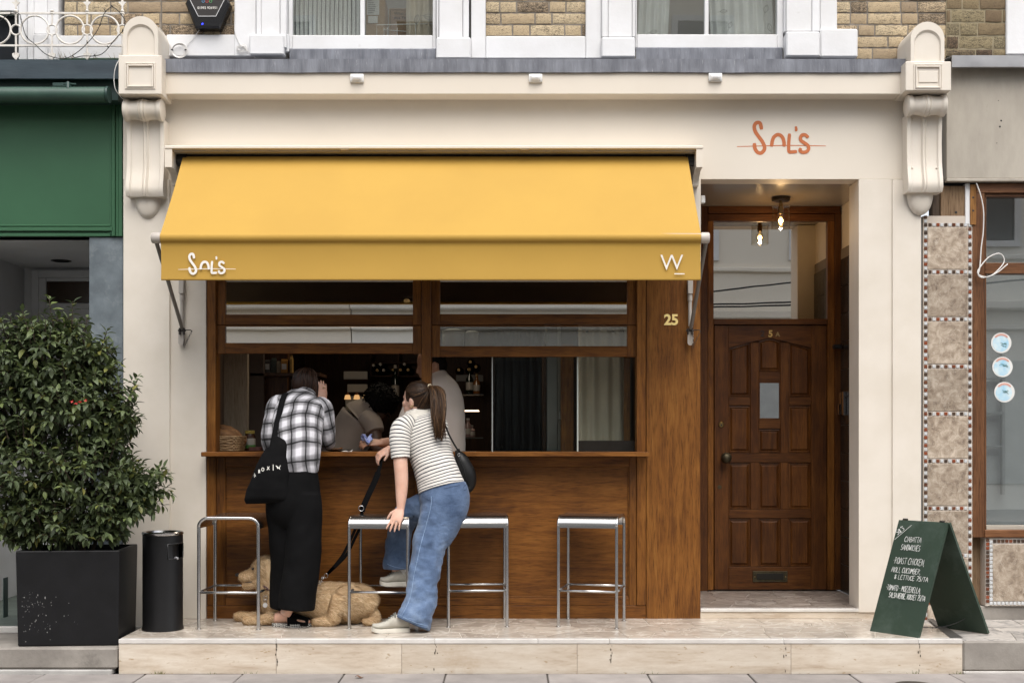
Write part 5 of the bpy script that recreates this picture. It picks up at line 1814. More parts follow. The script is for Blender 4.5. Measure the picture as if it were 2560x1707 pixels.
MB().sheet(lambda u, v: Vector((c.x + (u - .5) * .07, c.y + (v - .5) * .06, SHZ + .003 + .008 * sin(u * 7) * v + .01 * u * v)), 8, 6, (0, 0, -.001)).build('paper_napkin', PAPER, label='crumpled white paper napkin on the counter edge beside the plate', cat='napkin')

# back wall: pale boards, wine rack, lit shelf
for i, (a, b, t, bt, lb) in enumerate(((859, 918, 928, 948, 'uppermost narrow pale board on the dark back wall'), (868, 918, 960, 980, 'second pale board on the dark back wall, under the narrow one'), (863, 918, 990, 1048, 'largest pale board on the dark back wall behind the grey shirt'))):
    bd = thing('pale_panel', lb, 'board', P((a + b) / 2, bt, 3.0), 'pale boards on the back wall')  # plain pale panel with a thin batten below
    MB().pbox(a, b, t, bt, 3.0, 3.03, .003).build('sheet', plain('pale_board', (.62, .62, .58), (.55, .55, .52), .6), bd)
    MB().pbox(a - 1, b + 1, bt, bt + 1.6, 2.985, 3.03, .002).build('batten', WOOD_IN, bd)
for i, (px, lb) in enumerate(((869, 'leftmost of three amber wall lamps over the pale boards'), (892, 'middle of three amber wall lamps over the pale boards'), (914, 'rightmost of three amber wall lamps over the pale boards'))):
    l = thing('wall_lamp', lb, 'lamp', P(px, 1003, 2.8), 'amber wall lamps at the back')
    c = P(px, 998, 2.8)
    MB().lathe([(.018, 0), (.030, .0), (.022, .035), (.016, .04)], c, 18).build('lamp_shade', WARMLAMP, l, smooth=50)
    MB().lathe([(.001, .041), (.016, .041), (.012, .06), (.001, .062)], c, 14).build('lamp_cap', plain('lamp_copper', (.3, .12, .05), None, .4, .8), l)
wr = thing('wine_rack', 'dark wine rack of lying bottles on the back wall', 'rack', P(980, 940, 3.3))
for t in (905, 938): MB().pbox(925, 1062, t, t + 4, 3.28, 3.62, .002).build('rack_shelf', WOOD_IN, wr)
for a in (925, 994, 1058): MB().pbox(a, a + 4, 870, 942, 3.28, 3.62, .002).build('rack_side', WOOD_IN, wr)
BOT = plain('dark_green_bottle', (.010, .016, .009), None, .08)
FOIL = plain('gold_foil', (.62, .42, .18), None, .3, .6)
WFOIL = plain('pale_foil', (.60, .56, .5), None, .35, .2)
bnum = [0]
def lying(px, py, foil, lb, yy=3.2):
    c = P(px, py, yy)
    b = thing('wine_bottle', lb, 'bottle', c, 'bottle ends in the back of the bar')
    MB().lathe([(.001, 0), (.0145, 0), (.0145, .09), (.038, .13), (.038, .31), (.001, .31)], c + Vector((0, .003, 0)), 16, (0, 1, 0)).build('bottle_glass', BOT, b, smooth=40)
    MB().lathe([(.001, -.001), (.0125, -.001), (.013, .05), (.0115, .05)], c, 16, (0, -1, 0)).build('foil_cap', foil, b, smooth=40)
for (px, py, fo, lb) in ((935, 914, WFOIL, 'lying wine bottle with pale cap, far left in the wine rack, upper row'), (952, 911, WFOIL, 'lying wine bottle with bright pale cap, upper row of the wine rack, second from left'),
    (944, 926, FOIL, 'lying wine bottle with gold cap at the left of the rack, lower row'), (960, 926, WFOIL, 'lying wine bottle with pale cap, lower row of the rack, second from left'),
    (984, 925, FOIL, 'lying wine bottle with gold cap, lower row of the rack, third from left'), (1002, 925, FOIL, 'lying wine bottle with gold cap, right of the rack middle post'),
    (1021, 925, FOIL, 'lying wine bottle with gold cap nearest to the bearded face, lower row'), (1012, 911, WFOIL, 'lying wine bottle with white cap above the right end of the rack, upper row'),
    (1176, 905, FOIL, 'highest lying bottle right of the oatmeal shirt'), (1190, 917, FOIL, 'lying bottle furthest right of the oatmeal shirt'), (1172, 924, FOIL, 'lowest lying bottle right of the oatmeal shirt'), (1147, 925, FOIL, 'lying bottle nearest to the oatmeal shirt shoulder')): lying(px, py, fo, lb)
bs = thing('bar_shelf', 'thin glass bar shelf with a warm light strip right of the oatmeal shirt', 'shelf', P(1180, 1026, 2.2))
MB().pbox(1140, 1208, 937, 953, 2.5, 2.53, .002).build('back_panel', plain('dim_panel', (.14, .13, .12)), bs)
MB().pbox(1152, 1196, 1024.8, 1027, 2.2, 2.45, .001).build('light_strip', LED, bs)
MB().pbox(1140, 1208, 985, 987, 2.25, 2.5, .001).build('shelf_board', plain('smoked_glass', (.06, .06, .055), None, .1), bs)
MB().pbox(1160, 1208, 1093, 1096, 2.1, 2.4, .001).build('shelf_board', plain('smoked_glass2', (.12, .12, .11), None, .1), bs)
def standing(px, py, yy, h, r, mat, cap, lb, parent_label=None):
    c = P(px, py, yy)
    b = thing('bottle', lb, 'bottle', c, 'bottles standing behind the bar')
    MB().lathe([(.001, 0), (r, 0), (r, h * .58), (r * .38, h * .74), (r * .36, h * .9), (.001, h * .9)], c, 18).build('bottle_glass', mat, b, smooth=40)
    MB().lathe([(.001, h * .9), (r * .42, h * .9), (r * .42, h), (.001, h)], c, 14).build('cap', cap, b, smooth=40)
    MB().lathe([(r * 1.01, h * .15), (r * 1.02, h * .16), (r * 1.02, h * .44), (r * 1.01, h * .45)], c, 18, caps=False).build('bottle_label', WFOIL, b, smooth=40)
AMB = plain('amber_glass', (.24, .09, .02), None, .12)
standing(1174, 984.5, 2.3, .22, .032, BOT, FOIL, 'dark bottle standing on the upper bar shelf beside the oatmeal shirt')
standing(1192, 984.5, 2.3, .17, .030, AMB, FOIL, 'amber bottle at the right end of the upper bar shelf')
standing(988, 1005, 3.0, .34, .036, BOT, WFOIL, 'tall dark bottle with pale cap on the back bar behind the brown ponytail')
standing(1170, 1092, 2.2, .16, .034, plain('pinkish_jar', (.30, .2, .19), None, .3), WFOIL, 'pale pink bottle on the lower bar shelf')
standing(1180, 1092, 2.2, .10, .028, plain('rose_jar', (.34, .24, .23), None, .3), WFOIL, 'short rose jar right of the pale pink bottle on the bar')
# black strip curtain, steel fridge, post, curtain
sc_ = thing('strip_curtain', 'glossy black strip curtain hanging in the doorway behind the sliding glass', 'curtain', P(1290, 884, 1.0))
BST = plain('glossy_black_strip', (.005, .005, .005), None, .2, spec=.25)
for i in range(6):
    a = 1236 + i * 20
    x0, x1 = X(a, 1.0), X(a + 21, 1.0)
    MB().sheet(lambda u, v, i=i, x0=x0, x1=x1: Vector((x0 + (x1 - x0) * u + .004 * sin(v * 9 + i), 1.0 + .012 * (i % 2) + .014 * sin(u * pi) + .006 * noise.noise(Vector((u * 3, v * 9, i))), .02 + 2.0 * v)), 6, 26, (0, .003, 0)).build('strip', BST, sc_, smooth=60)
fd = thing('steel_fridge', 'tall stainless steel fridge beside the black strip curtain', 'fridge', (X(1382, .75), 1.0, -.02))
MB().pbox(1357, 1366, 860, 1140, .74, 1.3, .003).build('cabinet', WOOD_IN, fd)
MB().box(X(1366.5, .75), X(1394, .75), .75, 1.3, -.018, 2.1, .004).build('door', STEEL_DK, fd)
MB().box(X(1394.4, .73), X(1402, .73), .73, 1.3, -.018, 2.1, .004).build('side', plain('pale_steel', (.34, .32, .28), None, .4, .5), fd)
MB().pbox(1397, 1403, 1026, 1050, .70, .73, .003).build('handle', STEEL, fd)
MB().pbox(1403, 1434, 860, 1140, .5, .6, .003).build('inner_post', WOOD_Z, rm)
cu = drape('beige_curtain', 1446, 1572, .42, .022, 4, CURTAIN, None, SHZ - .02, 2.02, 3.3)
props(cu, 'beige pleated curtain hanging behind the right hand glass of the serving window', 'curtain')
MB().pbox(1560, 1576, 870, 1105, .34, .38, .002).build('curtain_post', WOOD_COL, rm)
MB().pbox(1446, 1592, 1101, 1129, .20, .24, .002).build('curtain_board', plain('near_black_wood', (.022, .010, .007)), rm)
cr_ = thing('curtain_rail', 'dark curtain rail with hooks behind the second glass row', 'rail', P(1500, 829, .42))
MB().tube([P(1440, 829, .44), P(1560, 829, .44)], .008, 8).build('rod', DARKIRON, cr_)
for px in (1470, 1494, 1518, 1540):
    c = P(px, 829, .44)
    MB().tube([c + Vector((.010 * sin(a), 0, -.010 - .010 * cos(a) + .018)) for a in [2 * pi * q / 12 for q in range(9)]], .0022, 5).build('hook', DARKIRON, cr_)
hs_ = thing('high_shelf', 'high dark shelf for stock pots seen through the second glass row', 'shelf', P(1140, 866, .5))
MB().pbox(1085, 1228, 868, 874, .45, .85, .002).build('board', WOOD_IN, hs_)
POT = plain('enamel_white', (.5, .5, .47), (.44, .44, .41), .35)
for i, (a, b, t, lb) in enumerate(((1103, 1158, 829, 'round white enamel pot at the left of the high shelf'), (1161, 1195, 833, 'smaller grey white pot beside the round enamel pot'))):
    c = P((a + b) / 2, 868, .45); c.y = .62
    c.z = Z(868, .45) + .001
    r = (b - a) / 2 * kk(.62)
    pt = thing('stock_pot', lb, 'pot', c, 'pots on the high shelf')
    h = (868 - t) * kk(.6)
    MB().lathe([(.001, 0), (r * .95, 0), (r, .01), (r, h), (r * 1.05, h + .004), (r * 1.05, h + .010), (.001, h + .010)], c, 32).build('pot_body', POT, pt, smooth=40)
    MB().lathe([(r * 1.06, h + .011), (r * 1.06, h + .018), (r * .5, h + .03), (.001, h + .032)], c, 32).build('lid', plain('pot_lid', (.3, .3, .29)), pt, smooth=40)
# pendant near the middle post, ceiling light strip
pd = thing('pendant_bulb', 'small warm bulb glowing near the top of the middle window post', 'lamp', P(1017, 752, 1.6))
c = P(1017, 752, 1.6)
MB().tube([c + Vector((0, 0, .04)), Vector((c.x, c.y, IZ))], .004, 6).build('cord', CABLE_B, pd)
MB().ell(c, (.026, .026, .015)).build('bulb', glow('pendant_glow', (1.0, .6, .25), .9), pd, smooth=180)
MB().lathe([(.001, .03), (.06, .03), (.03, .055), (.001, .06)], c, 20).build('lamp_shade', BLACK, pd, smooth=40)
c = P(905, 818, 2.4)
cl = thing('light_strip', 'thin warm light strip under the bar ceiling', 'lamp', (c.x, 2.4, c.z))
MB().box(X(852, 2.4), X(1030, 2.4), 2.39, 2.41, c.z, c.z + .012, .002).build('tube', LED, cl)
MB().box(X(850, 2.4), X(1032, 2.4), 2.385, 2.43, c.z + .013, c.z + .03, .002).build('housing', BLACK, cl)
ll = bpy.data.lights.new('counter_fill', 'AREA')  # unseen area light added to brighten the people behind the counter
ll.energy = 4.2; ll.size = .5; ll.color = (1, .86, .68)
lo = bpy.data.objects.new('counter_fill', ll); COL.objects.link(lo)
lo.location = (-.75, .75, IZ - .06); lo.parent = None
# ------------------------------------------------------------------ awning
aw = thing('awning', 'yellow drop arm awning with white lettering over the serving window', 'awning', (X(1080, -.3), -.3, Z(700, -.63)))
AF = -.63
hx0, hx1 = X(411, -.24), X(1758, -.24)
MB().box(hx0, hx1, -.24, -.002, Z(372, -.24), Z(364, -.24), .004).build('hood', CREAM, aw)
for i, (a, b) in enumerate(((430, 852), (853, 1299), (1300, 1738))):
    MB().box(X(a, -.2), X(b, -.2), -.21, -.08, Z(372, -.24) - .012, Z(372, -.24) - .0005, .001).build('hood_soffit', GREYARM, aw)
for a in (851, 1302): MB().box(X(a, -.235), X(a + 20, -.235), -.236, -.15, Z(372, -.24) - .006, Z(372, -.24) - .0002, .001).build('hood_clip', plain('tan_clip', (.5, .4, .25)), aw)
for a, b in ((412, 430), (1741, 1757)):
    y0, y1 = -.235, -.001
    zt, zb = Z(372.3, -.235), Z(418, -.235)
    poly = [(y0, zt), (y0, zb)] + [(y0 + .05 + .12 * sin(t), zb - .085 * (1 - cos(t)) - .0) for t in [pi / 2 * q / 8 for q in range(9)]] + [(y1, zb - .085), (y1, zt)]
    MB().prism_yz(poly, X(a, y0), X(b, y0)).build('hood_bracket', CREAM, aw)
yr, zr, rr = -.11, Z(402, -.11), .038
MB().tube([(X(440, yr), yr, zr), (X(1735, yr), yr, zr)], rr, 20).build('roller', BLACK, aw, smooth=40)
for a, b in ((446, 470), (1712, 1734)):
    m = MB().tube([(X(a, yr), yr - .01, zr + .012), (X(b, yr), yr - .01, zr + .012)], .030, 16)
    m.tube([(X(a - 8 if a < 900 else b, yr), yr - .01, zr), (X(a + 2 if a < 900 else b + 8, yr), yr - .01, zr)], .016, 12)
    m.build('gear', BLACKMETAL, aw, smooth=40)
# the cloth: from the roller down to the front bar, once round it and into the valance
fz, fr_ = Z(595, AF), .033
x0t, x1t, x0b, x1b = X(458, -.14), X(1719, -.14), X(404, AF), X(1751, AF)
prof = []
A = Vector((-.145, Z(392, -.145)))
Bq = Vector((AF - fr_ * .80, fz + fr_ * .60))
for q in range(25):
    t = q / 24
    p = A + (Bq - A) * t
    prof.append((p.x, p.y - .012 * sin(pi * t)))
for q in range(1, 12):
    a = radians(143) + radians(100) * q / 11
    prof.append((AF + (fr_ + .002) * cos(a), fz + (fr_ + .002) * sin(a)))
vy, vz0 = AF - .012, Z(611, AF)
for q in range(8):
    t = q / 7
    prof.append((vy + .004 * sin(t * pi), vz0 + (Z(694, vy) - vz0) * t))
zb = Z(694, vy)
for q in range(1, 7):
    a = pi + pi * q / 6
    prof.append((vy + .006 + .0075 * cos(a), zb - .008 + .0085 * sin(a)))
def cloth(u, v):
    f = v * (len(prof) - 1)
    i = min(int(f), len(prof) - 2)
    t = f - i
    y_ = prof[i][0] * (1 - t) + prof[i + 1][0] * t
    z_ = prof[i][1] * (1 - t) + prof[i + 1][1] * t
    s_ = min(1, (A.y - z_) / (A.y - Bq.y))
    xa, xb = x0t + (x0b - x0t) * s_, x1t + (x1b - x1t) * s_
    x_ = xa + (xb - xa) * u
    w = noise.noise(Vector((x_ * 1.3, z_ * 2.2, 1))) * .004 + noise.noise(Vector((x_ * 5, z_ * 3, 7))) * .0012
    if z_ < vz0: w *= 1.2
    return Vector((x_, y_ + w, z_))
split = 35
MB().sheet(lambda u, v: cloth(.004 + .992 * u, .90 + .07 * v) * 1.0 + Vector((0, .012, 0)) if False else Vector((x0b + .01 + (x1b - x0b - .02) * u, vy + .010, Z(692, vy) + (vz0 + .02 - Z(692, vy)) * v)), 20, 4, (0, .001, 0)).build('valance_shade_sheet', plain('valance_shade_brown', (.05, .03, .015), None, .9), aw)  # dark sheet added so the glass mirrors a shaded valance back
MB().sheet(lambda u, v: cloth(.004 + .992 * u, v * 24 / (len(prof) - 1)) + Vector((0, .006, -.006)), 30, 24, (0, .001, -.0005)).build('canopy_shade_sheet', plain('canopy_shade_brown', (.05, .03, .015), None, .9), aw, smooth=60)  # another added sheet; the canopy underside's shade is its dark brown
def cl(v0, v1): return lambda u, v: cloth(u, v0 + (v1 - v0) * v)
vS = split / (len(prof) - 1)
MB().sheet(cl(0, vS), 60, 50, (0, .0012, -.0006)).build('canopy', YELLOW, aw, smooth=60)
MB().sheet(cl(vS + .0001, 1), 60, 26, (0, .0014, 0)).build('valance', YELLOW, aw, smooth=60)
MB().tube([(X(402, AF), AF, fz), (X(1753, AF), AF, fz)], fr_ - .001, 18).build('front_bar', GREYARM, aw, smooth=40)
for a, b in ((380, 402), (1753, 1773)):
    x_a, x_b = X(a, AF), X(b, AF)
    s_ = 1 if a < 900 else -1
    if s_ < 0: x_a, x_b = x_b, x_a
    MB().lathe([(.001, 0), (.030, 0), (.034, .005), (.034, abs(x_b - x_a)), (.001, abs(x_b - x_a))], (x_a, AF, fz), 24, (s_, 0, 0)).build('bar_end_cap', plain('beige_cap', (.50, .45, .40), None, .4), aw, smooth=40)
def drop_arm(e, wtop, wpiv, side):
    pa, pb = P(e[0], e[1], AF + .01), P(wpiv[0], wpiv[1], -.045)
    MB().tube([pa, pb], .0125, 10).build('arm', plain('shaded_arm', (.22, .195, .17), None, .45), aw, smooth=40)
    t = P(wtop, 690, -.035)
    m = MB()
    b_ = P(wtop, 815, -.035)
    m.tube([t, b_], .0125, 12)
    m.tube([P(wtop, 737, -.035), P(wtop, 752, -.035)], .016, 12)
    m.box(t.x - .017, t.x + .017, -.058, -.012, Z(735, -.04), Z(690, -.04), .003)
    m.build('wall_bar', GREYARM, aw, smooth=40)
    c = P(wtop, 845, -.02)
    m = MB()
    w, h = .019, .05
    pl = [(c.x - w, c.z + h)] + [(c.x - w * cos(q * pi / 10), c.z - h + w - w * sin(q * pi / 10)) for q in range(11)] + [(c.x + w, c.z + h)]
    m.prism(pl, -.044, -.032)
    m.build('pivot_plate', plain('pale_plate', (.5, .45, .4), None, .45), aw, smooth=30)
    c = P(wtop, 826, -.05)
    m = MB()
    m.tube([c + Vector((-.026, 0, 0)), c + Vector((.026, 0, 0))], .006, 8)
    for s_ in (-1, 1): m.box(c.x + s_ * .014 - .004, c.x + s_ * .014 + .004, c.y - .016, c.y + .016, c.z - .028, c.z + .016, .001)
    m.build('pivot', DARKIRON, aw)
    m = MB()
    n = 15
    for q in range(n):
        t = q / (n - 1)
        px, py = c.x + .008 + .062 * t, c.z - .002
        if t < .5: px, py = c.x + .012 + .020 * sin(t * 2 * pi) * .3, c.z - .012 - t * 2 * .095
        else: px, py = c.x + .012 + (t - .5) * .10 + .006, c.z - .107 + (t - .5) * 2 * .10
        cc = Vector((px, c.y - .012, py))
        a0 = (0 if q % 2 else 1.2)
        m.tube([cc + Vector((cos(a) * .0042 * (1 if q % 2 else .5), sin(a0) * sin(a) * .003, sin(a) * .0075)) for a in [2 * pi * k / 10 for k in range(10)]], .0014, 5, closed=True)
    m.tube([c + Vector((.026, -.006, .002)), c + Vector((.062, -.012, .002)), c + Vector((.064, -.012, -.008))], .003, 6)
    m.build('pin_chain', DARKIRON, aw)
drop_arm((391, 606), 455, (456, 822), 1)
drop_arm((1765, 606), 1725, (1727, 822), -1)
logo('valance_lettering', OFFWHITE, aw, (446, 672.5), .647, vy - .0072)
write('valance_letter', 'W', .138, P(1650.5, 675, vy - .0085), (1, 0, 0), (0, 0, 1), OFFWHITE, aw, bold=-.001, ext=.0006, sx=.99)
MB().box(X(1685.5, vy), X(1711, vy), vy - .0085, vy - .0070, Z(686.4, vy), Z(683.8, vy), 0).build('valance_dash', OFFWHITE, aw)

# ------------------------------------------------------------------ white sensors, alarm box, cables
for px, lb in ((891.5, 'leftmost of three small white sensor boxes on the cream cornice'), (1339, 'middle one of three small white sensor boxes on the cream cornice'), (1789.5, 'rightmost of three small white sensor boxes on the cream cornice')):
    py = 194 if px < 1500 else 192
    y_ = CP - .03
    c = P(px, py, y_)
    s_ = thing('wall_sensor', lb, 'sensor', c, 'white sensors along the cornice')
    w, h = 17 * kk(y_), 10.5 * kk(y_)
    MB().box(c.x - w, c.x + w, y_ + .012, CP - .0005, c.z - h, c.z + h, .006).build('base_plate', WHITE_PL, s_, smooth=60)
    m = MB()
    m.sheet(lambda u, v: Vector((c.x + (u - .5) * 2 * w * .86, y_ + .013 - .022 * (1 - (2 * u - 1) ** 4) * sin(pi * min(1, v * .95 + .05)) ** .6, c.z - h * .75 + 1.7 * h * v)), 12, 10)
    m.build('lens_cover', plain('frosted_cover', (.86, .86, .85), None, .25), s_, smooth=180)
y_ = YU - .08
ab = thing('alarm_box', 'black hexagonal alarm box with white numbers and a blue light on the brick wall', 'alarm', P(518, 35, YU))
def hexa(f): return [(X(518 + a * f, y_), Z(8 + b * f, y_)) for a, b in ((-56, 0), (-30, -58), (30, -58), (56, 0), (31, 62), (-31, 62))]
def hexb(f): return [(X(518 + a * f, y_), Z(8 + b * f, y_)) for a, b in ((-56, -5), (-30, -58), (30, -58), (56, -5), (34, 55), (-34, 55))]
m = MB()
hx = hexa(1.0)
m.prism(hx, y_ + .014, YU + .01)
h9 = hexa(.93)
n = 6
m.add([Vector((a, y_ + .014, b)) for a, b in hx] + [Vector((a, y_, b)) for a, b in h9], [(i, (i + 1) % n, n + (i + 1) % n, n + i) for i in range(n)])
m.add([Vector((a, y_, b)) for a, b in h9], [tuple(range(n))])
m.build('casing', plain('gloss_black', (.010, .010, .011), None, .18), ab)
fc = [(X(518 + a, y_), Z(b, y_)) for a, b in ((-43, 0), (43, 0), (22, 41.5), (-22, 41.5))]
MB().prism(fc, y_ - .002, y_ + .004).build('face_plate', plain('dark_face', (.030, .026, .024), None, .3), ab)
mm = MB()
f = lambda u, v, h: Vector((u, y_ - .0028 - h, v))
ribbon(mm, [(fc[0][0], fc[0][1] + .05), fc[0], fc[3], fc[2], fc[1], (fc[1][0], fc[1][1] + .05)], .004, f, 0)
mm.build('face_outline', plain('white_line', (.75, .75, .75)), ab)
write('phone_number', '01992 926951', .023, P(493.5, 23.2, y_ - .003), (1, 0, 0), (0, 0, 1), OFFWHITE, ab, bold=.0002, ext=.0006, space=1.02)
for px, c_ in ((508, (.15, .42, .75)), (517.5, (.65, .08, .08)), (526.5, (.12, .55, .18))):
    c = P(px, 4, y_ - .003)
    MB().tube([c + Vector((cos(a) * .0085, 0, sin(a) * .0085)) for a in [2 * pi * q / 20 for q in range(20)]], .0013, 5, closed=True).build('ring_mark', plain('mark', c_), ab)
MB().lathe([(.001, 0), (.005, 0), (.004, .002), (.001, .003)], P(506, 60.5, y_ - .001), 12, (0, -1, 0)).build('blue_light', BLUELED, ab)
MB().pbox(500, 541, 57.5, 64.5, y_ + .001, y_ + .02, .002).build('light_window', plain('blue_lens', (.004, .005, .05), None, .15), ab)
cable('alarm_cable', PL([(501, 72), (490, 87), (476, 104), (466, 117)], YU - .03), .0022, CABLE_W, 'thin white cable slanting from the black alarm box to the coiled cable')
m = MB()
for i in range(4):
    c = P(447, 127, YU - .035 - i * .003)
    r = (15 + i * 1.7) * kk(YU)
    m.tube([c + Vector((cos(a) * r + .002 * i, 0, sin(a) * r * (1 - .03 * i))) for a in [2 * pi * q / 26 for q in range(26)]], .0022, 6, closed=True)
cb = thing('cable_coil', 'coiled white cable hanging on the white band beside the cream corbel', 'cable', P(447, 127, YU - .04))
m.build('coil', CABLE_W, cb, smooth=180)
for px in (430, 464):
    c = P(px, 125, YU - .042)
    MB().box(c.x - .007, c.x + .007, c.y - .006, c.y + .012, c.z - .003, c.z + .003, .001).build('cable_tie', CABLE_B, cb)
cable('corbel_cable', PL([(398, 70), (408, 82), (416, 97), (424, 112), (432, 128)], [-.02, YU - .03, YU - .03, YU - .03, YU - .03]), .0022, CABLE_W, 'short white cable from behind the arched corbel cap to the coil')
cable('pilaster_cable', PL([(587, 0), (587, 40), (587, 78), (594, 100), (606, 118), (622, 130), (640, 146)], [YU - .035] * 4 + [YU - .04] * 3), .0024, CABLE_W, 'white cable running down the edge of the white window pilaster')
m = MB()
for i in range(4):
    c = P(604, 122, YU - .04 - i * .003)
    m.tube([c + Vector((cos(a) * .032, 0, sin(a) * .024 + .012 * cos(a + i))) for a in [2 * pi * q / 20 for q in range(20)]], .002, 5, closed=True)
m.build('cable_tangle', CABLE_W, label='small tangle of grey white cable at the foot of the white pilaster', cat='cable', smooth=180)
cable('side_cable', PL([(298, 150), (289, 168), (285, 195), (288, 222), (298, 238), (307, 248)], [-.2, -.22, -.22, -.22, -.2, -.18]), .0026, CABLE_W, 'white cable bowed round the left side of the cream corbel block')
# things on the window boards above
bx1_ = thing('cardboard_box', 'brown cardboard box with a shipping label behind the left sash window', 'box', (X(935, .5), .5, Z(96)))
MB().box(X(915, .42), X(962, .42), .42, .62, Z(95), Z(-60), .003).build('carton', CARD, bx1_)
MB().box(X(917, .415), X(948, .415), .4165, .4185, Z(37, .41), Z(-12, .41), 0).build('shipping_label', PAPER, bx1_)
MB().box(X(920, .413), X(944, .413), .4158, .4163, Z(58, .41), Z(40, .41), 0).build('paper_note', PAPER, bx1_)
for i in range(7): MB().box(X(920, .412), X(920 + rng.uniform(8, 22), .412), .4152, .4162, Z(33 - i * 5, .41), Z(31.6 - i * 5, .41), 0).build('print_line', INK, bx1_)
bx2_ = thing('card_sign', 'brown card sign with printed words leaning behind the left sash window', 'sign', (X(994, .46), .46, Z(96)))
MB().box(X(973, .46), X(1020, .46), .46, .47, Z(95), Z(22, .46), .002).build('card', CARD, bx2_)
mm = MB()
f = lambda u, v, h: Vector((u, .4585 - h, v))
ribbon(mm, [(X(976, .46), Z(70, .46)), (X(976, .46), Z(26, .46)), (X(1018, .46), Z(26, .46))], .004, f, 0)
mm.build('card_border', INK, bx2_)
write('card_words', "What's\nthis Ye", .030, P(985, 38, .458), (1, 0, 0), (0, 0, 1), INK, bx2_, ext=.0004)
dr_ = thing('drying_rack', 'white wire drying rack behind the left sash window', 'rack', (X(1010, .3), .3, Z(96)))
m = MB()
for y_ in (.24, .30):
    m.tube(PL([(942, 92), (942, 63), (1082, 60)], y_), .003, 6)
    m.tube(PL([(1039, 92), (1039, 61)], y_), .003, 6)
m.tube(PL([(942, 63), (944, 63)], [.24, .30]), .003, 6)
m.tube(PL([(958, 75), (1075, 84)], .27), .0025, 6)
for px in (960, 968, 993): m.tube(PL([(px, 92), (px, 70)], .28), .0022, 5)
m.build('wire_frame', WHITE_PL, dr_, smooth=180)

# ------------------------------------------------------------------ porch lamp
LY = .62
pl2 = thing('porch_lamp', 'lit filament bulb in a clear glass cylinder under the porch ceiling', 'lamp', (X(1952, LY), LY, CZ))
lx = X(1952, LY)
zt = CZ - .001
MB().lathe([(.001, 0), (.064, 0), (.066, -.004), (.066, -.024), (.062, -.028), (.001, -.028)], (lx, LY, zt), 32).build('ceiling_rose', plain('bronze_plate', (.06, .05, .04), None, .3, .8), pl2, smooth=35)
z1 = Z(516, LY)
MB().lathe([(.009, 0), (.009, z1 + .02 - zt + .028), (.014, z1 + .018 - zt + .028), (.014, z1 - .004 - zt + .028), (.019, z1 - .006 - zt + .028), (.019, z1 - .055 - zt + .028), (.001, z1 - .056 - zt + .028)], (lx, LY, zt - .028), 20).build('lamp_holder', BRASS, pl2, smooth=35)
z2 = Z(571, LY)
r = 23 * kk(LY)
m = MB()
m.lathe([(.015, z1), (r - .004, z1), (r, z1 - .004), (r, z2), (r - .002, z2), (r - .002, z1 - .006), (.015, z1 - .002)], (lx, LY, 0), 40, caps=False)
m.build('glass_shade', GLASS_CLEAR, pl2, smooth=40)
bzc = Z(551, LY)
b_ = MB().lathe([(.012, .05), (.014, .038), (.022, .022), (.030, .005), (.030, -.008), (.022, -.024), (.010, -.031), (.001, -.032)], (lx, LY, bzc), 24)
b_.build('bulb', BULBGLASS, pl2, smooth=180)
MB().ell((lx, LY, bzc - .004), (.0165, .0165, .020)).build('filament', BULB, pl2, smooth=180)
pt = bpy.data.lights.new('lamp_light', 'POINT')
pt.energy = 2.2; pt.color = (1, .66, .34); pt.shadow_soft_size = .012
po = bpy.data.objects.new('lamp_light', pt); COL.objects.link(po)
po.parent = pl2; po.location = (0, 0, bzc + .0 - zt - .04)

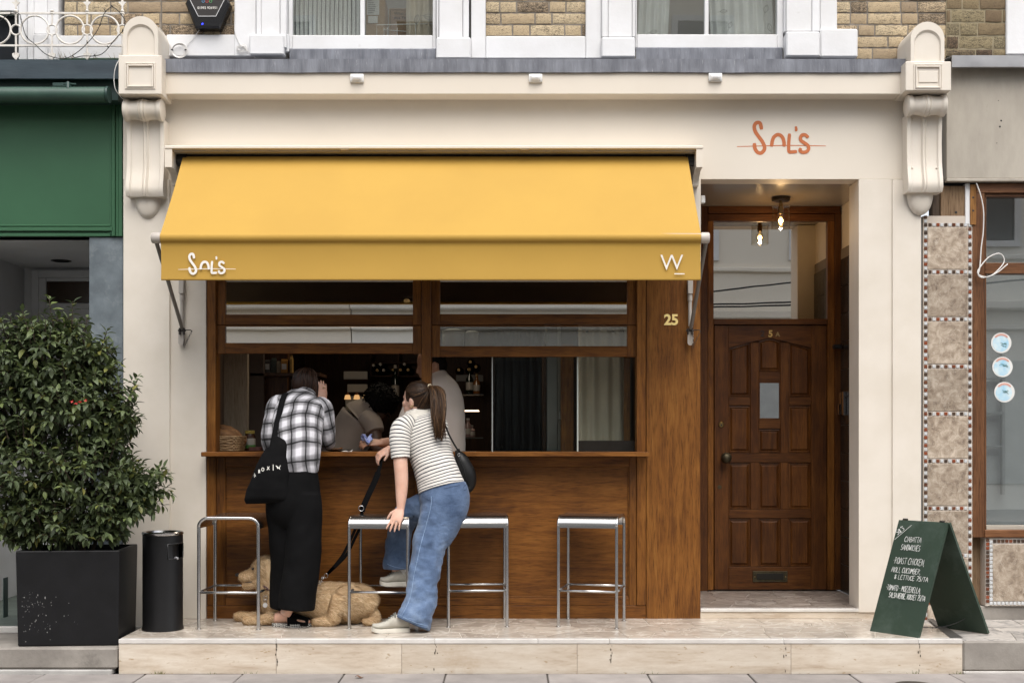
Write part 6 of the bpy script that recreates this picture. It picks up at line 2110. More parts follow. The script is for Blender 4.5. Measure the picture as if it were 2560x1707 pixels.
# ------------------------------------------------------------------ bar stools
def stool(label, corner, rot, first=[None]):
    """corner = place of the front left foot; rot about z"""
    Wd, Dp, Ht, rp, R = .375, .345, .712, .0105, .055
    if first[0] is None:
        t = thing('bar_stool', label, 'stool', (0, 0, 0), 'steel bar stools along the counter')
        def side(x):
            pts = [Vector((x, 0, .004)), Vector((x, 0, Ht - R - rp))]
            pts += [Vector((x, R - R * cos(a), Ht - R - rp + R * sin(a))) for a in [pi / 2 * q / 8 for q in range(1, 9)]]
            pts += [Vector((x, Dp - R + R * sin(a), Ht - R - rp + R * cos(a))) for a in [pi / 2 * q / 8 for q in range(0, 9)]]
            pts += [Vector((x, Dp, .004))]
            return pts
        for x in (0, Wd):
            MB().tube(side(x)[1:-1], rp, 10).build('side_frame', STEEL, t, smooth=180)
            for y in (0, Dp):
                m = MB().tube([Vector((x, y, .003)), Vector((x, y, Ht - R - rp + .002))], rp, 12)
                m.build('leg', STEEL, t, smooth=40)
                MB().lathe([(.001, 0), (.0155, 0), (.0155, .004), (.011, .006), (.001, .006)], (x, y, 0), 14).build('foot_cap', STEEL, t, smooth=30)
        # sheet seat between the side frames, rolled over front and back
        pr = [(-.002, Ht - .085), (-.004, Ht - R - rp)]
        pr = [(-rp + .002, Ht - .078)] + [(R - (R + rp - .002) * cos(a), Ht - R - rp + (R + rp - .002) * sin(a)) for a in [pi / 2 * q / 10 for q in range(11)]]
        pr += [(Dp - R + (R + rp - .002) * sin(a), Ht - R - rp + (R + rp - .002) * cos(a)) for a in [pi / 2 * q / 10 for q in range(11)]] + [(Dp + rp - .002, Ht - .078)]
        inn = [(R - (R + rp - .006) * cos(a), Ht - R - rp + (R + rp - .006) * sin(a)) for a in [pi / 2 * q / 10 for q in range(11)]]
        inn = [(-rp + .006, Ht - .078)] + inn + [(Dp - R + (R + rp - .006) * sin(a), Ht - R - rp + (R + rp - .006) * cos(a)) for a in [pi / 2 * q / 10 for q in range(11)]] + [(Dp + rp - .006, Ht - .078)]
        m = MB()
        vs_, n = [], len(pr)
        for x in (-.004, Wd + .004):
            vs_ += [Vector((x, a, b)) for a, b in pr] + [Vector((x, a, b)) for a, b in inn]
        fs = []
        for i in range(n - 1):
            fs += [(i, i + 1, 2 * n + i + 1, 2 * n + i), (n + i + 1, n + i, 3 * n + i, 3 * n + i + 1), (i, n + i, n + i + 1, i + 1), (2 * n + i + 1, 3 * n + i + 1, 3 * n + i, 2 * n + i)]
        fs += [(0, 2 * n, 3 * n, n), (n - 1, 2 * n - 1, 4 * n - 1, 3 * n - 1)]
        m.add(vs_, fs)
        m.build('seat', STEEL, t, smooth=30)
        zf = .232
        for p, q in (((0, 0), (Wd, 0)), ((0, Dp), (Wd, Dp)), ((0, 0), (0, Dp)), ((Wd, 0), (Wd, Dp))):
            MB().tube([Vector((*p, zf)), Vector((*q, zf))], .0085, 10).build('foot_rail', STEEL, t, smooth=180)
        first[0] = t
    else:
        src = first[0]
        t = src.copy()
        COL.objects.link(t)
        for ch in list(src.children):
            c = ch.copy()
            COL.objects.link(c)
            c.parent = t
        t['label'] = label
    t.location = corner
    t.rotation_euler = (0, 0, rot)
    WL[t] = Vector(corner)
    return t
def onfloor(px, py):
    k = ZC / (py - HY)
    Y = k * D * S - D
    return Vector(((px - CX) * k, Y, .0006))
s2 = stool('brushed steel bar stool gripped by the woman in stripes, left of her jeans', onfloor(873, 1571), radians(-5))
s3 = stool('brushed steel bar stool the woman in jeans leans her hip on', onfloor(1121, 1567.5), radians(3))
s4 = stool('unused brushed steel bar stool at the right beside the teak column', onfloor(1396, 1566), radians(-13))
s1 = stool('brushed steel bar stool turned sideways next to the black ash bin', onfloor(496, 1571) + Vector((.345, .0, 0)) , radians(90 - 2))
s1.location = onfloor(646, 1573) ; s1.rotation_euler = (0, 0, radians(88)); s1.scale = (1, 1.10, 1)

# ------------------------------------------------------------------ ash bin, planter
c = onfloor(407, 1572)
bn = thing('ash_bin', 'black cylindrical ash bin with a steel rim and a slot in its side', 'bin', c)
R_, H_ = .124, .615
N_ = 72
a0, a1 = radians(-62), radians(4)          # slot: from the front right round to the right
m = MB()
zs = [.0, .012, .03, .452, .545, .60]
vs_, fs = [], []
def rad(z): return R_ + (.004 if z < .02 else 0)
for z_ in zs:
    for j in range(N_):
        a = 2 * pi * j / N_
        vs_.append(c + Vector((cos(a) * rad(z_), sin(a) * rad(z_), z_)))
slot = set()
for i in range(len(zs) - 1):
    for j in range(N_):
        am = 2 * pi * (j + .5) / N_
        am = am - 2 * pi if am > pi else am
        if i == 3 and a0 < am < a1: slot.add(j); continue
        fs.append((i * N_ + j, i * N_ + (j + 1) % N_, (i + 1) * N_ + (j + 1) % N_, (i + 1) * N_ + j))
m.add(vs_, fs)
m.build('body', BLACKMETAL, bn, smooth=40)
js = sorted(slot, key=lambda j: ((j + N_ // 2) % N_))
ring = []
for z_ in (.452, .545):
    ring.append([c + Vector((cos(2 * pi * j / N_), sin(2 * pi * j / N_), 0)) * R_ * 1.0 + Vector((0, 0, z_)) for j in js + [(js[-1] + 1) % N_]])
m = MB()
edge = ring[0] + ring[1][::-1]
m.tube(edge, .0045, 6, closed=True)
m.build('slot_edge', BLACK, bn, smooth=180)
m = MB().lathe([(.098, .40), (.098, .59)], c, 36, caps=False)
m.lathe([(.001, .44), (.118, .44)], c, 36, caps=False)
m.build('liner', BLACK, bn, smooth=60)
MB().ell(c + Vector((.10, -.055, .452)), (.016, .014, .012), None, 9, 6).build('crumpled_foil', plain('foil', (.7, .7, .72), None, .3, .8), bn)
MB().lathe([(R_ + .001, .598), (R_ + .004, .602), (R_ + .004, .612), (R_ - .002, .618), (R_ - .012, .616), (R_ - .016, .604)], c, 48, caps=False).build('rim', STEEL, bn, smooth=40)
MB().lathe([(.001, .585), (R_ - .012, .60)], c, 40, caps=False).build('ash_tray', plain('ash_tray_dark', (.05, .048, .045), None, .4, .6), bn, smooth=60)

pw, pd_, ph = .61, .46, .575
pc = Vector((-2.69, -.60, SZ))
pln = thing('planter', 'large black square planter with white splashes on the grey step', 'planter', pc)
pr_ = Matrix.Rotation(radians(4), 3, 'Z')
m = MB()
z0, z1 = SZ + .002, SZ + ph
def corner_ring(wx, wy, z_): return [pc + pr_ @ Vector((sx * wx / 2, sy * wy / 2, 0)) + Vector((0, 0, z_ - SZ)) for sx, sy in ((-1, -1), (1, -1), (1, 1), (-1, 1))]
m.loft([corner_ring(pw - .03, pd_ - .03, z0), corner_ring(pw - .02, pd_ - .02, z0 + .006), corner_ring(pw, pd_, z1 - .006), corner_ring(pw - .006, pd_ - .006, z1), corner_ring(pw - .05, pd_ - .05, z1), corner_ring(pw - .06, pd_ - .06, z1 - .08)], (True, True))
m.build('box', PLANTER, pln)
m = MB()
m.sheet(lambda u, v: pc + pr_ @ Vector(((u - .5) * (pw - .056), (v - .5) * (pd_ - .056), 0)) + Vector((0, 0, ph - .05 + .02 * noise.noise(Vector((u * 6, v * 6, 2))))), 14, 10)
m.build('soil', SOIL, pln, smooth=60, kind='stuff')
sp = MB()
for q in range(85):
    u = abs(rng.gauss(0, .15)) + .015
    v = abs(rng.gauss(.22, .13))
    if u > .6 or v > .5: continue
    o = pc + pr_ @ Vector((-pw / 2 + u + .01, -pd_ / 2 - .0012 + .008 * (1 - v), 0)) + Vector((0, 0, v + .02))
    r = rng.uniform(.0006, .0022) * (1 if rng.random() < .85 else 1.6)
    st_ = rng.uniform(1, 3.2)
    n = 6
    sp.add([o + Vector((cos(2 * pi * k / n) * r, 0, sin(2 * pi * k / n) * r * st_)) for k in range(n)], [tuple(range(n))])
sp.build('paint_splash', plain('white_splash', (.30, .30, .29), None, .7), pln, kind='stuff', recalc=False)

# ------------------------------------------------------------------ shrub
sh = thing('shrub', 'bushy dark green evergreen shrub growing in the black planter', 'shrub', pc + Vector((0, 0, ph - .05)))
srng = random.Random(4)
base = pc + Vector((.02, 0, ph - .06))
YS = -.6
# crown lobes measured on the photo: (px, py, Y, rx px, ry px, depth m)
lobes = [(110, 905, -.62, 150, 125, .30), (30, 1010, -.55, 130, 150, .32), (190, 1010, -.66, 135, 135, .30), (250, 1085, -.60, 90, 120, .26), (70, 1160, -.68, 140, 140, .34), (215, 1200, -.72, 140, 130, .30),
         (345, 1215, -.66, 92, 95, .22), (110, 1290, -.70, 110, 70, .26), (285, 1290, -.70, 85, 65, .20), (-60, 1100, -.5, 120, 200, .3), (140, 830, -.58, 80, 70, .2), (30, 1270, -.64, 90, 90, .26), (35, 875, -.6, 115, 95, .26), (235, 900, -.62, 75, 95, .2), (300, 1030, -.62, 60, 90, .2), (190, 1325, -.70, 140, 48, .2), (60, 1335, -.66, 70, 40, .2), (365, 1225, -.62, 50, 55, .14)]
trunk_top = P(190, 1060, -.6)
br = MB()
br.tube([base, base + Vector((.01, 0, .2)), P(195, 1180, -.58), trunk_top, P(160, 950, -.58)], [.022, .019, .016, .012, .005], 8)
br.tube([base + Vector((-.06, .03, 0)), P(120, 1230, -.55), P(70, 1080, -.52), P(50, 950, -.52)], [.014, .011, .008, .003], 7)
br.tube([base + Vector((.06, -.02, 0)), P(270, 1260, -.62), P(330, 1190, -.62)], [.012, .009, .004], 7)
tips = []
for (px, py, yy, rx, ry, dep) in lobes:
    n = int(135 * (rx * ry) / (130 * 130)) + 8
    c = P(px, py, yy)
    k = kk(yy)
    for q in range(n):
        while True:
            v = Vector((srng.uniform(-1, 1), srng.uniform(-1, 1), srng.uniform(-1, 1)))
            if .35 < v.length < 1.0: break
        p = c + Vector((v.x * rx * k, v.y * dep, v.z * ry * k))
        if p.z < base.z + .04: continue
        d = (Vector((v.x, v.y * 1.1, v.z + .25))).normalized()
        tips.append((p, d))
for (px, py) in ((122, 740), (182, 752), (218, 790), (55, 775), (345, 965), (330, 1060), (425, 1195), (432, 1240), (305, 905), (0, 800), (270, 820), (350, 940)):
    p = P(px, py, -.62)
    tips.append((p, (p - P(170, 1050, -.6)).normalized()))
for p, d in tips:
    if p.x > X(345, -.6): continue
    b = p - d * srng.uniform(.05, .10) + Vector((0, 0, -.015))
    br.tube([b - d * .04 - Vector((0, 0, .015)), b, p], [.0045, .0035, .0018], 5, caps=False)
br.build('trunk', BARK, sh, smooth=180)
leaves = []
for p, d in tips:
    n = srng.randint(7, 11)
    ph0 = srng.uniform(0, 6)
    a = d.orthogonal().normalized()
    b = d.cross(a)
    for q in range(n):
        ang = ph0 + q * 2.4
        f = q / n
        out = (a * cos(ang) + b * sin(ang))
        ld = (d * (.15 + .75 * f) + out * (1.0 - .45 * f) + Vector((0, 0, -.12))).normalized()
        o = p - d * (.085 * (1 - f)) + out * .004
        leaves.append((o, ld, srng.uniform(.044, .080) * (1 - .25 * f), srng.uniform(-.5, .5)))
def leaf_shape(L_, droop):
    m = MB()
    prof = [(0, .004), (.12, .11), (.36, .225), (.58, .225), (.82, .125), (1.0, .004)]
    vs_ = []
    for t, w in prof:
        z_ = -droop * t * t * L_
        vs_ += [Vector((-w * L_, t * L_, z_ + .07 * L_ * (w / .19))), Vector((0, t * L_, z_)), Vector((w * L_, t * L_, z_ + .07 * L_ * (w / .19)))]
    fs = []
    for i in range(len(prof) - 1):
        fs += [(3 * i, 3 * i + 1, 3 * i + 4, 3 * i + 3), (3 * i + 1, 3 * i + 2, 3 * i + 5, 3 * i + 4)]
    return vs_, fs
def leaf_matrix(o, ld, roll):
    y = ld
    x = y.cross(Vector((0, 0, 1)))
    if x.length < 1e-3: x = Vector((1, 0, 0))
    x.normalize()
    z = x.cross(y)
    m = Matrix((x, y, z)).transposed().to_4x4() @ Matrix.Rotation(roll, 4, 'Y')
    m.translation = o
    return m
cam_v = Vector((0, -D, ZC))
leaves.sort(key=lambda l: (l[0] - cam_v).length - l[2] * 2)
lms = []
for q in range(3):
    vs_, fs = leaf_shape(1.0, (.12, .28, .45)[q])
    me = MB().add(vs_, fs).mesh('leaf', False, 180)
    me.materials.append(LEAF)
    lms.append(me)
for o, ld, L_, roll in leaves[:300]:
    place('leaf', srng.choice(lms), sh, leaf_matrix(o, ld, roll) @ Matrix.Diagonal((L_, L_, L_, 1)))
m = MB()
for o, ld, L_, roll in leaves[300:]:
    vs_, fs = leaf_shape(L_, srng.uniform(.1, .45))
    mt = leaf_matrix(o, ld, roll)
    m.add([mt @ v for v in vs_], fs)
m.build('foliage', LEAF_M, sh, smooth=180, kind='stuff', recalc=False)
fl = MB()
for px, py in ((181, 1003), (200, 1005), (214, 1000), (190, 1008)):
    c = P(px, py, -.95)
    for q in range(4):
        a = srng.uniform(0, 6.28)
        e = c + Vector((cos(a) * .014, -.006, sin(a) * .012))
        fl.add([c, c + Vector((-sin(a), 0, cos(a))) * .005, e, c - Vector((-sin(a), 0, cos(a))) * .005], [(0, 1, 2, 3)])
fl.build('red_blossom', RED, sh, recalc=False)

# ------------------------------------------------------------------ sandwich board
nb1, fb1 = onfloor(2296, 1594), onfloor(2174, 1578)
nb2, fb2 = onfloor(2474, 1581), onfloor(2350, 1563)
w_ = (fb1 - nb1 + fb2 - nb2) / 2; w_.z = 0; fb1, fb2 = nb1 + w_, nb2 + w_
topn = nb1 + (nb2 - nb1) * .43; topn.z = .69
topf = fb1 + (fb2 - fb1) * .43; topf.z = .69
sb = thing('sandwich_board', 'dark green folding chalkboard sign with white handwritten menu on the terrace edge', 'sign', (topn + topf) / 2 * 1.0 - Vector((0, 0, .69)))
def slab(a, b, c_, d_, th, name, mat, lift=0.0):
    """board with corners a (near foot), b (far foot), c_ (far top), d_ (near top)"""
    n = (b - a).cross(d_ - a).normalized()
    m = MB()
    m.loft([[a, b, c_, d_], [q + n * th for q in (a, b, c_, d_)]])
    return m.build(name, mat, sb), n
gap = (nb2 - nb1).normalized() * .012
w_ = (fb1 - nb1).normalized()
o1, n1 = slab(nb1, fb1, topf - gap, topn - gap, .018, 'front_board', CHALKBOARD)
o2, n2 = slab(nb2, fb2, topf + gap, topn + gap, -.018, 'back_board', CHALKBOARD)
m = MB()
ins = lambda p, q, r, s_, e: [p + (r - p) * e + (q - p) * e, q + (s_ - q) * e - (q - p) * e, s_ - (s_ - q) * e - (s_ - r) * e, r - (r - p) * e + (s_ - r) * e]
for q in (.1, .85):
    c = topn + (topf - topn) * q
    MB().tube([c + Vector((0, 0, .004)), c + (topf - topn) * .09 + Vector((0, 0, .004))], .007, 8).build('hinge', DARKIRON, sb)
e_ = (nb2 - nb1)
l1, l2 = nb1 + (topn - nb1) * .12 + w_ * .12, nb2 + (topn - nb2) * .12 + w_ * .12
m = MB().tube([l1 + (l2 - l1) * t - Vector((0, 0, .05 * 4 * t * (1 - t))) for t in [q / 10 for q in range(11)]], .0025, 6)
m.build('stay_cord', CABLE_B, sb)
# chalk writing: stroke letters, upper case
G = {
 'A': [[(0, 0), (.3, 1), (.62, 0)], [(.12, .36), (.5, .38)]], 'B': [[(.05, 0), (.05, 1)], [(.05, 1), (.45, .85), (.3, .55), (.05, .52)], [(.05, .52), (.52, .42), (.42, .05), (.05, 0)]],
 'C': [[(.55, .85), (.3, 1), (.05, .6), (.1, .12), (.35, 0), (.58, .14)]], 'D': [[(.05, 0), (.05, 1), (.4, .85), (.52, .4), (.3, .03), (.05, 0)]],
 'E': [[(.5, 1), (.06, .98), (.05, 0), (.52, .03)], [(.05, .52), (.4, .54)]], 'H': [[(.05, 0), (.06, 1)], [(.5, 0), (.5, 1)], [(.05, .5), (.5, .53)]],
 'I': [[(.1, 0), (.1, 1)]], 'K': [[(.05, 0), (.05, 1)], [(.5, 1), (.07, .45), (.52, 0)]], 'L': [[(.06, 1), (.05, 0), (.5, .03)]],
 'M': [[(0, 0), (.1, 1), (.33, .35), (.58, 1), (.66, 0)]], 'N': [[(.04, 0), (.06, 1), (.48, .03), (.5, 1)]], 'O': [[(.3, 1), (.06, .7), (.1, .15), (.34, 0), (.54, .35), (.48, .85), (.3, 1)]],
 'R': [[(.05, 0), (.05, 1)], [(.05, 1), (.48, .85), (.38, .55), (.06, .5)], [(.2, .5), (.55, 0)]], 'S': [[(.5, .88), (.3, 1), (.07, .8), (.2, .55), (.45, .4), (.46, .12), (.25, 0), (.03, .12)]],
 'T': [[(.0, .98), (.56, 1)], [(.28, 1), (.27, 0)]], 'U': [[(.05, 1), (.06, .2), (.27, 0), (.48, .2), (.5, 1)]], 'V': [[(.0, 1), (.26, 0), (.52, 1)]], 'W': [[(0, 1), (.15, 0), (.33, .7), (.5, 0), (.68, 1)]],
 'Z': [[(.03, .98), (.5, 1), (.03, 0), (.52, .03)]], '7': [[(.03, .95), (.5, 1), (.2, 0)]], '5': [[(.48, 1), (.1, .97), (.08, .58), (.4, .58), (.48, .2), (.25, 0), (.03, .1)]],
 '/': [[(0, -.1), (.4, 1.1)]], ',': [[(.1, .08), (.03, -.18)]], '.': [[(.06, .05), (.12, .02)]], "'": [[(.1, 1.1), (.07, .85)]], '"': [[(.06, 1.1), (.05, .88)], [(.2, 1.1), (.19, .88)]],
 '&': [[(.5, .05), (.1, .75), (.25, .95), (.38, .75), (.08, .25), (.22, .02), (.5, .4)]], '-': [[(.05, .5), (.3, .5)]], '*': [[(.05, .55), (.12, .5)]], '+': [[(.05, .4), (.3, .44)], [(.17, .6), (.18, .25)]],
}
WDT = {'I': .3, ' ': .42, ',': .3, '.': .3, "'": .25, '"': .35, 'M': .8, 'W': .84, '/': .52, '*': .35, '-': .45, '+': .5}
bw = (fb1 - nb1).length
bh = (topn - nb1).length
ux_ = (nb1 - fb1).normalized()
uz_ = (topn - nb1).normalized()
nrm = ux_.cross(uz_).normalized()
if nrm.y > 0: nrm = -nrm
uz_ = (uz_ - ux_ * uz_.dot(ux_)).normalized()
orig = topf - gap                       # top left corner of the written face
ck = MB()
crng = random.Random(9)
cnt = [0]
def bf(u, v, h): return orig + ux_ * u - uz_ * v + nrm * (.0011 + h)
def chalk(txt, u, v, h, slope=0.0, wd=.62, stroke=.0028, track=1.0):
    for ch in txt:
        for st_ in G.get(ch, []):
            pts = []
            for (a, b) in st_:
                x_ = u + (a * h * wd + b * h * .06) + crng.uniform(-.02, .02) * h
                y_ = v - b * h + crng.uniform(-.035, .035) * h + slope * (u + a * h * wd)
                pts.append((x_, -y_))
            if len(pts) > 2: pts = spline(pts, 3)
            cnt[0] += 1
            ribbon(ck, pts, stroke * crng.uniform(.75, 1.15), lambda p, q, hh: bf(p, -q, hh), .00004 * (cnt[0] % 12))
        u += WDT.get(ch, .66) * h * wd * track
    return u
# photo corner -> board coordinates through the board's own plane
def uv_of(px, py):
    ray = (P(px, py, 0.0) - cam_v)
    t = (orig - cam_v).dot(nrm) / ray.dot(nrm)
    q = cam_v + ray * t - orig
    return q.dot(ux_), -q.dot(uz_)
def line(txt, p0, p1, hpx, **kw):
    """write txt between two photo points (baseline ends)"""
    a, b = uv_of(*p0), uv_of(*p1)
    h = hpx * kk(-.7)
    n = sum(WDT.get(c, .66) for c in txt) * h
    wd = (b[0] - a[0]) / n
    chalk(txt, a[0], a[1], h, (b[1] - a[1]) / max(.01, b[0] - a[0]) * 1.0 if False else 0.0, wd, **kw)
def ln(txt, zx0, zy0, zx1, zy1, hz): line(txt, (2140 + zx0 / 3.357, 1240 + zy0 / 3.357), (2140 + zx1 / 3.357, 1240 + zy1 / 3.357), hz / 3.357)
ln('CIABATTA', 405, 380, 548, 380, 46)
ln('SANDWICHES', 375, 448, 540, 448, 48)
ln('*ROAST CHICKEN,', 312, 560, 578, 572, 54)
ln('AIOLI, CUCUMBER,', 296, 632, 545, 636, 44)
ln('& LETTUCE 75/TA', 320, 690, 606, 700, 38)
ln('*TOMATO - MOZZERELLA,', 250, 782, 545, 800, 46)
ln('SALSA VERDE, ROCKET 75/TA', 274, 845, 580, 862, 44)
ck.build('chalk_writing', CHALK, sb, recalc=False, kind='stuff')
# slanting name in the corner with its underline
ck = MB()
a_, b_2 = uv_of(2140 + 325 / 3.357, 1240 + 362 / 3.357), uv_of(2140 + 466 / 3.357, 1240 + 243 / 3.357)
ribbon(ck, [(a_[0], -a_[1]), (b_2[0], -b_2[1])], .0035, lambda p, q, hh: bf(p, -q, hh), 0)
o_u = uv_of(2140 + 350 / 3.357, 1240 + 326 / 3.357)
ang_ = atan2(a_[1] - b_2[1], b_2[0] - a_[0])
uu, vv_ = 0.0, 0
for ch in 'SOL"S':
    hgt = .040 if ch == 'S' and uu == 0 else .030
    for st_ in G[ch]:
        pts = []
        for (a, b) in st_:
            x_, y_ = uu + a * hgt * .62, b * hgt
            pts.append((o_u[0] + x_ * cos(ang_) - y_ * sin(ang_) * .9, -o_u[1] + x_ * sin(ang_) + y_ * cos(ang_)))
        cnt[0] += 1
        ribbon(ck, spline(pts, 3) if len(pts) > 2 else pts, .0032, lambda p, q, hh: bf(p, -q, hh), .00004 * (cnt[0] % 12))
    uu += (WDT.get(ch, .66)) * hgt * .62
ck.build('chalk_name', CHALK, sb, recalc=False)
# ------------------------------------------------------------------ people
def sec(px, py, Y, hw, dep):
    """section at a photo point: half width in photo pixels, half depth in metres"""
    return (P(px, py, Y), hw * kk(Y), dep)

def head(mb, c, face, r=.098, tilt=0.0):
    """skull, jaw, nose, ears and neck root; face = the direction the person looks"""
    f = Vector(face).normalized()
    u = Vector((0, 0, 1))
    s_ = f.cross(u).normalized()
    u = s_.cross(f).normalized()
    R = Matrix((s_, f, u)).transposed()
    c = Vector(c)
    mb.ell(c + u * .012 - f * .012, (r * .80, r * 1.0, r * 1.10), R, 20, 14)
    mb.ell(c - u * .050 + f * .030, (r * .60, r * .66, r * .74), R, 18, 12)
    mb.ell(c - u * .092 + f * .060, (r * .30, r * .30, r * .24), R, 12, 8)
    # nose, brow, lips
    mb.tube([c + f * .078 + u * .018, c + f * .098 - u * .012, c + f * .106 - u * .028, c + f * .090 - u * .036], [.008, .010, .0125, .009], 8)
    mb.ell(c + f * .074 + u * .026, (.046, .016, .012), R, 12, 8)
    mb.ell(c + f * .086 - u * .060, (.024, .010, .007), R, 12, 6)
    mb.ell(c + f * .084 - u * .071, (.022, .011, .008), R, 12, 6)
    for q in (-1, 1):
        mb.ell(c + s_ * q * .044 + f * .062 - u * .018, (.022, .02, .02), R, 10, 8)
        e = c + s_ * q * r * .79 - f * .012 - u * .012
        mb.ell(e, (.0085, .019, .031), R, 12, 8)
        mb.ell(e - u * .022 + s_ * q * .001, (.007, .011, .012), R, 8, 6)
    return R, s_, f, u

def strands(mb, roots, path, n_pts=7, r0=.0032, r1=.0012, seg=5):
    """path(root, t) -> point"""
    for q in roots:
        pts = [path(q, i / (n_pts - 1)) for i in range(n_pts)]
        mb.tube(pts, [r0 + (r1 - r0) * (i / (n_pts - 1)) ** 1.6 for i in range(n_pts)], seg)

# ---- woman in the plaid shirt, seen from behind, elbows on the counter
pA = thing('person', 'person with dark bobbed hair in a black and white plaid shirt and black wide trousers', 'person', onfloor(728, 1562))
hA = P(767, 966, -.03)
body = MB()
faceA = Vector((.55, .80, -.28))
RA, sA, fA, uA = head(body, hA, faceA, .088)
# neck and trunk (inside the clothes)
body.loft(limb([sec(770, 985, -.05, 21, .05), sec(764, 1000, -.11, 24, .055), sec(757, 1020, -.17, 40, .07), sec(748, 1060, -.24, 50, .09), sec(742, 1140, -.33, 46, .09), sec(738, 1200, -.36, 52, .10), sec(738, 1250, -.37, 50, .10)], n=18))
# arms
body.loft(limb([sec(696, 1014, -.20, 17, .042), sec(681, 1070, -.22, 15, .038), sec(676, 1112, -.20, 13, .034), sec(690, 1118, -.08, 12, .03), sec(712, 1116, .04, 10, .026)], ref=(1, 0, .3), n=14))
body.loft(limb([sec(806, 1022, -.18, 17, .042), sec(815, 1070, -.17, 15, .038), sec(817, 1104, -.10, 14, .034), sec(812, 1075, -.03, 12, .03), sec(806, 1030, .0, 10, .025), sec(804, 1008, .0, 9, .020)], ref=(1, 0, .3), n=14))
wr_ = P(806, 1006, -.03)
hand(body, wr_, (.02, .02, 1), (.75, -.62, .0), (-.6, -.6, .1), .165, (.02, .04, .06, .08), .10, .3, .05)
hand(body, P(716, 1114, .05), (.9, .35, .0), (0, -.2, 1), (0, 1, 0), .16, (.3, .3, .4, .4), .3, .5)
# legs and feet
body.loft(limb([sec(760, 1240, -.38, 34, .09), sec(757, 1370, -.40, 22, .06), sec(745, 1440, -.41, 21, .055), sec(722, 1515, -.42, 15, .042), sec(712, 1535, -.42, 14, .042)], n=14))
body.loft(limb([sec(702, 1240, -.34, 32, .09), sec(702, 1370, -.30, 22, .06), sec(704, 1450, -.28, 20, .055), sec(708, 1530, -.27, 14, .04)], n=14))
fz0 = onfloor(700, 1566)
fy = fz0.y
def foot(mb, heel, d, L_=.235, w=.042, base=.022):
    d = Vector(d).normalized()
    u = Vector((0, 0, 1))
    s_ = d.cross(u)
    rings = []
    for t, hw, h in ((.0, .018, .045), (.04, .029, .068), (.16, .033, .085), (.32, .033, .075), (.5, .036, .056), (.7, .043, .040), (.86, .043, .028), (.97, .030, .020), (1.0, .012, .012)):
        c = heel + d * t * L_ + u * (base + h / 2)
        rings.append([c + s_ * hw * cos(2 * pi * j / 14) + u * (h / 2) * sin(2 * pi * j / 14) for j in range(14)])
    mb.loft(rings)
fdA = Vector((.97, -.03, 0)).normalized()
heelA = Vector((X(684, fy), fy + .02, 0))
foot(body, heelA, fdA)
heelB = Vector((X(690, -.26), -.24, 0))
foot(body, heelB, (.97, .2, 0))
fuse(body, 'body', SKIN, pA, .0042, 5)
# finger ring
c = wr_ + Vector((.012, -.006, .098))
MB().tube([c + Vector((cos(a) * .0085, -sin(a) * .006, sin(a) * .0035)) for a in [2 * pi * q / 14 for q in range(14)]], .0013, 5, closed=True).build('finger_ring', BRASS, pA)
# shirt
sh_ = MB()
sh_.loft(limb([sec(741, 1176, -.36, 53, .125), sec(742, 1163, -.36, 56, .132), sec(743, 1130, -.345, 59, .135), sec(744, 1085, -.295, 62, .135), sec(746, 1050, -.245, 64, .13), sec(750, 1022, -.20, 63, .115), sec(755, 1003, -.165, 50, .095), sec(760, 994, -.135, 32, .072)],
               n=40, sub=6, wob=.008, wseed=1.0, wfreq=8), (True, True), uv=True)
sh_.loft(limb([sec(712, 1006, -.18, 20, .06), sec(694, 1014, -.19, 24, .066), sec(683, 1048, -.21, 23, .062), sec(676, 1085, -.22, 22, .058), sec(674, 1108, -.21, 21, .055), sec(680, 1120, -.14, 18, .048), sec(692, 1119, -.05, 16, .040), sec(705, 1117, .0, 15, .036)], ref=(1, 0, .4), n=24, sub=6, wob=.006, wseed=4, wfreq=11), (True, True), uv=True)
sh_.loft(limb([sec(790, 1010, -.17, 22, .062), sec(806, 1020, -.175, 26, .07), sec(813, 1050, -.175, 24, .064), sec(816, 1085, -.15, 23, .058), sec(818, 1105, -.11, 21, .052), sec(816, 1098, -.055, 19, .046), sec(811, 1062, -.02, 17, .038), sec(808, 1036, -.005, 15, .032)], ref=(1, 0, .4), n=24, sub=6, wob=.006, wseed=7, wfreq=11), (True, True), uv=True)
sh_.build('shirt', PLAID, pA, smooth=180)
cl_ = MB()
cl_.loft(limb([sec(760, 997, -.135, 32, .072), sec(763, 990, -.115, 27, .062), sec(765, 986, -.10, 26, .058)], n=30, sub=4, wob=.002), (False, False), uv=True)
cl_.build('collar', PLAID, pA, smooth=180)
# trousers: two wide legs and the seat
tr = MB()
tr.loft(limb([sec(743, 1158, -.355, 50, .115), sec(741, 1180, -.36, 54, .125), sec(737, 1225, -.365, 64, .14), sec(734, 1262, -.37, 69, .14), sec(735, 1290, -.375, 62, .12), sec(737, 1315, -.38, 46, .08)], n=36, wob=.004, wseed=2), (True, True))
tr.loft(limb([sec(764, 1235, -.385, 38, .115), sec(763, 1290, -.395, 42, .115), sec(760, 1350, -.40, 44, .11), sec(756, 1410, -.405, 45, .108), sec(749, 1460, -.41, 46, .11), sec(743, 1500, -.412, 46, .112), sec(741, 1522, -.412, 46, .114)], n=36, wob=.009, wseed=5, wfreq=7), (True, True))
tr.loft(limb([sec(704, 1235, -.34, 42, .11), sec(709, 1300, -.325, 40, .11), sec(714, 1370, -.31, 38, .105), sec(714, 1430, -.30, 38, .10), sec(711, 1490, -.295, 36, .10), sec(709, 1519, -.29, 35, .10)], n=32, wob=.009, wseed=8, wfreq=7), (True, True))
fuse(tr, 'trousers', BLACKCLOTH, pA, .007, 14)
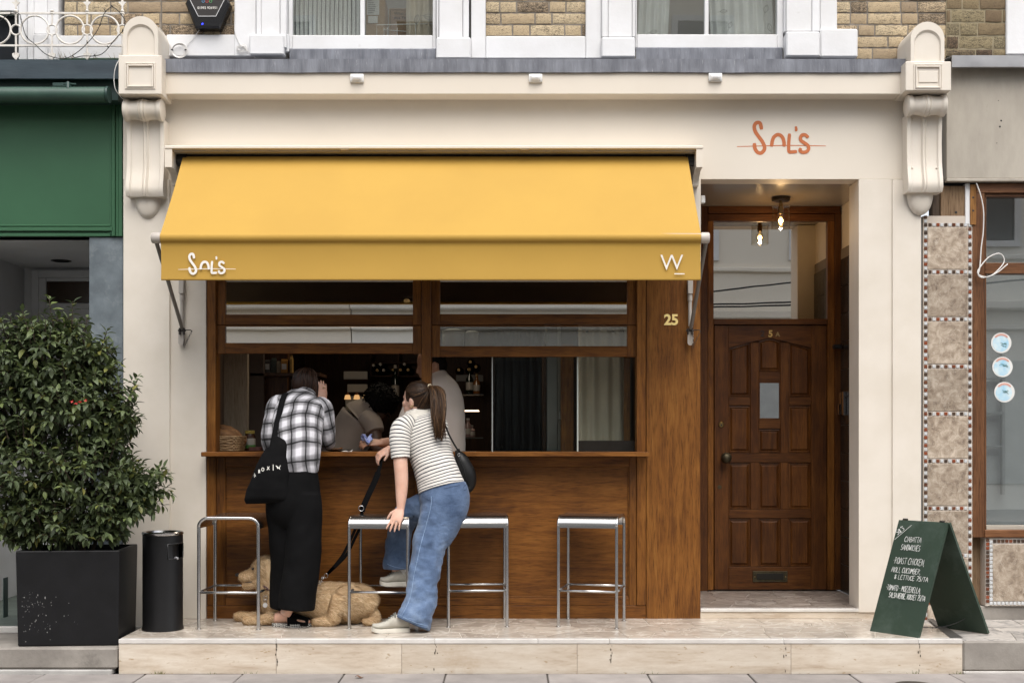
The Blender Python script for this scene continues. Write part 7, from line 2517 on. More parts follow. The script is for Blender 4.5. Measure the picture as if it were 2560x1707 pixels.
# slides with braided soles
def slide(heel, d):
    d = Vector(d).normalized()
    s_ = d.cross(Vector((0, 0, 1)))
    out = []
    for i in range(28):
        a = 2 * pi * i / 28
        x_, y_ = .128 * cos(a) + .118, .046 * sin(a) * (1 + .18 * cos(a))
        out.append(heel + d * x_ + s_ * y_)
    m = MB()
    m.prism_xy([(q.x, q.y) for q in out], .001, .022, .003)
    o = m.build('sole', BRAID, pA, smooth=30)
    m = MB()
    def fn(u, v):
        a = pi * u
        t = .098 + .135 * v
        hw = .047 - .006 * v
        h = .088 - .045 * v
        p = heel + d * t
        return p + s_ * hw * cos(a) + Vector((0, 0, .012 + (h - .0) * sin(a) ** .8))
    m.sheet(fn, 16, 8, (0, 0, -.003))
    m.build('strap', BLACKCLOTH, pA, smooth=60)
slide(heelA + fdA * -.005, fdA)
slide(heelB, (.97, .2, 0))
# bobbed hair
hr = MB()
cap = hA + uA * .016 - fA * .022
hr.ell(cap, (.080, .090, .098), RA, 24, 16)
hr.ell(cap - uA * .040 - fA * .016, (.062, .052, .064), RA, 20, 12)
def bob(q, t):
    a, l, k1 = q
    d0 = (sA * sin(a) - fA * cos(a))
    top = cap
    ang = t * 1.9
    if ang < 1.45:
        p = cap + d0 * (.088 * sin(ang)) * (1.0 if abs(sin(a)) < .6 else .94) + uA * (.102 * cos(ang))
    else:
        e = (ang - 1.45) / .45
        p = cap + d0 * (.0885 - .016 * e * e * l) + uA * (.013) - Vector((0, 0, 1)) * e * l * .150
    return p + d0 * .004 * sin(t * 5 + k1) + sA * .004 * sin(t * 4 + k1 * 2)
hrng = random.Random(2)
strands(hr, [(hrng.uniform(-2.1, 2.1), hrng.uniform(.7, 1.15), hrng.uniform(0, 6)) for _ in range(270)], bob, 11, .0055, .0016, 5)
hr.build('hair', HAIR_DK, pA, smooth=180)
m = MB()
for q in range(3): m.tube([cap + uA * .100 + sA * (.014 + .006 * q) - fA * .004, cap + uA * .095 + sA * (.030 + .005 * q) - fA * .010], .0012, 5)
m.build('hair_clip', plain('pale_clip', (.6, .55, .5), None, .3, .5), pA)

# tote bag on her shoulder
tb = thing('tote_bag', 'black cotton tote bag with white letters hanging from the plaid shoulder', 'bag', P(665, 1255, -.48))
m = MB()
yy = -.50
for off, w in ((0, 0), ):
    pts = [P(724, 984, -.14), P(714, 984, -.24), P(706, 1000, -.30), P(699, 1030, -.345), P(692, 1060, -.375), P(687, 1085, -.40), P(685, 1104, -.42)]
    pts = [Vector(q) for q in spline(pts, 5)]
    rings = []
    for i, p in enumerate(pts):
        w = .019 if i < len(pts) - 8 else .019 + .0
        t = (pts[min(i + 1, len(pts) - 1)] - pts[max(i - 1, 0)]).normalized()
        a = Vector((1, 0, 0)); a = (a - t * a.dot(t)).normalized(); b = t.cross(a)
        rings.append([p + a * w * cos(2 * pi * j / 10) + b * .005 * sin(2 * pi * j / 10) for j in range(10)])
    m.loft(rings)
pts = [Vector(q) for q in spline([P(732, 984, -.10), P(722, 982, -.2), P(712, 1000, -.29), P(704, 1035, -.335), P(697, 1070, -.37), P(696, 1100, -.40)], 5)]
m.tube(pts, .010, 8, squash=.3)
m.build('strap', BLACKWEB, tb, smooth=60)
m = MB()
m.loft(limb([sec(686, 1092, -.43, 9, .014), sec(690, 1104, -.44, 17, .022), sec(694, 1118, -.455, 25, .028), sec(689, 1140, -.465, 33, .034), sec(682, 1175, -.475, 42, .042), sec(675, 1210, -.48, 50, .05), sec(669, 1240, -.48, 54, .046), sec(668, 1252, -.48, 54, .030), sec(668, 1258, -.48, 50, .012)], n=40, sub=6, wob=.010, wseed=3, wfreq=9, p=2.6))
m.loft(limb([sec(694, 1108, -.43, 12, .012), sec(706, 1115, -.425, 11, .014), sec(714, 1122, -.42, 8, .012), sec(717, 1128, -.42, 4, .006)], ref=(.3, 0, 1), n=14, wob=.003))
bagmesh = m.build('bag_body', BLACKCLOTH, tb, smooth=180)
# letters follow the folded front
def bagpt(px, py):
    d = (P(px, py, -.5) - cam_v)
    best = None
    hit, loc, nn, idx = bagmesh.ray_cast(cam_v - WL[bagmesh], d.normalized())
    return (loc + WL[bagmesh] - d.normalized() * .0035) if hit else P(px, py, -.54)
def lay(name, pieces_, mat):
    """flat shapes in photo pixels pressed on to the bag"""
    m = MB()
    for poly in pieces_:
        m.add([bagpt(*q) for q in poly], [tuple(range(len(poly)))])
    return m.build(name, mat, tb, recalc=False)
def stroke_px(pts, w):
    out = []
    for (x0, y0), (x1, y1) in zip(pts, pts[1:]):
        dx, dy = x1 - x0, y1 - y0
        l = sqrt(dx * dx + dy * dy) or 1
        nx, ny = -dy / l * w / 2, dx / l * w / 2
        out.append([(x0 + nx, y0 + ny), (x1 + nx, y1 + ny), (x1 - nx, y1 - ny), (x0 - nx, y0 - ny)])
    return out
def zb_(pts): return [(500 + a / 3.733, 860 + b / 3.733) for a, b in pts]
LT = []
for st_ in ([(497, 1218), (511, 1240)], [(508, 1205), (519, 1233)], [(504, 1230), (515, 1218)],
            [(547, 1172), (548, 1203)], [(547, 1173), (557, 1172), (558, 1184), (548, 1188)], [(551, 1187), (560, 1201)],
            [(627, 1141), (648, 1172)], [(648, 1140), (625, 1173)], [(683, 1122), (683, 1178)]):
    LT += stroke_px(zb_(st_), 6 / 3.733)
oc, on = [], 14
for i in range(on):
    a, b = 2 * pi * i / on, 2 * pi * (i + 1) / on
    LT.append(zb_([(586 + 14 * cos(a), 1168 + 18 * sin(a)), (586 + 14 * cos(b), 1168 + 18 * sin(b)), (586 + 8.5 * cos(b), 1168 + 12 * sin(b)), (586 + 8.5 * cos(a), 1168 + 12 * sin(a))]))
lay('white_lettering', LT, OFFWHITE)
lay('leaping_emblem', [zb_(q) for q in ([(706, 1133), (714, 1132), (722, 1140), (716, 1146)], [(714, 1138), (726, 1142), (735, 1152), (730, 1158), (718, 1150)], [(722, 1152), (730, 1156), (726, 1162), (719, 1159)],
                                        [(730, 1148), (742, 1150), (748, 1168), (744, 1170), (738, 1158), (730, 1157)], [(738, 1150), (745, 1140), (749, 1128), (752, 1130), (747, 1144), (742, 1153)])], OFFWHITE)

# ---- woman in the striped top, leaning in on a stool
pB = thing('person', 'person with a long brown ponytail in a striped polo top, blue jeans and grey sneakers', 'person', onfloor(1010, 1578))
hB = P(1042, 1000, -.2)
body = MB()
faceB = Vector((-.84, .50, -.06))
RB, sB, fB, uB = head(body, hB, faceB, .101)
body.loft(limb([sec(1040, 1012, -.2, 23, .055), sec(1044, 1030, -.205, 24, .056), sec(1052, 1052, -.21, 40, .07), sec(1066, 1100, -.24, 48, .09), sec(1086, 1180, -.29, 44, .09), sec(1106, 1235, -.32, 50, .10), sec(1110, 1270, -.33, 50, .11)], n=18))
body.loft(limb([sec(1006, 1082, -.33, 18, .045), sec(1001, 1140, -.37, 18, .045), sec(1003, 1180, -.395, 17.3, .042), sec(1004, 1215, -.41, 16, .038), sec(1003, 1245, -.427, 13.5, .031), sec(1002, 1262, -.438, 11, .024), sec(1001, 1276, -.447, 9.5, .018)], n=18))
s2z = .712
hw_ = P(1001, 1272, -.445)
hand(body, hw_, (-.22, -.30, -.62), (-.10, -.93, .35), (-1, .15, -.15), .178, (.0, .02, .05, .12), .16, .75, .16)
body.loft(limb([sec(1070, 1078, -.10, 18, .045), sec(1035, 1115, -.10, 17, .042), sec(1005, 1135, -.11, 15, .036), sec(985, 1130, -.15, 12.5, .030), sec(972, 1122, -.185, 11, .024)], ref=(.6, 0, 1), n=16))
hand(body, P(972, 1121, -.187), (-.72, -.25, -.52), (-.45, -.55, .7), (-.2, .2, -1), .165, (.35, .5, .6, .7), .55, .7, .12)
# legs
body.loft(limb([sec(1100, 1250, -.34, 44, .11), sec(1078, 1340, -.40, 32, .085), sec(1058, 1420, -.47, 24, .06), sec(1042, 1500, -.53, 20, .05), sec(1020, 1555, -.575, 13, .036)], n=16))
body.loft(limb([sec(1092, 1255, -.26, 36, .09), sec(1020, 1285, -.20, 26, .07), sec(992, 1330, -.17, 20, .05), sec(992, 1440, -.17, 11, .034)], n=16))
fuse(body, 'body', SKIN, pB, .0042, 5)
# sock and shoes
def sneaker(toe, heel, zbase, sock=.115):
    d = (toe - heel); d.z = 0
    L_ = d.length
    d.normalize()
    s_ = d.cross(Vector((0, 0, 1)))
    up_ = Vector((0, 0, 1))
    b0 = Vector((heel.x, heel.y, zbase))
    part = part_empty('sneaker', pB, b0)
    prof = [(-.02, .026), (.03, .034), (.15, .036), (.35, .035), (.55, .041), (.75, .047), (.9, .042), (.99, .026), (1.02, .008)]
    pr = spline(prof, 4)
    m = MB()
    rings = []
    for t, w in pr:
        spring = .012 * max(0, (t - .72) / .3) ** 2
        c = b0 + d * L_ * t
        rings.append([c + s_ * w * sx + up_ * z_ for sx, z_ in ((-1, .001 + spring), (-1.03, .015 + spring), (-1, .027 + spring * .8), (1, .027 + spring * .8), (1.03, .015 + spring), (1, .001 + spring))])
    m.loft(rings)
    m.build('sole', SOLE, part, smooth=50)
    m = MB()
    up2 = [(-.01, .026, .085), (.06, .031, .098), (.16, .033, .095), (.30, .034, .088), (.45, .036, .076), (.6, .040, .052), (.75, .044, .038), (.88, .040, .030), (.97, .026, .026), (1.0, .010, .018)]
    rings = []
    for t, w, h in spline(up2, 4):
        c = b0 + d * L_ * t + up_ * (.024 + .010 * max(0, (t - .72) / .3) ** 2)
        r = []
        for j in range(20):
            a = 2 * pi * j / 20
            ca, sa = cos(a), sin(a)
            r.append(c + s_ * w * .98 * (abs(ca) ** .8) * (1 if ca > 0 else -1) + up_ * (h * .5 + h * .5 * (abs(sa) ** .85) * (1 if sa > 0 else -1)))
        rings.append(r)
    m.loft(rings)
    m.build('upper', SHOE, part, smooth=180)
    m = MB()
    for q in range(5):
        t = .38 + q * .065
        hq = .024 + (.083 - (t - .34) * .165) + .0125
        c = b0 + d * L_ * t + up_ * (hq - .004)
        m.tube([c - s_ * .028 - up_ * .016, c - s_ * .012 + up_ * .004, c + s_ * .012 + d * .008 + up_ * .004, c + s_ * .028 + d * .012 - up_ * .016], .0036, 6)
    c = b0 + d * L_ * .36 + up_ * .112
    for a in (-1, 1): m.tube([c, c + s_ * a * .02 + up_ * .008, c + s_ * a * .034 - up_ * .008 + d * .01, c + s_ * a * .012 + d * .012], .0024, 6)
    m.build('lace', plain('grey_lace', (.20, .20, .18)), part, smooth=180)
    m = MB().tube([b0 + d * L_ * .13 + up_ * .07, b0 + d * L_ * .15 + up_ * sock], [.032, .033], 16)
    m.build('sock', SOCK, part, smooth=60)
    return part
t_, h_ = onfloor(930, 1568), onfloor(1024, 1572)
sneaker(Vector((X(931, -.60), -.61, 0)), Vector((X(1022, -.565), -.565, 0)), .001)
# raised foot on the back rail of the second stool
zr_ = Z(1463, -.20)
zr_ = .232 + .0085 + .001
sneaker(Vector((X(950, -.21), -.20, 0)), Vector((X(1016, -.15), -.165, 0)), zr_, .15)
# jeans
jn = MB()
jn.loft(limb([sec(1106, 1212, -.325, 58, .118), sec(1109, 1232, -.33, 62, .128), sec(1112, 1258, -.335, 62, .135), sec(1106, 1285, -.35, 58, .13), sec(1098, 1315, -.37, 50, .115), sec(1085, 1342, -.39, 46, .10)], ref=(1, 0, .33), n=36, wob=.005, wseed=2), (True, True))
jn.loft(limb([sec(1106, 1270, -.35, 54, .12), sec(1092, 1315, -.38, 49, .108), sec(1075, 1360, -.42, 43, .095), sec(1064, 1405, -.46, 40, .09), sec(1061, 1435, -.485, 38, .087), sec(1056, 1470, -.51, 37, .087), sec(1050, 1505, -.535, 39.5, .092), sec(1038, 1540, -.555, 43.5, .10), sec(1030, 1559, -.565, 45, .102)], ref=(1, 0, -.36), n=40, sub=7, wob=.017, wseed=5, wfreq=10), (True, True))
jn.loft(limb([sec(1086, 1262, -.27, 40, .10), sec(1045, 1272, -.22, 38, .09), sec(1016, 1290, -.185, 34, .085), sec(1001, 1325, -.165, 31, .08), sec(995, 1365, -.16, 32, .078), sec(992, 1400, -.165, 34, .08), sec(992, 1421, -.165, 35, .082)], ref=(1, 0, .25), n=32, sub=7, wob=.014, wseed=9, wfreq=11), (True, True))
fuse(jn, 'jeans', DENIM, pB, .006, 4)
# stitched seam, hems, back pocket
m = MB()
jobj = [o for o in pB.children if o.name.startswith('jeans')][0]
def onjean(px, py, lift=.001):
    d = (P(px, py, -.3) - cam_v).normalized()
    hit, loc, nn, idx = jobj.ray_cast(cam_v - WL[jobj], d)
    return loc + WL[jobj] - d * lift if hit else None
def seam(lst, r, mat, name):
    pts = [onjean(*q) for q in spline(lst, 8)]
    pts = [p for p in pts if p]
    if len(pts) > 2: MB().tube(pts, r, 5).build(name, mat, pB, smooth=180)
PALE = plain('worn_denim_seam', (.24, .33, .47), (.14, .21, .33), .9, scale=60, bump=0)
DKST = plain('dark_denim_stitch', (.05, .08, .15), None, .9, bump=0)
seam([(1078, 1240), (1077, 1265), (1066, 1310), (1052, 1360), (1042, 1405), (1034, 1440), (1030, 1470), (1021, 1505), (1004, 1538)], .0024, PALE, 'side_seam')
seam([(990, 1537), (1010, 1549), (1040, 1562), (1069, 1571)], .0022, DKST, 'hem_stitch')
seam([(990, 1531), (1012, 1544), (1042, 1557), (1070, 1564)], .0018, PALE, 'hem_stitch')
seam([(968, 1409), (985, 1416), (1015, 1422)], .0018, PALE, 'hem_stitch')
seam([(1110, 1221), (1130, 1216), (1150, 1212)], .0020, DKST, 'waist_stitch')
seam([(1158, 1219), (1162, 1213), (1168, 1210), (1166, 1222), (1160, 1224)], .0020, DKST, 'pocket_stitch')
seam([(1055, 1238), (1066, 1246), (1077, 1251)], .0018, DKST, 'pocket_stitch')
# striped top
st_ = MB()
st_.loft(limb([sec(1104, 1221, -.325, 61, .128), sec(1099, 1202, -.315, 58, .126), sec(1089, 1172, -.30, 54.5, .122), sec(1078, 1138, -.275, 55, .122), sec(1067, 1102, -.25, 59, .122), sec(1057, 1074, -.23, 64, .12), sec(1050, 1054, -.215, 54, .10), sec(1047, 1045, -.21, 42, .086)], ref=(1, 0, .33), n=44, sub=7, wob=.0065, wseed=11, wfreq=8), (True, True), uv=True)
st_.build('striped_top', STRIPE, pB, smooth=180)
sl = MB()
sl.loft(limb([sec(1028, 1060, -.27, 24, .07), sec(1008, 1070, -.31, 28, .074), sec(1001, 1092, -.34, 27, .068), sec(1000, 1118, -.36, 25, .062), sec(1001, 1145, -.372, 23.5, .059)], n=30, sub=7, wob=.004, wseed=3, wfreq=10), (True, False), uv=True)
sl.loft(limb([sec(1068, 1066, -.16, 24, .07), sec(1062, 1084, -.10, 24, .066), sec(1040, 1112, -.095, 22, .06)], ref=(.6, 0, 1), n=24, sub=6), (True, True), uv=True)
sl.build('sleeve', STRIPE, pB, smooth=180)
co = MB()
WHITEKNIT = plain('ecru_knit_collar', (.70, .665, .60), (.62, .585, .52), .9, scale=40, bump=.4, bscale=400)
def colf(u, v):
    a = 2 * pi * u
    c = P(1041 + 7 * v, 1022 + 23 * v, -.2 - .008 * v)
    k = kk(-.2)
    rx, ry = (27.5 + 19 * v - 4 * v * v) * k, .066 + .034 * v
    p = c + Vector((rx * cos(a), ry * sin(a), .33 * rx * cos(a) * -.0))
    p.z += .024 * cos(a) + (.006 if v < .2 else 0)
    return p
co.sheet(colf, 30, 6, (0, 0, -.0015))
co.build('collar', WHITEKNIT, pB, smooth=180)
# hair: combed cap, tie and ponytail
tie = P(1074, 968, -.262)
cap = hB + uB * .020 - fB * .020
hr = MB()
hr.ell(cap, (.0865, .0985, .1065), RB, 24, 16)
hr.ell(cap - uB * .035 - fB * .026, (.072, .062, .066), RB, 20, 12)
hrng = random.Random(6)
roots = []
for q in range(480):
    a = hrng.uniform(-1.0, 1.0)
    e = hrng.uniform(-.6, 1.45)
    roots.append((a, e, hrng.uniform(0, 6)))
tl = RB.transposed() @ (tie - cap)
def comb(q, t):
    a, e, k1 = q
    sgn = 1 if a >= 0 else -1
    ph_ = sgn * (.15 + 1.65 * abs(a))            # where the strand leaves the hairline, round from the brow
    e0 = 1.05 * (1 - abs(a)) ** .8 + .10 * sin(k1) - .35 * abs(a)
    en = tl.normalized()
    e1 = math.asin(max(-1, min(1, en.z)))
    ph2 = sgn * (pi - .02)
    if abs(a) > .8: ph_, e0 = sgn * (1.75 + (abs(a) - .8) * 6.2), -.98 + .1 * sin(k1)
    f_ = t ** .95
    pa_, el = ph_ + (ph2 - ph_) * f_, e0 + (e1 - e0) * f_ + .28 * sin(pi * f_) * (e - .3) * .8
    v = Vector((sin(pa_) * cos(el), cos(pa_) * cos(el), sin(el)))
    lift = 1.0 + .012 * sin(k1 * 3)
    p = Vector((v.x * .0885, v.y * .1005, v.z * .1085)) * lift
    if t > .86: p = p * (1 - (t - .86) / .14) + tl * .99 * ((t - .86) / .14)
    return cap + RB @ p
strands(hr, roots, comb, 11, .0034, .0030, 5)
hr.build('combed_hair', HAIR_BR2, pB, smooth=180)
pt_ = MB()
spine = [Vector(q) for q in spline([tie, P(1085, 966, -.288), P(1094, 984, -.315), P(1097, 1012, -.350), P(1098, 1042, -.375), P(1100, 1070, -.385), P(1105, 1098, -.39)], 6)]
def tail(q, t):
    a, rr_, k1, ln_ = q
    i = min(t * (len(spine) - 1) * ln_, len(spine) - 1.001)
    j = min(int(i), len(spine) - 2)
    c = spine[j] + (spine[j + 1] - spine[j]) * (i - j)
    w = (.011 + .040 * min(1, t * 2.6) * (1 - .55 * t ** 3)) * rr_
    sway = (.013 * sin(t * 5.2 + k1) + .010 * sin(t * 4.4 + .8)) * t
    return c + Vector((cos(a) * w + sway, sin(a) * w * .65 - .008 * t, .012 * sin(a) * t))
strands(pt_, [(hrng.uniform(0, 2 * pi), sqrt(hrng.random()), hrng.uniform(0, 6), hrng.uniform(.6, 1.04)) for _ in range(320)], tail, 12, .0036, .0012, 5)
pt_.build('ponytail', HAIR_BR, pB, smooth=180)
tv = (spine[2] - spine[0]).normalized()
a_ = tv.orthogonal().normalized(); b_ = tv.cross(a_)
MB().tube([tie + tv * .006 + (a_ * cos(t) + b_ * sin(t)) * .0165 for t in [2 * pi * q / 18 for q in range(18)]], .0055, 7, closed=True).build('hair_tie', plain('cream_scrunchie', (.62, .52, .36)), pB, smooth=180)
# earring on the near ear
c = P(1016.5, 1016, -.295)
ear = hB - sB * .101 * .79 - fB * .012 - uB * .038 if (hB - sB * .08).y < (hB + sB * .08).y else hB + sB * .101 * .79 - fB * .012 - uB * .038
MB().tube([ear + fB * cos(t) * .0085 + uB * sin(t) * .0085 for t in [2 * pi * q / 18 for q in range(18)]], .0035, 6, closed=True).build('earring', plain('gold_hoop', (.8, .6, .3), None, .2, 1.0), pB, smooth=180)
c = hw_ + Vector((-.022, -.055, -.075))
MB().tube([c + Vector((cos(t) * .0095, sin(t) * .009, .001 * sin(t))) for t in [2 * pi * q / 14 for q in range(14)]], .0014, 5, closed=True).build('finger_ring', plain('silver_ring', (.8, .8, .8), None, .2, 1.0), pB)

# shoulder bag
sg = thing('shoulder_bag', 'black leather shoulder bag on the hip of the striped top', 'bag', P(1165, 1222, -.24))
pts = [Vector(q) for q in spline([P(1040, 1062, -.12), P(1072, 1048, -.15), P(1098, 1050, -.26), P(1112, 1062, -.335), P(1122, 1085, -.345), P(1134, 1108, -.335), P(1148, 1130, -.30)], 6)]
MB().tube(pts, .011, 8, squash=.3).build('strap', BLACKLEATHER, sg, smooth=60)
m = MB()
m.tube([P(1146, 1122, -.30), P(1151, 1138, -.285)], .0075, 8)
m.build('strap_loop', BLACKLEATHER, sg, smooth=60)
MB().tube([P(1147, 1136, -.305) + Vector((cos(t) * .009, -.004, sin(t) * .008)) for t in [2 * pi * q / 14 for q in range(14)]], .002, 5, closed=True).build('ring', STEEL, sg, smooth=180)
m = MB()
m.loft(limb([sec(1140, 1126, -.26, 3, .012), sec(1148, 1138, -.265, 13, .032), sec(1157, 1158, -.265, 20, .05), sec(1166, 1185, -.26, 23.5, .062), sec(1171, 1208, -.255, 20, .055), sec(1171, 1224, -.25, 11, .03), sec(1170, 1230, -.25, 4, .01)], ref=(1, 0, .45), n=28, wob=.002))
m.build('pouch', BLACKLEATHER, sg, smooth=180)
m = MB()
m.tube([P(1141, 1128, -.315), P(1150, 1148, -.33), P(1160, 1172, -.334), P(1168, 1200, -.325)], .0022, 6)
m.build('zip', plain('zip_dark', (.03, .03, .03), None, .3, .6), sg, smooth=180)

# leash from her hand to the dog
ls_ = thing('dog_leash', 'black webbing dog leash running from her hand behind the stool to the dog', 'leash', onfloor(860, 1555))
pts = [Vector(q) for q in spline([P(953, 1139, -.215), P(951, 1160, -.22), P(945, 1182, -.225), P(936, 1205, -.225), P(922, 1235, -.225), P(910, 1262, -.22), P(905, 1278, -.215)], 6)]
rings = []
for i, p in enumerate(pts):
    t = (pts[min(i + 1, len(pts) - 1)] - pts[max(i - 1, 0)]).normalized()
    a = Vector((1, 0, 0)); a = (a - t * a.dot(t)).normalized(); b = t.cross(a)
    w = (.012 if i < 12 else .019)
    rings.append([p + a * w * cx_ + b * .0035 * cy_ for cx_, cy_ in ((-1, -1), (1, -1), (1, 1), (-1, 1))])
MB().loft(rings).build('handle', BLACKWEB, ls_, smooth=40)
c = P(903, 1270, -.225)
MB().tube([c + Vector((cos(t) * .017, -.004, sin(t) * .017)) for t in [2 * pi * q / 18 for q in range(18)]], .0026, 6, closed=True).build('ring', STEEL, ls_, smooth=180)
for dx, nm in ((0, 0), (9, 1)):
    pts = [Vector(q) for q in spline([P(906, 1276, -.215), P(893 + dx, 1310, -.19), P(878 + dx, 1345, -.17), P(858 + dx, 1385, -.16), P(838 + dx * .5, 1412, -.16), P(818, 1434, -.16)], 6)]
    rings = []
    for i, p in enumerate(pts):
        t = (pts[min(i + 1, len(pts) - 1)] - pts[max(i - 1, 0)]).normalized()
        a = Vector((1, 0, 0)); a = (a - t * a.dot(t)).normalized(); b = t.cross(a)
        rings.append([p + a * .0095 * cx_ + b * .0025 * cy_ for cx_, cy_ in ((-1, -1), (1, -1), (1, 1), (-1, 1))])
    MB().loft(rings).build('strap', BLACKWEB, ls_, smooth=40)
c = P(815, 1438, -.165)
m = MB().tube([c + Vector((cos(t) * .012, -.003, sin(t) * .015)) for t in [2 * pi * q / 16 for q in range(16)]], .0026, 6, closed=True)
m.tube([c + Vector((-.010, 0, -.010)), c + Vector((-.035, -.002, -.026))], [.006, .0045], 7)
m.build('clip', STEEL, ls_, smooth=180)

# ---- man in the oatmeal tee behind the counter, leaning to the left
pC = thing('person', 'person with short dark hair and beard in an oatmeal tee behind the counter', 'person', (X(1090, .45), .45, -.02))
hC = P(1076, 912, .42)
body = MB()
faceC = Vector((-.92, -.30, -.25))
RC, sC, fC, uC = head(body, hC, faceC, .104)
body.loft(limb([sec(1082, 925, .43, 24, .06), sec(1092, 945, .42, 26, .06), sec(1100, 975, .41, 44, .09), sec(1102, 1060, .42, 48, .1), sec(1104, 1150, .45, 46, .1), sec(1106, 1300, .5, 44, .1), sec(1106, 1500, .5, 30, .08)], n=18))
body.loft(limb([sec(1050, 985, .36, 20, .05), sec(1015, 1060, .27, 18, .045), sec(990, 1104, .18, 16, .04), sec(968, 1106, .11, 13, .032), sec(950, 1107, .07, 11, .025)], ref=(.6, 0, 1), n=16))
hand(body, P(951, 1107, .07), (-.9, -.2, .05), (.05, -.55, .8), (-.1, .3, 1), .185, (.3, .4, .5, .6), .55, .5, .08)
fuse(body, 'body', SKIN_T, pC, .006, 4)
m = MB()
m.loft(limb([sec(1112, 1200, .45, 54, .13), sec(1111, 1125, .44, 52, .13), sec(1108, 1050, .42, 54, .135), sec(1103, 1000, .41, 55, .13), sec(1097, 965, .41, 46, .11), sec(1093, 943, .42, 30, .075), sec(1091, 936, .425, 26, .065)], n=36, sub=6, wob=.009, wseed=3, wfreq=7))
m.loft(limb([sec(1064, 968, .38, 26, .07), sec(1042, 1000, .33, 29, .075), sec(1022, 1040, .28, 26, .066), sec(1012, 1062, .25, 24, .06)], ref=(.6, 0, 1), n=24, sub=6, wob=.005))
m.build('tee', CREAMTEE, pC, smooth=180)
m = MB()
cap = hC + uC * .022 - fC * .020
m.ell(cap + uC * .01, (.088, .100, .100), RC, 22, 14)
m.ell(cap - uC * .035 - fC * .03, (.080, .07, .075), RC, 18, 10)
strands(m, [(hrng.uniform(-2.2, 2.2), hrng.uniform(.2, .4), hrng.uniform(0, 6)) for _ in range(90)], lambda q, t: cap + (sC * sin(q[0]) - fC * cos(q[0])) * .095 * sin(.2 + t * 1.3) + uC * (.012 + .106 * cos(.2 + t * 1.3)), 7, .004, .002)
m.build('hair', HAIR_BK, pC, smooth=180)
m = MB()
for q in range(150):
    a = hrng.uniform(-1.2, 1.2)
    p = hC + fC * (.075 * cos(a) + .012) + sC * .066 * sin(a) - uC * hrng.uniform(.062, .108)
    m.tube([p, p + (fC * cos(a) + sC * sin(a)) * .010 - uC * .010], [.003, .001], 4)
m.build('beard', HAIR_BK, pC, smooth=180)
np_ = P(918, 1097, .04)
m = MB()
m.sheet(lambda u, v: np_ + Vector(((u - .5) * .07 + .01 * sin(v * 7), .02 * sin(u * 6 + v * 3) - .02, (v - .5) * .055 + .014 * sin(u * 8) + .008 * sin(v * 11))), 12, 10, (0, .0012, 0))
m.build('blue_napkin', NAPKIN, label='crumpled blue and white cloth held by the hand resting on the counter', cat='cloth', smooth=180)
# ---- bending man in the taupe tee
pD = thing('person', 'person with black hair in a taupe tee bending over behind the counter', 'person', (X(880, .6), .6, -.02))
hD = P(950, 1012, .62)
body = MB()
RD_, sD, fD, uD = head(body, hD, Vector((.75, .25, -.62)), .102)
body.loft(limb([sec(946, 1018, .62, 22, .055), sec(930, 1030, .62, 26, .06), sec(905, 1054, .62, 36, .075), sec(872, 1100, .62, 44, .09), sec(850, 1160, .64, 50, .1), sec(848, 1300, .7, 44, .1), sec(848, 1520, .7, 30, .08)], n=18))
body.loft(limb([sec(928, 1050, .52, 15, .04), sec(938, 1085, .46, 16, .04), sec(946, 1120, .42, 15, .04), sec(985, 1124, .36, 12, .03)], n=16))
hand(body, P(985, 1124, .36), (.9, -.2, 0), (0, -.2, 1), (0, 1, 0), .18, (.3, .3, .4, .4), .4)
fuse(body, 'body', SKIN_D, pD, .007, 4)
m = MB()
m.loft(limb([sec(846, 1180, .64, 50, .13), sec(860, 1125, .63, 53, .135), sec(879, 1085, .62, 54, .135), sec(900, 1053, .62, 54, .13), sec(921, 1036, .62, 46, .115), sec(936, 1026, .62, 38, .095)], ref=(.7, 0, .7), n=34, sub=6, wob=.008, wseed=6, wfreq=7))
m.loft(limb([sec(914, 1044, .54, 25, .07), sec(930, 1058, .50, 26, .068), sec(938, 1080, .47, 23, .06)], n=22, sub=6, wob=.004))
m.build('tee', GREYTEE, pD, smooth=180)
m = MB()
cap = hD + uD * .03 - fD * .02
m.ell(cap, (.112, .118, .112), RD_, 22, 14)
for q in range(420):
    v = Vector((hrng.gauss(0, 1), hrng.gauss(0, 1), hrng.gauss(.3, 1))).normalized()
    p = cap + RD_ @ Vector((v.x * .115, v.y * .12, v.z * .115))
    n_ = RD_ @ v
    m.tube([p, p + n_ * .006 + Vector((hrng.uniform(-.01, .01),) * 3), p + n_ * .004 + Vector((hrng.uniform(-.016, .016), 0, -.012))], [.006, .006, .003], 5)
m.build('curly_hair', HAIR_BK, pD, smooth=180)

# ------------------------------------------------------------------ the dog
dg_ = thing('dog', 'golden curly haired dog lying behind the stools against the counter', 'dog', (X(760, -.2), -.2, 0))
DY_ = -.19
b = MB()
def ds(px, py, Y, hw, dep): return (P(px, py, Y), hw * kk(Y), dep)
F = lambda px, py, Y: P(px, py, Y)
# trunk: from chest to rump
b.loft(limb([ds(662, 1492, DY_, 38, .085), ds(690, 1498, DY_, 52, .12), ds(745, 1505, DY_, 51, .13), ds(810, 1507, DY_, 52, .13), ds(865, 1508, DY_, 51, .13), ds(905, 1510, DY_, 48, .125), ds(932, 1522, DY_, 30, .085)], ref=(0, 0, 1), n=24))
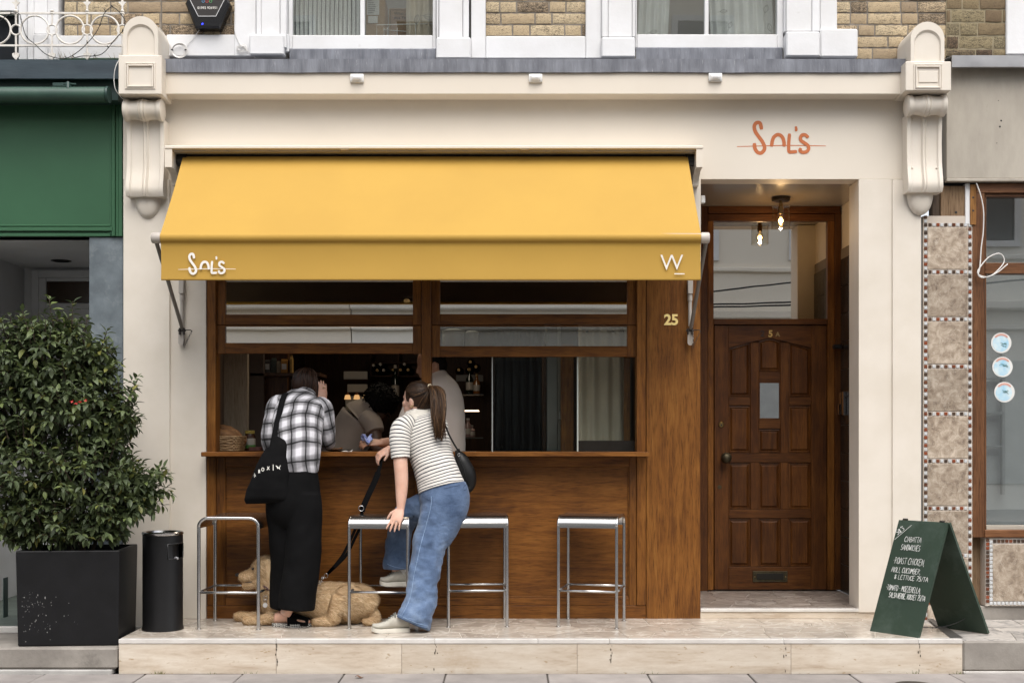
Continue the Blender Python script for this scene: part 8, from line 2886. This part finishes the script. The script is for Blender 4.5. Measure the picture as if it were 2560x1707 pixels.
# neck and head
b.loft(limb([ds(690, 1480, DY_, 42, .09), ds(672, 1455, DY_, 36, .08), ds(660, 1435, DY_ - .01, 30, .07)], n=20))
hd = P(662, 1420, DY_ - .015)
b.ell(hd, (.088, .078, .082), None, 20, 14)
b.loft(limb([(P(648, 1425, DY_ - .015), .052, .056), (P(628, 1437, DY_ - .015), .044, .047), (P(608, 1441, DY_ - .015), .034, .038), (P(597, 1441, DY_ - .015), .025, .028)], ref=(0, 0, 1), n=18))
b.loft(limb([(P(640, 1456, DY_ - .015), .024, .04), (P(618, 1462, DY_ - .015), .018, .03), (P(604, 1463, DY_ - .015), .011, .018)], ref=(0, 0, 1), n=14))
# front legs stretched ahead
for y_, x0, x1, z_ in ((DY_ - .10, 688, 606, 1549), (DY_ + .05, 680, 584, 1540)):
    b.loft(limb([(P(705, 1515, DY_ - .04), .05, .05), (P(x0, z_ - 8, y_), .036, .036), (P((x0 + x1) / 2, z_, y_), .030, .030), (P(x1 + 12, z_, y_), .030, .027), (P(x1, z_ + 1, y_), .022, .02)], ref=(0, 0, 1), n=16))
# haunch, hock and hind foot
b.ell(P(868, 1505, DY_ - .10), (.105, .07, .115), Matrix.Rotation(.3, 3, 'Y'), 18, 12)
b.loft(limb([(P(850, 1490, DY_ - .13), .052, .045), (P(838, 1525, DY_ - .145), .046, .040), (P(826, 1549, DY_ - .15), .034, .032), (P(800, 1553, DY_ - .15), .026, .026), (P(778, 1554, DY_ - .15), .024, .022)], n=16))
b.loft(limb([(P(925, 1520, DY_), .035, .035), (P(936, 1540, DY_ - .05), .03, .03), (P(928, 1552, DY_ - .12), .028, .026), (P(905, 1553, DY_ - .15), .018, .018)], n=14))
dbody = fuse(b, 'body', FUR, dg_, .009, 6)
me = dbody.data
# fur: curved tufts over the skin
drng = random.Random(3)
fm = MB()
tris = [(p.center.copy(), p.normal.copy(), p.area) for p in me.polygons]
tot = sum(t[2] for t in tris)
NF = 36000
off = WL[dbody]
for c, n_, ar in tris:
    w = c + off
    if w.z < .006: continue
    k_ = NF * ar / tot
    cnt_ = int(k_) + (1 if drng.random() < k_ - int(k_) else 0)
    for q in range(cnt_):
        flow = Vector((.75, 0, -.45))
        if w.x < X(655, DY_): flow = Vector((.8, 0, -.5))
        flow += Vector((noise.noise(w * 22), noise.noise(w * 22 + Vector((5, 0, 0))), noise.noise(w * 22 + Vector((0, 9, 0))))) * .5
        flow = (flow - n_ * flow.dot(n_))
        if flow.length < 1e-4: continue
        flow.normalize()
        muzzle = w.x < X(640, DY_) and w.z > .25
        L_ = drng.uniform(.022, .044) * (.5 if muzzle else 1.0) * (.7 if w.z < .07 and w.x < X(690, DY_) else 1)
        s_ = n_.cross(flow)
        o = w + Vector((drng.uniform(-.004, .004), drng.uniform(-.004, .004), drng.uniform(-.004, .004)))
        r = drng.uniform(.0009, .0019)
        lift = drng.uniform(.22, .5)
        p1 = o + flow * L_ * .5 + n_ * L_ * lift * .55
        p2 = o + flow * L_ + n_ * L_ * lift * .6 + s_ * L_ * drng.uniform(-.35, .35)
        fm.add([o - s_ * r, o + s_ * r, p1 + s_ * r * .8, p1 - s_ * r * .8, p2], [(0, 1, 2, 3), (3, 2, 4)])
fm.build('fur', FUR2, dg_, smooth=180, kind='stuff', recalc=False)
# ears, nose, eye, collar
er = MB()
for y_ in (DY_ - .085, DY_ + .06):
    er.loft(limb([(P(668, 1398, y_ + .012), .018, .012), (P(676, 1420, y_ - .004), .034, .014), (P(680, 1450, y_ - .006), .036, .013), (P(680, 1472, y_), .022, .009)], n=14, wob=.004))
    for q in range(260):
        t = drng.random()
        o = P(668 + 13 * t + drng.uniform(-9, 9), 1400 + 74 * t, y_ - .014 + drng.uniform(-.006, .02))
        d = Vector((drng.uniform(-.2, .5), drng.uniform(-.4, .1), -1)).normalized()
        r = .0018
        er.add([o - Vector((r, 0, 0)), o + Vector((r, 0, 0)), o + d * drng.uniform(.015, .032)], [(0, 1, 2)])
er.build('ear', FUR2, dg_, smooth=180, recalc=False)
MB().ell(P(594, 1436, DY_ - .017), (.016, .018, .013), None, 14, 10).build('nose', NOSE, dg_, smooth=180)
m = MB()
m.ell(P(632, 1421, DY_ - .078), (.009, .007, .009), None, 12, 8)
m.build('eye', plain('dark_eye', (.012, .007, .004), None, .1), dg_, smooth=180)
MB().tube([P(612, 1456, DY_ - .05), P(630, 1454, DY_ - .06)], .0025, 5).build('mouth', NOSE, dg_, smooth=180)
m = MB()
cc = P(683, 1472, DY_)
ax = Vector((.55, 0, .83)).normalized()
a_ = Vector((0, 1, 0)); b_ = ax.cross(a_)
m.tube([cc + (a_ * .095 * cos(t) + b_ * .102 * sin(t)) for t in [2 * pi * q / 28 for q in range(28)]], .008, 8, closed=True, squash=.5)
m.build('collar', plain('dark_red_collar', (.07, .02, .018)), dg_, smooth=180)
c = P(663, 1512, DY_ - .12)
m = MB()
MB().lathe([(.001, 0), (.0155, 0), (.0155, .003), (.001, .003)], c, 20, (0, -1, 0)).build('name_tag', plain('silver_tag', (.75, .75, .75), None, .3, .6), dg_)
m.tube([c + Vector((cos(t) * .010, 0, .026 + sin(t) * .012)) for t in [2 * pi * q / 14 for q in range(14)]], .002, 5, closed=True)
m.tube([P(664, 1493, DY_ - .115) + Vector((cos(t) * .012, 0, sin(t) * .012)) for t in [2 * pi * q / 14 for q in range(14)]], .0022, 5, closed=True)
m.build('tag_ring', STEEL, dg_, smooth=180)
# dark clips at its shoulder where the leash meets the harness
m = MB()
for q in range(5):
    c = P(806 - q * 4, 1444 + q * 8, DY_ - .03 - .012 * q)
    m.tube([c + Vector((cos(t) * .008, sin(t) * .004, sin(t) * .008)) for t in [2 * pi * k / 12 for k in range(12)]], .002, 5, closed=True)
m.build('harness_chain', STEEL, dg_, smooth=180)
